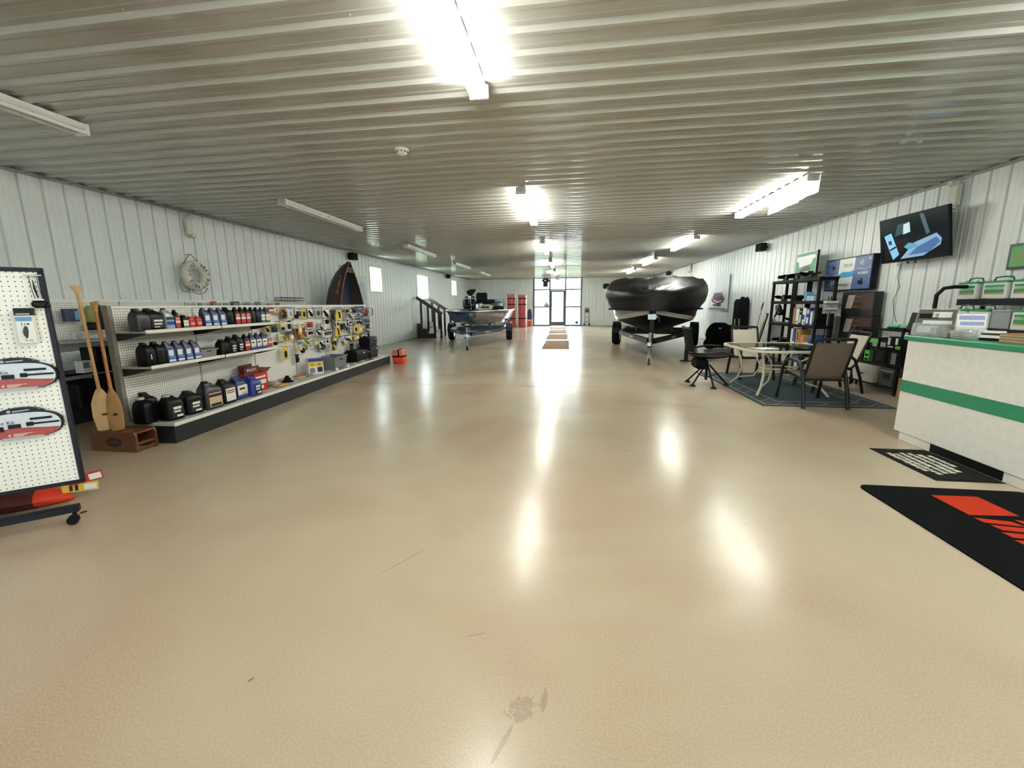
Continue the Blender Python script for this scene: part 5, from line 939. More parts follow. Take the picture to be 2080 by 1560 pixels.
# ---- runner mats leading to the entrance ---------------------------------------------------
MATM = mk('tan_ribbed_mat', '#9c8163', .95, nz=(60, .2), bump=.3)
for i, (y0, y1) in enumerate(((13.4, 16.6), (17.2, 20.0), (20.6, 23.4), (24.0, 26.9))):
    o = thing('runner_mat', ('nearest', 'second', 'third', 'farthest')[i]+' tan runner mat in the row towards the entrance', 'mat', (-.40-.035*i*1.6, (y0+y1)/2, 0), 0, 'runner mats'); L_ = (y1-y0)/2
    mb = MB(); mb.box(-.40, .40, -L_+.03, L_-.03, 0, .009); mb.build('pile', MATM, o); mb = MB()
    mb.box(-.44, -.4, -L_, L_, 0, .006); mb.box(.4, .44, -L_, L_, 0, .006); mb.box(-.4, .4, -L_, -L_+.03, 0, .006); mb.box(-.4, .4, L_-.03, L_, 0, .006); mb.build('border', mk('mat_border', '#5f5244', .9), o)
# ---- upright boat on the left wall ------------------------------------------------------------
cn = thing('upright_boat', 'old brown and charcoal wooden boat standing on end against the left wall', 'boat', (-5.75, 10.80, 0)); CHAR = mk('charcoal_hull', '#333836', .5, nz=(8, .2)); BRN = mk('brown_plank', '#4a2a1c', .45, nz=(10, .25)); DKIN = mk('dark_plank_inside', '#2f2a26', .6, nz=(9, .25)); BIN = mk('blue_inside', '#121c42', .5)
LV = [(0, .50, .66), (.5, .62, .68), (1.0, .66, .66), (1.5, .60, .60), (1.85, .46, .55), (2.1, .33, .47), (2.3, .20, .36), (2.45, .10, .22), (2.56, .02, .05)]
mb = MB(); mb.loft([[(-.0, -w_, z_), (-.25*d_/.66, -w_*1.0, z_)] for z_, w_, d_ in LV], cap=False, closed=False); near = mb.build('sheer_plank', BRN, cn, 40)
mb = MB(); mb.loft([[(-.25*d_/.66, -w_, z_), (-d_*.6, -w_*.93, z_), (-d_*.9, -w_*.6, z_), (-d_, 0, z_)] for z_, w_, d_ in LV], cap=False, closed=False); mb.build('hull_side', CHAR, cn, 50)
mb = MB(); mb.loft([[(0, w_, z_), (-d_*.6, w_*.93, z_), (-d_*.9, w_*.6, z_), (-d_, 0, z_)] for z_, w_, d_ in LV], cap=False, closed=False); mb.build('hull_side', CHAR, cn, 50)
mb = MB(); mb.loft([[(-.012, w_*.96-.012, z_), (-d_*.45, w_*.80, z_)] for z_, w_, d_ in LV[:-1]], cap=False, closed=False); mb.build('inner_side', DKIN, cn, 40)
mb = MB(); mb.loft([[(-d_*.45, w_*.80, z_), (-d_*.48, 0, z_), (-d_*.45, -w_*.85, z_)] for z_, w_, d_ in LV[:-1]], cap=False, closed=False); mb.build('inner_floor', BIN, cn, 40)
for s_ in (-1, 1): mb = MB(); mb.tube([(.006, s_*w_, z_) for z_, w_, d_ in LV], .009, 6); mb.build('gunwale', mk('tan_gunwale', '#9a7a55', .5), cn)
mb = MB(); mb.box(-.04, .012, -.12, .12, 2.33, 2.35) ; mb.plate([(.002, .19, 2.28), (.002, .10, 2.42), (.002, -.10, 2.42), (.002, -.19, 2.28)], (-1, 0, 0), .02); mb.build('bow_deck', DKIN, cn)
for i, c_ in enumerate('GRUMMAN'):
    mb = MB(); z_ = 1.74+i*.072; add_text(mb, c_, (-.115, -(.60+(1.85-z_)*.0) if 0 else -(.33+(2.1-z_)*.52)-.004, z_), (.0, .46, 1), (-1, 0, 0) if 0 else (-1, 0, 0), .055, .05, bold=.02, lift=.004)
    mb.build('lettering', mk('faded_white_letters', '#a89b8b', .6), near)
mb = MB(); mb.tube([(-.27, -.02+.06*i*.3, 1.45+.06*i) for i in range(2)], .001, 4); mb.tube([(-.29, .3, 1.95), (-.285, .2, 1.86), (-.29, .28, 1.76), (-.285, .2, 1.68), (-.29, .34, 1.56), (-.29, .36, 1.5)], .008, 6); mb.build('white_scrawl', PRINTW, cn)
mb = MB(); mb.torus((-.27, 0, 2.44), .03, .008, 'Y', 16, 6); mb.build('bow_ring', BLKMET, cn)
# ============================================================ right side
# ---- sales counter --------------------------------------------------------------------
ct = thing('sales_counter', 'white sales counter with green top and green stripe', 'counter', (3.40, 4.78, 0))
mb = MB(); mb.box(0, .6, -4.2, 0, .09, .505, .003); mb.build('lower_front_panel', LAMW, ct); mb = MB(); mb.box(0, .6, -4.2, 0, .62, 1.025, .003); mb.build('upper_front_panel', LAMW, ct)
mb = MB(); mb.box(-.003, .6, -4.2, .001, .5055, .6195); mb.build('green_stripe', TEAL, ct); mb = MB(); mb.box(-.025, .64, -4.22, .03, 1.026, 1.072, .006); mb.build('counter_top', TEAL, ct)
mb = MB(); mb.box(.03, .57, -.42, -.04, 0, .09); mb.build('plinth', LAMW, ct); mb = MB(); mb.box(.03, .57, -4.2, -1.12, 0, .09); mb.build('plinth', LAMW, ct); mb = MB(); mb.box(.034, .57, -1.12, -.42, .0, .09); mb.build('toe_shade_fill', BLACK, ct)  # black block fills the toe recess, its shade put into the colour
# floor mats by the counter
mt = thing('message_mat', 'charcoal floor mat with cream lettering at the foot of the counter', 'mat', (3.17, 4.0, 0)); MATG = mk('charcoal_mat_pile', '#1d1f1c', .95, spec=.1, nz=(90, .25), bump=.3)
mb = MB(); mb.box(-.235, .22, -.375, .36, .002, .009); mb.build('pile', MATG, mt); mb = MB(); mb.box(-.24, .24, -.39, .38, 0, .005); mb.build('border', BLACK, mt)
mb = MB(); CRM = mk('cream_mat_print', '#cfcdbb', .9); random.seed(5)
for j, (xx, y0, y1) in enumerate(((.14, .2, -.02), (.075, .22, -.2), (.01, .25, -.22), (-.055, .25, -.24), (-.12, .22, -.26), (-.17, .24, -.2))):
    y = y0
    while y > y1:
        L_ = random.uniform(.02, .06); mb.box(xx-.018+random.uniform(-.006, .006), xx+.02, y-L_, y, .009, .0105); y -= L_+.012
lt = mb.build('woven_print', CRM, mt); lt['kind'] = 'stuff'
bm_ = thing('logo_mat', 'large black rubber mat with orange-red logo, nearest the camera', 'mat', (2.25, 1.1, 0))
mb = MB(); mb.prism(rrect(1.14, 2.34, .07, 5, .57, 1.17), 0, .010); mb.build('mat_body', mk('black_mat_pile', '#0c0f10', .95, spec=.08, nz=(150, .25), bump=.2), bm_)
OR_ = mk('orange_mat_print', '#b3331c', .95, spec=.1, nz=(80, .15)); mb = MB(); mb.prism([(.41, 2.195), (.715, 2.205), (.72, 1.92), (.415, 1.9)], .010, .0115); mb.build('logo_block', OR_, bm_)
for i, (a, b, c, d) in enumerate(((1.86, 1.80, .41, .60), (1.77, 1.71, .43, .66), (1.68, 1.62, .41, .72), (1.59, 1.50, .40, .74), (1.86, 1.74, .64, .76))):
    mb = MB(); mb.prism([(c, a), (d, a-.03), (d+.02, b-.03), (c+.01, b)], .010, .0115); mb.build('logo_stroke', OR_, bm_)
# ---- things on the counter -------------------------------------------------------------
CT = 1.073
for i, (lb, x, y, w_, h_, rz, pic) in enumerate((('clear leaflet holder with grey brochure, nearest the counter corner', 3.54, 4.70, .30, .28, -.9, 0), ('clear leaflet holder with blue and white leaflet', 3.62, 4.40, .2, .24, -.6, 1))):
    o = thing('leaflet_holder', lb, 'leaflet holder', (x, y, CT), rz); mb = MB(); mb.at((0, 0, 0), 0, -.32); mb.box(-w_/2, w_/2, -.002, .002, 0, h_, .001); mb.box(-w_/2, w_/2, -.04, -.037, 0, h_*.42); mb.box(-w_/2, -w_/2+.003, -.04, 0, 0, h_*.42); mb.box(w_/2-.003, w_/2, -.04, 0, 0, h_*.42); mb.build('acrylic_body', CLEARP, o)
    mb = MB(); mb.box(-w_/2, w_/2, -.05, .08, 0, .004); mb.build('acrylic_foot', CLEARP, o)
    mb = MB(); mb.at(rx=-.32); mb.box(-w_*.46, w_*.46, -.008, -.004, .01, h_*.95); lf = mb.build('leaflet', mk('leaflet_grey', '#5b5a50', .5) if not pic else PRINTW, o)
    for (a, b, c, d, m_) in (((-.4, .1, .1, .35, PRINTW), (-.05, .38, .12, .3, GREY), (-.3, .4, .42, .55, PRINTW), (-.1, .35, .66, .86, PRINTW), (-.42, .05, .62, .8, BLACK)) if not pic else ((-.4, .4, .72, .88, mk('leaflet_blue', '#8a94c4', .5)), (-.35, .4, .5, .64, MATS['leaflet_blue'] if 'leaflet_blue' in MATS else LBLUE), (-.3, .1, .2, .34, mk('leaflet_violet', '#8f8aa8', .5)))):
        mb = MB(); mb.at(rx=-.32); mb.box(a*w_, b*w_, -.0095, -.008, c*h_, d*h_); mb.build('leaflet_print', m_, lf)
cs = thing('name_sign', 'small white sign with dark letters on the counter', 'sign', (3.60, 4.18, CT), -1.1); mb = MB(); mb.at(rx=-.2); mb.box(-.085, .085, -.003, .003, .02, .085, .002); mb.build('sign_plate', PRINTW, cs); mb = MB(); add_text(mb, 'BROKERAGE' if 0 else 'BROMONCE' if 0 else 'PRO', (0, 0, 0), (1, 0, 0), (0, 0, 1), .02) if 0 else None
mb = MB(); mb.at(rx=-.2); mb.box(-.065, .06, -.0045, -.003, .045, .062); mb.build('sign_print', DKGREY, cs); mb = MB(); mb.box(-.06, .06, -.03, .05, 0, .02, .004); mb.build('sign_foot', BLACK, cs)
bw = thing('clear_bowl', 'clear plastic bin with cream papers on the counter', 'bin', (3.53, 4.33, CT)); mb = MB(); mb.loft([[(x, y, z_) for x, y in rrect(a, b, .03, 3)] for z_, a, b in ((0, .12, .16), (.075, .15, .2), (.074, .144, .194), (.004, .114, .154))]); mb.build('bowl', CLEARP, bw, 40)
for i in range(4): mb = MB(); mb.at((.01*i-.02, .02*i-.03, .02+.014*i), .4*i, .15*i-.2); mb.box(-.045, .045, -.06, .06, 0, .002); mb.build('paper_slip', mk('cream_paper', '#e0d6b8', .7), bw)
for i, (y, m_) in enumerate(((4.52, mk('pinkish_tin', '#b9a39a', .5)), (4.47, PRINTW))):
    o = thing('small_pot', ('pinkish' if not i else 'white')+' little pot beside the leaflet holders on the counter', 'pot', (3.52+.03*i, y, CT)); mb = MB(); mb.lathe([(.018, 0), (.024, .04), (.022, .04)], 14); mb.build('pot_body', m_, o, 40); mb = MB(); mb.lathe([(.025, .04), (.025, .05), (.01, .053)], 14); mb.build('pot_lid', m_, o, 40)
ck = thing('card_stack', 'long stack of tan paper cards at the frame edge of the counter', 'cards', (3.58, 3.86, CT)); 
for i in range(7): mb = MB(); mb.box(-.07+.003*(i % 2), .07, -.17, .14+.004*(i % 3), i*.011, i*.011+.0095, .001); mb.build('card_bundle', (KRAFT, mk('pale_card', '#cdbfae', .7))[i % 2], ck)
tn = MB(); tn.box(-.05, .05, -.09, .09, 0, .05, .01); tn = tag(tn.build('card_reader', BLACK, None, 40, (3.75, 4.12, CT)), 'black card reader behind the small white sign', 'card reader')
# ---- battery rack ---------------------------------------------------------------------------
br = thing('battery_rack', 'black tubular rack of batteries behind the counter', 'rack', (4.5, 5.0, 0))
for y in (1.0, -.8):
    mb = MB(); mb.tube([(.0, y, 0), (.0, y, 1.30), (.0, y, 1.48), (.03, y-.05 if y > 0 else y+.05, 1.56), (.12, y-.08 if y > 0 else y+.08, 1.575), (.35, y-.08 if y > 0 else y+.08, 1.575), (.5, y, 1.52), (.52, y, 1.3), (.52, y, 0)], .022, 10); mb.build('end_frame', BLKMET, br, 50)
for x, z_ in ((.25, 1.43), (.0, 1.11), (.0, .7), (0, .3)): mb = MB(); mb.box(x-.02, x+.28 if x else .36, -.8, 1.0, z_-.075 if x else z_-.03, z_-.002); mb.build('rack_shelf', BLKMET, br)
BATW = mk('battery_white_case', '#d8dbd6', .4); BATG = mk('battery_grey_case', '#8f9496', .4)
def battery(label, x, y, z_, w_, h_, d_=.17, grp=''):
    o = thing('car_battery', label, 'battery', (x, y, z_), 0, grp); mb = MB(); mb.box(0, d_, -w_/2, w_/2, 0, h_, .004); mb.build('case', BATW, o); mb = MB(); mb.box(-.004, d_+.002, -w_/2-.004, w_/2+.004, h_, h_+.022, .004); mb.build('lid', GREEN, o)
    mb = MB(); mb.tube([(d_*.5, -w_*.42, h_+.02), (d_*.5, -w_*.34, h_+.06), (d_*.5, 0, h_+.068), (d_*.5, w_*.34, h_+.06), (d_*.5, w_*.42, h_+.02)], .008, 8); mb.build('rope_handle', mk('green_handle', '#164d33', .5), o, 40)
    mb = MB(); mb.box(-.002, 0, -w_*.43, w_*.40, h_*.24, h_*.86); lb = mb.build('label', PRINTW, o)
    mb = MB(); mb.box(-.003, -.002, -w_*.43, w_*.40, h_*.36, h_*.58); gb = mb.build('green_band', GREEN, lb); mb = MB(); mb.box(-.003, -.002, -w_*.43, w_*.40, h_*.26, h_*.36); mb.build('tan_band', TAN, lb); mb = MB(); mb.box(-.003, -.002, -w_*.43, w_*.40, h_*.72, h_*.86); mb.build('green_band', GREEN, lb)
    mb = MB(); add_text(mb, 'INTERSTATE', (-.0032, -.01*w_, h_*.65), (0, -1, 0), (0, 0, 1), h_*.11, w_*.72, bold=.02); mb.build('lettering', GREEN, lb); mb = MB()
    for s_ in (-1, 1): mb.cyl((d_*.25, s_*w_*.3, h_+.02), (d_*.25, s_*w_*.3, h_+.04), .012, n=10)
    mb.build('terminals', ZINC, o, 40); return o
for i, (y, w_) in enumerate(((5.92, .23), (5.585, .27), (5.25, .28))): battery('white battery with green label on the upper rack shelf, %s from the left' % ORD[i], 4.75, y, 1.432, w_, .175, grp='batteries on the upper rack shelf')
for i, (y, w_) in enumerate(((5.70, .21), (5.455, .22), (4.95, .26))): battery('white battery with green label on the lower rack shelf, %s from the left' % ORD[i], 4.53, y, 1.112, w_, .18, grp='batteries on the lower rack shelf')
gb_ = thing('grey_battery', 'plain grey battery between labelled ones on the lower rack shelf', 'battery', (4.55, 5.22, 1.112)); mb = MB(); mb.box(0, .17, -.1, .1, 0, .18, .004); mb.build('case', BATG, gb_); mb = MB(); mb.box(-.004, .174, -.104, .104, .18, .2, .004); mb.build('lid', LGREY, gb_)
ms = thing('display_screen', 'black tilted display with green panel left of the battery rack', 'display', (4.62, 6.38, 0)); mb = MB(); mb.at((0, 0, 1.02), 0, 0, .18); mb.box(-.012, .012, -.17, .17, 0, .24, .006); mb.build('panel', BLACK, ms); mb = MB(); mb.at((0, 0, 1.02), 0, 0, .18); mb.box(-.014, -.012, -.15, .02, .08, .11); mb.build('green_strip', GREEN, ms); mb = MB(); mb.at((0, 0, 1.02), 0, 0, .18); mb.box(-.014, -.012, -.12, -.02, .13, .17); mb.build('white_mark', PRINTW, ms)
mb = MB(); mb.box(.0, .03, -.14, -.11, 0, 1.03, .003); mb.box(-.1, .14, -.2, -.05, 0, .012); mb.build('pedestal', BLKMET, ms)
# ---- tool rack with green and black goods ------------------------------------------------------
tk = thing('tool_rack', 'black low rack of green and black power tools by the right wall', 'rack', (4.87, 6.95, 0))
for y in (.02, 1.02):
    for x in (0, .09): mb = MB(); mb.box(x, x+.02, y-.02, y+.02, 0, .99); mb.build('post', BLKMET, tk)
for z_ in (.12, .45, .70, .99): mb = MB(); mb.box(-.01, .115, 0, 1.05, z_-.03, z_, .003); mb.build('shelf', BLKMET, tk)
def tool_box(label, y0, y1, z0, z1, m, parts, name='tool_box', cat='box', d_=.11):
    o = thing(name, label, cat, (4.865, (y0+y1)/2, z0)); w_, h_ = y1-y0, z1-z0; mb = MB(); mb.box(0, d_, -w_/2, w_/2, 0, h_, .006); mb.build('case', m, o)
    for nm, a, b, c, d, mm in parts: mb = MB(); mb.box(-.004, 0, a*w_, b*w_, c*h_, d*h_, .001); mb.build(nm, mm, o)
    return o
WT = mk('bin_white', '#d4d2c8', .5); GB = mk('bin_grey', '#8d8a82', .55)
o = thing('file_tote', 'white and grey lidded tote on the lowest tool rack shelf', 'tote', (4.83, 7.66, .121)); mb = MB(); mb.loft([[(x, y, z_) for x, y in rrect(.13*k, .52*k, .02, 2, .075, 0)] for z_, k in ((0, .88), (.17, 1))]); mb.build('tote_body', WT, o); mb = MB(); mb.loft([[(x, y, z_) for x, y in rrect(.145*k, .545*k, .02, 2, .075, 0)] for z_, k in ((.171, 1), (.28, .96))]); mb.build('tote_lid', WT, o); mb = MB(); mb.box(-.003, .01, -.04, .1, .11, .135); mb.build('label', DKRED, o)
tool_box('smoky grey box on the lowest tool rack shelf beside the tote', 7.02, 7.30, .121, .40, mk('smoky_box', '#4b4e48', .4), [('label', -.3, .2, .4, .7, DKGREY), ('band', -.5, .5, .8, .86, LGREY)])
tool_box('lime green labelled box on the middle tool rack shelf', 7.50, 7.70, .451, .64, GREEN if 0 else mk('dark_green_case', '#1d3a22', .5), [('label', -.1, .48, .05, .9, GREENL), ('white_print', .0, .4, .08, .25, PRINTW), ('dark_print', .05, .4, .4, .6, mk('green_ink', '#2e6b2a', .5))])
tool_box('black boxed tool beside the lime green labelled box', 7.22, 7.47, .451, .66, BLACK, [('picture', -.3, .2, .2, .75, DKGREY)]); tool_box('black boxed tool with grey panel on the middle rack shelf', 6.98, 7.19, .451, .66, BLACK, [('panel', -.35, .1, .1, .9, GREY)]); tool_box('black tool case at the far end of the middle rack shelf', 7.74, 7.96, .451, .66, BLACK, [('mark', -.2, .2, .4, .6, LGREY)])
for i, (y0, y1, z1_, pr) in enumerate(((7.42, 7.62, .84, [('green_shape', -.45, .5, .4, .9, GREENL), ('white_card', -.4, .1, .0, .38, LGREY)]), (7.24, 7.38, .86, [('white_card', -.4, .4, .05, .5, LGREY)]), (7.10, 7.22, .88, [('white_drop', .1, .5, .3, .9, PRINTW), ('white_line', -.5, .5, .1, .2, PRINTW)]), (6.96, 7.08, .87, [('white_drop', .0, .4, .4, .95, PRINTW), ('green_tab', -.5, .3, .0, .28, GREENL)]), (7.66, 7.9, .86, [('mark', -.1, .2, .4, .6, SILVER)]))):
    tool_box('black packaged tool on the upper tool rack shelf, %s from the near end' % ORD[[3, 2, 1, 0, 4][i]], y0, y1, .701, z1_, BLACK, pr, 'packaged_tool', 'tool')
for i, (y0, y1) in enumerate(((7.11, 7.30), (6.96, 7.08))):
    o = thing('green_battery_pack', 'mint green topped battery pack on the tool rack, %s' % ('left one' if not i else 'right one'), 'battery pack', (4.92, (y0+y1)/2, .991)); w_ = y1-y0; mb = MB(); mb.box(-.05, .05, -w_/2, w_/2, 0, .03, .004); mb.build('pack_base', BLACK, o); mb = MB(); mb.cyl((0, -w_/2, .045), (0, w_/2, .045), .03, n=14); mb.build('pack_top', mk('mint_green', '#5fc08d', .35), o, 40)
kb_ = thing('kraft_box', 'brown cardboard box on the floor beside the tool rack', 'box', (4.95, 6.83, 0)); mb = MB(); mb.box(-.1, .1, -.05, .05, 0, .3, .003); mb.build('carton_body', KRAFT, kb_); mb = MB(); mb.box(-.1005, .1005, -.012, .012, .3, .301); mb.build('tape', TAN, kb_)
# ---- brown toolbox cartons ---------------------------------------------------------------------
bs = thing('carton_stand', 'plain black stand under the brown and black cartons', 'stand', (4.97, 8.06, 0)); mb = MB(); mb.box(0, .17, .02, .60, .70, .735, .003); mb.build('stand_top', BLKMET, bs)
for x in (.02, .15):
    for y in (.05, .57): mb = MB(); mb.box(x-.015, x+.015, y-.015, y+.015, 0, .70); mb.build('stand_leg', BLKMET, bs)
BRC = mk('brown_box_print', '#3f2b20', .5)
for i, (z_, h_, y0, y1, lb) in enumerate(((.736, .42, 7.84, 8.68, 'lower of two black and brown cartons beside the black shelves'), (1.157, .415, 7.86, 8.70, 'upper of two black and brown cartons beside the black shelves'))):
    o = thing('printed_carton', lb, 'carton', (5.0, (y0+y1)/2, z_)); w_ = y1-y0; mb = MB(); mb.box(0, .13, -w_/2, w_/2, 0, h_, .003); mb.build('carton_body', INK, o); mb = MB(); mb.box(-.002, 0, -w_*.47, w_*.14, h_*.3, h_*.94); pb = mb.build('brown_panel', BRC, o)
    for q in range(3): mb = MB(); mb.box(-.003, -.002, -w_*.1+q*.03, w_*.04+q*.03, h_*(.8-.2*q), h_*(.815-.2*q)); mb.build('print_line', TAN, pb)
    mb = MB(); mb.plate([(-.002, w_*.16, h_*.32), (-.002, w_*.36, h_*.32), (-.002, w_*.30, h_*.88), (-.002, w_*.08, h_*.88)], (-1, 0, 0), .0015); mb.build('chair_picture', mk('grey_picture', '#9d968c', .6, nz=(25, .35)), o)
# ---- black resin shelves with propellers and boxes -----------------------------------------------
RES = mk('black_resin', '#0b0c0d', .5, spec=.18)
def resin_shelf(label, y0, y1, tiers):
    o = thing('resin_shelf', label, 'shelf unit', (4.5, y0, 0)); L_ = y1-y0
    for x in (.03, .30):
        for y in (.03, L_-.03): mb = MB(); mb.cyl((x, y, 0), (x, y, tiers[-1]), 0.03, n=12); mb.build('post', RES, o, 40)
    for z_ in tiers: mb = MB(); mb.box(0, .33, 0, L_, z_-.06, z_, .008); mb.build('tier', RES, o)
    return o
resin_shelf('black resin shelf unit of propellers, farther one', 9.46, 10.38, (.07, .52, .975, 1.43, 1.86)); resin_shelf('black resin shelf unit of boxes and manuals, nearer one', 8.56, 9.44, (.07, .52, .975, 1.43, 1.86))
PROP = mk('black_propeller_paint', '#141617', .25, coat=.3)
pm = MB(); pm.lathe([(.055, 0), (.06, .02), (.05, .13), (.042, .14)], 16); prop_hub = pm.mesh('hub', PROP, 40)
pm = MB()
R = []
for i, (r_, c_, tw) in enumerate(((.045, .04, .9), (.08, .07, .75), (.12, .088, .6), (.16, .078, .48), (.185, .045, .42), (.192, .015, .4))):
    ring = []
    for k, (u, t_) in enumerate(((-1, 0), (-.4, .006), (.4, .006), (1, 0), (.4, -.003), (-.4, -.003))):
        ring.append((r_, u*c_*math.cos(tw)+t_*math.sin(tw), .07+u*c_*math.sin(tw)*.8+t_*math.cos(tw)+r_*.15))
    R.append(ring)
pm.loft(R); prop_blade = pm.mesh('blade', PROP, 40)
def propeller(label, loc, rz, tilt, nb=3, sc=1.):
    o = thing('propeller', label, 'propeller', loc, rz, 'black boat propellers on the resin shelves'); o.rotation_euler.x = tilt; o.scale = (sc,)*3; put('hub', prop_hub, o)
    for i in range(nb): put('blade', prop_blade, o, (0, 0, 0), 2*math.pi*i/nb)
for i, (lb, y, z_, x, tilt, rz, sc) in enumerate((('black propeller lying on the far end of the top shelf', 10.16, 1.861, 4.67, 0, .3, 1.05), ('black propeller lying on the near end of the farther top shelf', 9.72, 1.861, 4.67, 0, 1.1, 1.05), ('black propeller lying in front of the green sign', 9.22, 1.861, 4.67, 0, .8, 1.1), ('black propeller lying on the second tier, far end', 10.15, 1.431, 4.67, 0, .6, 1.05), ('black propeller lying on the second tier, near end', 9.74, 1.431, 4.67, 0, 1.6, 1.05), ('black propeller lying on the third tier, near end', 9.70, .976, 4.67, 0, .2, 1.0), ('black propeller lying on the low tier, far end', 10.14, .521, 4.67, 0, .2, 1.05), ('black propeller lying on the low tier, near end', 9.70, .521, 4.67, 0, 1.2, 1.05), ('black propeller on the second tier above the manuals', 9.20, 1.431, 4.67, 0, .4, .95))): propeller(lb, (x, y, z_), rz, tilt, 3 if i % 2 else 4, sc*.92)
fn = thing('upright_propeller', 'black propeller standing upright on the third tier, facing out', 'propeller', (4.66, 10.10, .976+.205)); fn.rotation_euler = (0, -math.pi/2, 0); put('hub', prop_hub, fn)
for i in range(4): put('blade', prop_blade, fn, (0, 0, 0), .4+math.pi/2*i)
def block(label, y0, y1, z0, h_, m, strips=(), name='parts_box', cat='box', x=4.52, d_=.2):
    o = thing(name, label, cat, (x, (y0+y1)/2, z0)); w_ = y1-y0-.004; mb = MB(); mb.box(0, d_, -w_/2, w_/2, 0, h_, .002); mb.build('box_body', m, o)
    for (a, b, c, d, mm) in strips: mb = MB(); mb.box(-.002, 0, a*w_, b*w_, c*h_, d*h_); mb.build('print', mm, o)
T3, T4 = .976, .521
for i, (lb, y0, y1, h_, m_, st) in enumerate((('brown kraft box', 9.30, 9.41, .32, KRAFT, ()), ('tall white box', 9.17, 9.28, .3, PRINTW, ((-.4, .4, .1, .2, GREY),)), ('black box with white panel', 9.06, 9.15, .31, BLACK, ((-.3, .3, .1, .6, PRINTW), (-.3, .3, .75, .85, LGREY))), ('white and blue box', 8.92, 9.04, .32, PRINTW, ((-.2, .5, .3, .6, BLUE), (-.5, .0, .05, .2, GREY))), ('blue box with white label', 8.79, 8.91, .32, BLUE, ((-.3, .3, .1, .45, PRINTW), (-.4, .4, .65, .9, mk('pale_yellow_label', '#d8c98a', .5)))), ('pale blue and white box', 8.68, 8.77, .27, LBLUE, ((-.3, .3, .1, .9, PRINTW),)), ('slim black box', 8.60, 8.66, .33, BLACK, ((-.3, .3, .2, .8, TAN),)))):
    block('%s on the third tier of the nearer resin shelf' % lb, y0, y1, T3, h_, m_, st)
for i, (lb, y0, y1, h_, m_, st) in enumerate((('blue and white tall box', 9.22, 9.40, .36, BLUE, ((0, .5, .0, 1, PRINTW), (-.4, -.1, .05, .3, PRINTW))), ('tall kraft box with dark stamp', 9.04, 9.20, .36, KRAFT, ((-.1, .1, .4, .85, INK),)), ('orange-brown open box', 8.90, 9.02, .25, mk('orange_kraft', '#b8835c', .7), ()), ('low white printed box', 8.74, 8.89, .12, PRINTW, ((-.3, .3, .3, .7, INK),)), ('upright blue bag', 8.60, 8.72, .27, mk('bright_blue_bag', '#2f6ab8', .5), ((-.3, .3, .4, .6, NAVY),)))):
    block('%s on the low tier of the nearer resin shelf' % lb, y0, y1, T4, h_, m_, st)
for i, (y0, y1, h_, m_) in enumerate(((9.34, 9.42, .1, BLACK), (8.86, 8.96, .09, mk('pale_cyan_box', '#a9c3cc', .5)), (8.72, 8.84, .09, mk('pale_cyan_box', '#a9c3cc', .5)), (8.97, 9.06, .17, LBLUE))): block('small box on the second resin shelf tier, %s' % ('black one at the far end', 'pale cyan one', 'pale cyan one at the near end', 'taller blue one')[i], y0, y1, 1.431, h_, m_, d_=.12)
for i in range(4): block('%s black carton on the bottom tier of the nearer shelf unit' % ('first', 'second', 'third', 'fourth')[i], 8.6+.2*i, 8.79+.2*i, .071, .3+.03*(i % 2), BLACK if i % 2 else NAVY, ((-.3, .2, .2, .7, PRINTW),))
bk = MB(); n_ = 0
for i, (y0, z_, h_, m_) in enumerate(((8.56, 1.20, .11, LGREY), (8.56, 1.315, .11, GREY))):
    o = thing('paper_stack', '%s bundle of grey printed matter at the end of the resin shelf' % ('lower', 'upper')[i], 'papers', (4.6, 8.50, z_)); 
    for q in range(3): mb = MB(); mb.box(0, .2, -.045-.004*q, .045, q*.037, q*.037+.034, .001); mb.build('printed_sheet', (LGREY, GREY, PRINTW)[q], o)
hang = thing('paper_rack', 'narrow wire leaflet rack between shelves and cartons', 'rack', (4.58, 8.50, 0)); mb = MB(); mb.tube([(.1, -.04, 0), (.1, -.04, 1.5)], .008, 6); mb.tube([(.1, .04, 0), (.1, .04, 1.5)], .008, 6); mb.build('rack_rod', BLKMET, hang)
for z_ in (1.195, 1.31, .8): mb = MB(); mb.box(0, .22, -.05, .05, z_-.005, z_+.001); mb.build('rack_tray', BLKMET, hang)
# ---- signs -----------------------------------------------------------------------------------------
gs = thing('green_battery_sign', 'green and white lettered sign standing on the black shelves', 'sign', (4.86, 9.82, 1.862), -.06); mb = MB(); mb.box(0, .05, -.44, .44, 0, .56, .003); mb.build('sign_box', DKGREY, gs); mb = MB(); mb.box(-.0015, 0, -.44, .44, 0, .56); mb.build('white_border', mk('white_sign_edge', '#dfe6df', .4), gs); mb = MB(); mb.box(-.0025, -.0015, -.42, .42, .015, .545); fc = mb.build('green_face', GREEN, gs)
mb = MB(); mb.plate([(-.0025, .40, .485), (-.002, -.36, .485), (-.002, -.40, .43), (-.002, -.28, .39), (-.002, -.24, .31), (-.002, .0, .285), (-.002, .27, .26), (-.002, .30, .37), (-.002, .40, .40)], (-1, 0, 0), .001); mb.build('white_splash', mk('sign_white', '#f2f5f0', .4), fc)
mb = MB(); mb.plate([(-.003, .2, .06), (-.003, -.16, .06), (-.003, -.24, .25), (-.003, .0, .28), (-.003, .24, .2)], (-1, 0, 0), .001); mb.build('pictured_battery', mk('sign_dark', '#4a3a33', .5, nz=(40, .6)), fc)
mb = MB(); mb.box(-.0045, -.004, -.18, .12, .15, .17); mb.box(-.0045, -.004, -.15, .1, .11, .13); mb.build('white_print', PRINTW, fc)
so = thing('propeller_sign', 'deep framed blue propeller brand sign lettered SOLAS RUBEX on the right wall', 'sign', (5.03, 8.73, 1.61)); SW, SH = 1.32, .59
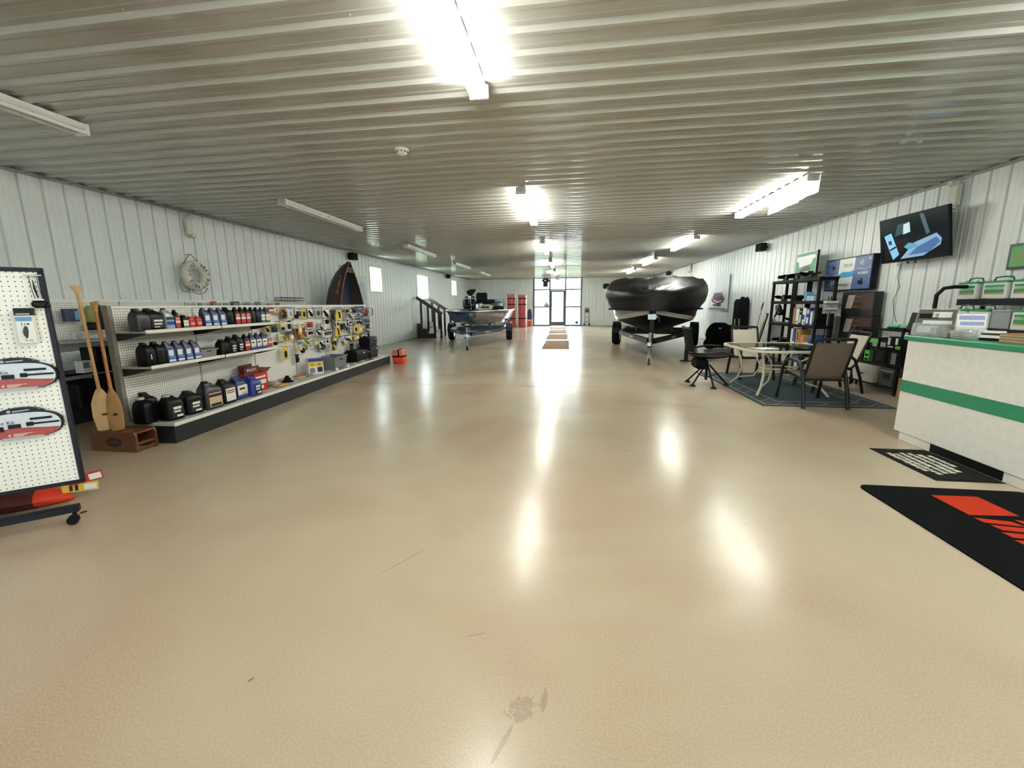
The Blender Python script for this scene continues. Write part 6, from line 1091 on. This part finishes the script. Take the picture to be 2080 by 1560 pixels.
mb = MB(); mb.box(0, .1, -SW/2, SW/2, 0, SH, .006); mb.build('frame_box', BLACK, so); mb = MB(); mb.box(-.003, 0, -SW/2+.02, SW/2-.02, .02, SH-.02); fc = mb.build('blue_face', mk('sign_slate_blue', '#4b6390', .4, nz=(5, .25)), so)
mb = MB(); mb.plate([(-.0035, .23, SH-.02), (-.0035, -.21, SH-.02), (-.0035, -.2, .37), (-.0035, .0, .3), (-.0035, .24, .31)], (-1, 0, 0), .001); mb.build('white_panel', mk('sign_ivory', '#e3e3dc', .4), fc); mb = MB(); mb.plate([(-.0035, .25, .02), (-.0035, -.16, .02), (-.0035, -.19, .25), (-.0035, .19, .25)], (-1, 0, 0), .001); mb.build('white_panel', MATS['sign_ivory'], fc)
mb = MB(); P = [(.64, .3), (.45, .27), (.25, .29), (.1, .34), (-.1, .33), (-.3, .37), (-.5, .35), (-.64, .38)]; Q = [(-.2, .25), (.2, .235)]; mb.plate([(-.0045, y, z_) for y, z_ in [(.25, .285), (.1, .335), (-.1, .325), (-.2, .345), (-.19, .24), (.2, .23)]], (-1, 0, 0), .001); mb.build('blue_wave', mk('wave_cyan', '#2e9bd0', .4), fc)
mb = MB(); mb.tube([(-.006, y, z_) for y, z_ in P], .006, 6); mb.build('wave_line', PRINTW, fc)
mb = MB(); add_text(mb, 'SOLAS', (-.0047, -.02, .45), (0, -1, 0), (0, 0, 1), .055, .25); mb.build('lettering', INK, fc); mb = MB(); add_text(mb, 'RUBEX', (-.0035, -.45, .29), (0, -1, 0), (0, 0, 1), .04, .26, bold=.02); mb.build('lettering', mk('sign_yellow_white', '#e3e0b8', .4), fc); mb = MB(); add_text(mb, 'AMITA', (-.0035, .48, .52), (0, -1, 0), (0, 0, 1), .035, .18); mb.build('lettering', LGREY, fc)
for i, (y, z_, r_, m_) in enumerate(((-.4, .47, .06, LGREY), (-.58, .52, .035, LGREY), (.42, .12, .06, LGREY), (.33, .2, .045, SILVER), (-.42, .14, .065, DKGREY), (.4, .42, .05, DKGREY))):
    mb = MB()
    for q in range(3): a = q*2.1+i; mb.loft([[(-.004-.001*e, y+r_*(.5*math.cos(a)+.55*math.cos(t)*abs(math.cos(a))+.25*math.cos(t)), z_+r_*(.5*math.sin(a)+.5*math.sin(t))) for t in [2*math.pi*j/10 for j in range(10)]] for e in (0, 1)])
    mb.build('pictured_propeller', m_, fc)
# ---- television, emergency light, framed picture, banner ---------------------------------------------
tv = thing('television', 'black wall-mounted television showing a dark blue picture', 'television', (4.90, 7.14, 2.32)); TW, TH = 1.20, .665; TI = -.17
def tvm(): m_ = MB(); m_.M = Matrix.Rotation(.03, 4, 'Z') @ Matrix.Rotation(TI, 4, 'Y'); return m_
mb = tvm(); mb.box(0, .045, -TW/2, TW/2, -TH/2, TH/2, .006); mb.build('case', BLACK, tv); mb = tvm(); mb.box(.045, .09, -.3, .3, -.2, .2, .01); mb.build('back_hump', BLACK, tv)
mb = tvm(); mb.box(-.001, 0, -TW/2+.012, TW/2-.012, -TH/2+.016, TH/2-.012); scn = mb.build('screen', mk('screen_dark', '#0d1518', .12, emit=('#10181c', .3), nz=(3, .5)), tv)
def scr(nm, poly, col, e, lift=.002): mb = tvm(); mb.plate([(-lift, -y, z_) for y, z_ in poly], (-1, 0, 0), .0005); mb.build(nm, mk('screen_'+col.strip('#'), col, .2, emit=(col, e*.22)), scn)
scr('lit_window', [(-.30, .05), (-.02, .09), (-.02, .23), (-.24, .22)], '#2d4650', .7); scr('lit_window', [(-.14, .06), (-.01, .08), (-.02, .22), (-.13, .20)], '#c5dbe6', .9, .003)
scr('pillow', [(-.2, -.29), (.2, -.28), (.48, -.16), (.5, -.08), (.42, .0), (.05, -.08)], '#8fb4d8', .8, .003); scr('pillow_shade', [(-.05, -.25), (.3, -.24), (.48, -.12), (.42, -.05), (.1, -.15)], '#4d6fa8', .8, .004); scr('cushion', [(-.13, -.12), (-.04, -.07), (.08, -.1), (.12, -.14), (-.05, -.17)], '#5fa6c8', .8, .004)
scr('bed_shadow', [(-.5, -.05), (-.1, .0), (.0, -.05), (-.1, -.12), (-.2, -.29), (-.5, -.29)], '#1f1512', .5); scr('curtain', [(.15, .3), (.22, .3), (.32, .02), (.26, .0)], '#4a5c68', .7, .003)
scr('phone', [(-.5, .08), (-.36, .11), (-.22, -.22), (-.34, -.29)], '#86c2e6', 1.0, .004); scr('phone_icon', [(-.42, .0), (-.36, .0), (-.35, -.06), (-.41, -.06)], '#3f3566', .8, .005); scr('phone_bar', [(-.40, -.13), (-.28, -.09), (-.27, -.115), (-.39, -.155)], '#10181c', .5, .005)
mb = MB(); mb.bar((.05, .0, -.1), (XR-.03-4.90, .0, -.05), .1, .06); mb.box(XR-4.90-.04, XR-4.90-.018, -.2, .2, -.2, .2); mb.build('wall_mount', BLKMET, tv)
for y in (.12, -.02): mb = tvm(); mb.tube([(.03, y, -TH/2), (.04, y, -TH/2-.04)], .008, 6); mb.build('mount_tab', BLKMET, tv)
cbz = MB(); cbz.tube([(0, 0, 0), (0, .02, -.2), (0, -.06, -.35), (0, .04, -.55), (0, -.02, -.75), (0, -.10, -.9)], .004, 6); tag(cbz.build('power_cord', DKGREY, None, 50, (XR-.03, 7.62, 1.98)), 'thin dark cord hanging down the wall below the television', 'cord')
em2 = emlight('emergency light on the wall above the television', (XR-.02, 6.80, 2.80), math.pi); emlight('small emergency light on the wall above the banner', (XR-.02, 19.4, 2.85), math.pi)
fp = thing('framed_picture', 'green landscape in a dark frame above the battery rack', 'picture', (5.13, 5.72, 1.765)); mb = MB(); mb.box(0, .03, -.42, .22, 0, .29, .004); mb.build('frame', mk('dark_green_frame', '#16201a', .4), fp); mb = MB(); mb.box(-.002, 0, -.40, .19, .03, .26); pc = mb.build('green_field', mk('picture_green', '#5fa052', .5, nz=(5, .2)), fp); mb = MB(); mb.plate([(-.003, .19, .14), (-.003, -.1, .19), (-.003, -.4, .2), (-.003, -.4, .15), (-.003, .0, .12)], (-1, 0, 0), .0005); mb.build('tan_path', mk('picture_tan', '#a08a6a', .5), pc)
bn = thing('wall_banner', 'white hanging banner with red and blue oval logo on the right wall', 'banner', (5.12, 15.68, 1.14)); mb = MB(); R = []
for j in range(13):
    y = .93-1.86*j/12; R.append([(.012*math.sin(j*1.3)-.01, y*(1 if i < 3 else .98), z_+(.03*math.sin(j*.9) if i == 3 else 0)) for i, z_ in enumerate((0, .4, .8, 1.2))])
mb.loft(R, cap=False, closed=False); mb.build('cloth', mk('banner_cloth', '#dfe4e6', .7, bump=.2), bn, 60)
mb = MB(); mb.loft([[(-.03-.002*e, -.0+.52*math.cos(t), .46+.13*math.sin(t)) for t in [2*math.pi*j/24 for j in range(24)]] for e in (0, 1)]); lg = mb.build('logo_oval', mk('logo_maroon', '#7c3a44', .6), bn); mb = MB(); mb.tube([(-.034, .56*math.cos(t), .40+.15*math.sin(t)) for t in [math.pi+math.pi*j/14 for j in range(15)]], .018, 6); mb.build('logo_swoosh', INK, lg); mb = MB(); mb.box(-.036, -.033, -.4, .4, .5, .6); mb.build('logo_band', mk('logo_blue', '#3a4a86', .6), lg)
mb = MB(); add_text(mb, 'sandbar', (-.03, .05, .18), (0, -1, 0), (0, 0, 1), .09, .75) if 0 else mb.box(-.032, -.03, -.35, .45, .16, .21); mb.build('dark_print', DKGREY, bn); mb = MB(); mb.box(-.032, -.03, -.9, .9, .055, .07); mb.build('print_line', DKGREY, bn)
# ---- rug, patio table and chairs -----------------------------------------------------------------------
def rug_material(w_, l_):
    m = bpy.data.materials.new('lattice_border_rug'); m.use_nodes = True; t = m.node_tree; b = t.nodes['Principled BSDF']; N = t.nodes.new; Lk = t.links.new
    co = N('ShaderNodeTexCoord'); sp = N('ShaderNodeSeparateXYZ'); Lk(co.outputs['Object'], sp.inputs[0])
    def ma(op, a, b_=None, c=None):
        n = N('ShaderNodeMath'); n.operation = op
        for i, v in enumerate((a, b_, c)):
            if v is None: continue
            if isinstance(v, (int, float)): n.inputs[i].default_value = v
            else: Lk(v, n.inputs[i])
        return n.outputs[0]
    dx = ma('SUBTRACT', w_/2, ma('ABSOLUTE', sp.outputs['X'])); dy = ma('SUBTRACT', l_/2, ma('ABSOLUTE', sp.outputs['Y'])); d = ma('MINIMUM', dx, dy)
    band = ma('MULTIPLY', ma('GREATER_THAN', d, .07), ma('LESS_THAN', d, .31))
    l1 = ma('LESS_THAN', ma('ABSOLUTE', ma('SUBTRACT', d, .075)), .009); l2 = ma('LESS_THAN', ma('ABSOLUTE', ma('SUBTRACT', d, .305)), .009)
    s = ma('ADD', sp.outputs['X'], sp.outputs['Y']); s2 = ma('SUBTRACT', sp.outputs['X'], sp.outputs['Y'])
    g1 = ma('LESS_THAN', ma('ABSOLUTE', ma('SUBTRACT', ma('FRACT', ma('DIVIDE', s, .15)), .5)), .05); g2 = ma('LESS_THAN', ma('ABSOLUTE', ma('SUBTRACT', ma('FRACT', ma('DIVIDE', s2, .30)), .5)), .025)
    ln = ma('MAXIMUM', ma('MULTIPLY', ma('MAXIMUM', g1, g2), band), ma('MAXIMUM', l1, l2))
    mx = N('ShaderNodeMix'); mx.data_type = 'RGBA'; n = N('ShaderNodeTexNoise'); n.inputs['Scale'].default_value = 60; c2 = N('ShaderNodeMix'); c2.data_type = 'RGBA'; c2.inputs[6].default_value = lin('#252f36'); c2.inputs[7].default_value = lin('#36444d'); Lk(n.outputs['Fac'], c2.inputs[0])
    brd = N('ShaderNodeMix'); brd.data_type = 'RGBA'; Lk(band, brd.inputs[0]); Lk(c2.outputs[2], brd.inputs[6]); brd.inputs[7].default_value = lin('#2c2d2a')
    Lk(ln, mx.inputs[0]); Lk(brd.outputs[2], mx.inputs[6]); mx.inputs[7].default_value = lin('#8d9092'); Lk(mx.outputs[2], b.inputs['Base Color']); b.inputs['Roughness'].default_value = .95; return m
rg_ = thing('area_rug', 'dark slate rug with pale lattice border under the patio table', 'rug', (3.52, 7.58, 0), 0); mb = MB(); mb.box(-.84, .84, -1.47, 1.47, 0, .007); mb.build('rug_pile', rug_material(1.68, 2.94), rg_)
tb_ = thing('patio_table', 'cream patio table with glass top and curved legs', 'table', (3.37, 7.30, .007)); 
mb = MB(); mb.prism(rrect(1.34, 1.42, .33, 8), .694, .702); mb.build('glass_top', GLASST, tb_)
mb = MB(); P = rrect(1.40, 1.48, .36, 8); P.append(P[0]); mb.loft([[(x*k, y*k, z_) for k, z_ in ((1, .70), (1, .672), (.95, .672), (.95, .70), (.955, .708), (.995, .708))] for x, y in P], cap=False); mb.build('top_rim', CREAM, tb_, 40)
for sx_, sy_ in ((-1, -1), (-1, 1), (1, -1), (1, 1)):
    mb = MB(); mb.tube([(sx_*.46, sy_*.50, .675), (sx_*.40, sy_*.44, .45), (sx_*.38, sy_*.42, .3), (sx_*.42, sy_*.46, .12), (sx_*.5, sy_*.54, .0)], .018, 10); lg_ = mb.build('leg', CREAM, tb_, 50)
    mb = MB(); mb.tube([(sx_*.40, sy_*.44, .66), (sx_*.22, sy_*.26, .5), (sx_*.17, sy_*.2, .34), (sx_*.24, sy_*.27, .18), (sx_*.40, sy_*.45, .13)], .013, 8); mb.build('curved_brace', CREAM, lg_, 50)
mb = MB(); mb.torus((0, 0, .36), .24, .012, 'Z', 32, 8); mb.build('brace_ring', CREAM, tb_, 50)
def patio_chair(label, loc, rz, m):
    """faces local +y; the back is at -y"""
    o = thing('patio_chair', label, 'chair', loc, rz, 'sling patio chairs'); r_ = .021
    for s_ in (-1, 1):
        mb = MB(); mb.tube([(s_*.27, -.36, 0), (s_*.265, -.30, .25), (s_*.26, -.20, .52), (s_*.26, -.10, .60), (s_*.265, .10, .62), (s_*.27, .22, .58), (s_*.275, .27, .5), (s_*.285, .36, 0)], r_, 8, flat=1.2); mb.build('arm_leg_frame', BRONZE, o, 50)
        mb = MB(); mb.tube([(s_*.235, .26, .42), (s_*.235, .1, .40), (s_*.235, -.17, .38), (s_*.235, -.24, .46), (s_*.235, -.33, .72), (s_*.235, -.40, .925)], r_*.9, 8); mb.build('sling_rail', BRONZE, o, 50)
    mb = MB(); mb.loft([[(s_*.232, y, z_) for s_ in (-1, -.4, .4, 1)] for y, z_ in ((.27, .425), (.1, .395), (-.15, .375), (-.2, .39), (-.245, .48), (-.33, .72), (-.385, .88))], cap=False, closed=False)
    v0 = list(mb.v); mb.add([(p.x, p.y-.004, p.z-.006) for p in v0], [tuple(reversed(f)) for f in mb.f[:]]); mb.build('sling', m, o, 60)
    mb = MB(); mb.tube([(-.235, -.40, .925), (-.12, -.405, .93), (.12, -.405, .93), (.235, -.40, .925)], r_, 8); mb.build('top_rail', BRONZE, o, 50)
    for y, z_ in ((.25, .39), (-.17, .36)): mb = MB(); mb.tube([(-.27, y, z_), (.27, y, z_)], .013, 8); mb.build('cross_bar', BRONZE, o)
    for s_ in (-1, 1): mb = MB(); mb.tube([(s_*.26, -.16, .54), (s_*.235, -.26, .50)], .012, 8); mb.build('link', BRONZE, o)
    return o
patio_chair('taupe sling patio chair with its back to the camera', (3.40, 6.33, .007), 0, TAUPE); patio_chair('beige sling patio chair on the far side of the table', (3.43, 8.50, .007), math.pi, BEIGE); patio_chair('beige sling patio chair on the wall side of the table', (4.18, 7.38, .007), math.pi/2, BEIGE)
bkl = thing('booklet', 'open white booklet lying on the glass table top', 'booklet', (3.0, 6.95, .711), .3)
mb = MB(); mb.box(-.16, -.002, -.12, .12, 0, .004); mb.build('page', PRINTW, bkl); mb = MB(); mb.box(.002, .16, -.12, .12, 0, .004); mb.build('page', PRINTW, bkl)
# ---- folding swivel stool ---------------------------------------------------------------------------------
sl = thing('swivel_stool', 'black folding swivel stool with four splayed legs and mesh back', 'stool', (2.38, 7.60, 0))
for x, y in ((-.22, .3), (-.24, -.1), (.04, -.29), (.34, .0)):
    mb = MB(); mb.tube([(x*.12, y*.12, .36), (x, y, .03)], .015, 8); lg_ = mb.build('leg', BLKMET, sl, 40); mb = MB(); mb.at((x, y, 0)); mb.lathe([(.055, 0), (.05, .012), (.02, .035), (.014, .05)], 16); mb.build('foot', BLACK, lg_, 40); mb = MB(); mb.tube([(x*.55, y*.55, .2), (0, 0, .14)], .007, 6); mb.build('strut', BLKMET, lg_)
mb = MB(); mb.cyl((0, 0, .1), (0, 0, .44), .022, n=12); mb.build('column', BLKMET, sl, 40); mb = MB(); mb.cyl((0, 0, .36), (0, 0, .385), .06, n=16); mb.cyl((0, 0, .43), (0, 0, .45), .07, n=16); mb.box(-.12, .12, -.03, .03, .45, .47, .005); mb.build('swivel_plate', ZINC, sl, 40)
mb = MB(); mb.loft([[(x, y*(1-.1*abs(k)), .50+.03*(x/.3)**2+.012*(y/.24)**2+.02*x) for y in (-.24, -.12, 0, .12, .24)] for k, x in ((0, -.24), (0, -.1), (0, .05), (.5, .2), (1, .34))], cap=False, closed=False); v0 = list(mb.v); mb.add([(p.x, p.y, p.z-.018) for p in v0], mb.f[:]); mb.build('seat', FABBLK, sl, 60)
mb = MB(); mb.tube([(.33, -.22, .55), (.1, -.245, .52), (-.25, -.24, .53), (-.3, -.23, .62), (-.36, -.21, .97), (-.37, 0, .99), (-.36, .21, .97), (-.3, .23, .62), (-.25, .24, .53), (.1, .245, .52), (.33, .22, .55), (.36, 0, .555), (.33, -.22, .55)], .013, 8); mb.build('seat_frame', BLKMET, sl, 50)
mb = MB(); mb.loft([[(x-.03*(1-(y/.22)**2), y, z_) for y in (-.22, -.1, 0, .1, .22)] for x, z_ in ((-.30, .60), (-.325, .74), (-.345, .86), (-.365, .975))], cap=False, closed=False); v0 = list(mb.v); mb.add([(p.x-.012, p.y, p.z) for p in v0], mb.f[:]); bb = mb.build('backrest', FABBLK, sl, 60)
mb = MB(); mb.tube([(-.3, -.23, .68), (-.1, -.26, .72), (.12, -.26, .71)], .016, 8); mb.build('armrest', BLACK, sl, 40); mb = MB(); mb.box(-.22, -.02, -.18, .18, .30, .48, .04); mb.build('under_seat_bag', FABBLK, sl, 40)
jp = thing('support_stand', 'slim black support stand behind the swivel stool', 'stand', (2.88, 10.8, 0)); mb = MB(); mb.box(-.04, .04, -.03, .03, .015, .78, .004); mb.build('post', BLKMET, jp); mb = MB(); mb.box(-.13, .13, -.1, .1, 0, .016, .003); mb.build('base_plate', BLKMET, jp); mb = MB(); mb.box(-.1, .1, -.08, .08, .78, .83, .01); mb.build('pad', RUBBER, jp)
# ---- black gear against the right wall ---------------------------------------------------------------------
pk = thing('gear_pack', 'bulky black backpack style gear bag against the right wall', 'bag', (4.72, 13.9, 0)); mb = MB()
def blob(cx, cy, cz, rx, ry, rz_, seed):
    R = []; n = 14
    for i in range(1, 10):
        t = math.pi*i/10; R.append([(cx+rx*math.sin(t)**.7*math.cos(2*math.pi*j/n)*(1+.08*math.sin(j*2.3+i+seed)), cy+ry*math.sin(t)**.7*math.sin(2*math.pi*j/n)*(1+.08*math.sin(j*1.7+i*2+seed)), max(.0, cz-rz_*math.cos(t))) for j in range(n)])
    return R
mb.loft(blob(-.1, 0, .42, .36, .28, .40, 1)); mb.build('main_bag', FABBLK, pk, 60); mb = MB(); mb.loft(blob(.22, .02, .38, .2, .24, .36, 4)); mb.build('side_bag', FABBLK, pk, 60); mb = MB(); mb.loft(blob(-.36, -.1, .16, .18, .2, .16, 7)); mb.build('lower_pouch', FABBLK, pk, 60)
for i, x in enumerate((-.2, .0, .16)): mb = MB(); mb.tube([(x, -.2, .12), (x-.03, -.26, .0)], .012, 6); mb.build('strap_end', BLACK, pk)
mb = MB(); mb.box(-.2, -.12, -.3, -.28, .62, .66, .006); mb.build('zip_pull', SILVER, pk)
tc_ = thing('long_case', 'group of tall black zipped carry case leaning on the right wall', 'case', (4.95, 13.1, 0)); tc_['label'] = 'tall black zipped carry case leaning on the right wall'
for i, (x, y, h_, r_) in enumerate(((-.12, 0, 1.5, .1), (.02, .02, 1.57, .1), (.12, -.02, 1.56, .08))): mb = MB(); mb.loft([[(x+r_*k*math.cos(t)-.02*z_, y+r_*k*math.sin(t), z_) for t in [2*math.pi*j/14 for j in range(14)]] for z_, k in ((0, .9), (.05, 1), (h_*.6, 1), (h_-.08, .85), (h_, .4))]); mb.build('case_tube', FABBLK, tc_, 50)
for x in (-.2, -.08): mb = MB(); mb.bar((x-.005, -.1, .2), (x-.02, -.1, .95), .03, .006, (0, 1, 0)); mb.build('webbing', GREY, tc_)
rod = MB(); rod.tube([(4.95, 12.3, .0), (5.09, 12.2, 1.25), (5.12, 12.18, 1.42)], .007, 6); rod.cyl((5.085, 12.205, 1.22), (5.11, 12.185, 1.38), .018, n=8); tag(rod.build('thin_rod', DKGREY, None, 40), 'thin rod leaning on the right wall beside the carry case', 'rod')
fr_ = thing('leaning_picture', 'framed brown print leaning against the farther resin shelf', 'picture', (4.82, 11.6, 0)); 
def lm(): m_ = MB(); m_.M = Matrix.Rotation(-.35, 4, 'Z') @ Matrix.Translation((-.08, 0, .0)) @ Matrix.Rotation(.19, 4, 'Y'); return m_
mb = lm(); mb.box(0, .03, -.28, .28, 0, 1.16, .004); mb.build('frame', BLACK, fr_); mb = lm(); mb.box(-.004, 0, -.245, .245, .04, 1.12); mt_ = mb.build('pale_mount', mk('pale_mount', '#cbbfa8', .6), fr_); mb = lm(); mb.box(-.006, -.004, -.2, .2, .08, .96); mb.build('brown_print', mk('brown_print', '#6b4630', .5, nz=(6, .5)), mt_)
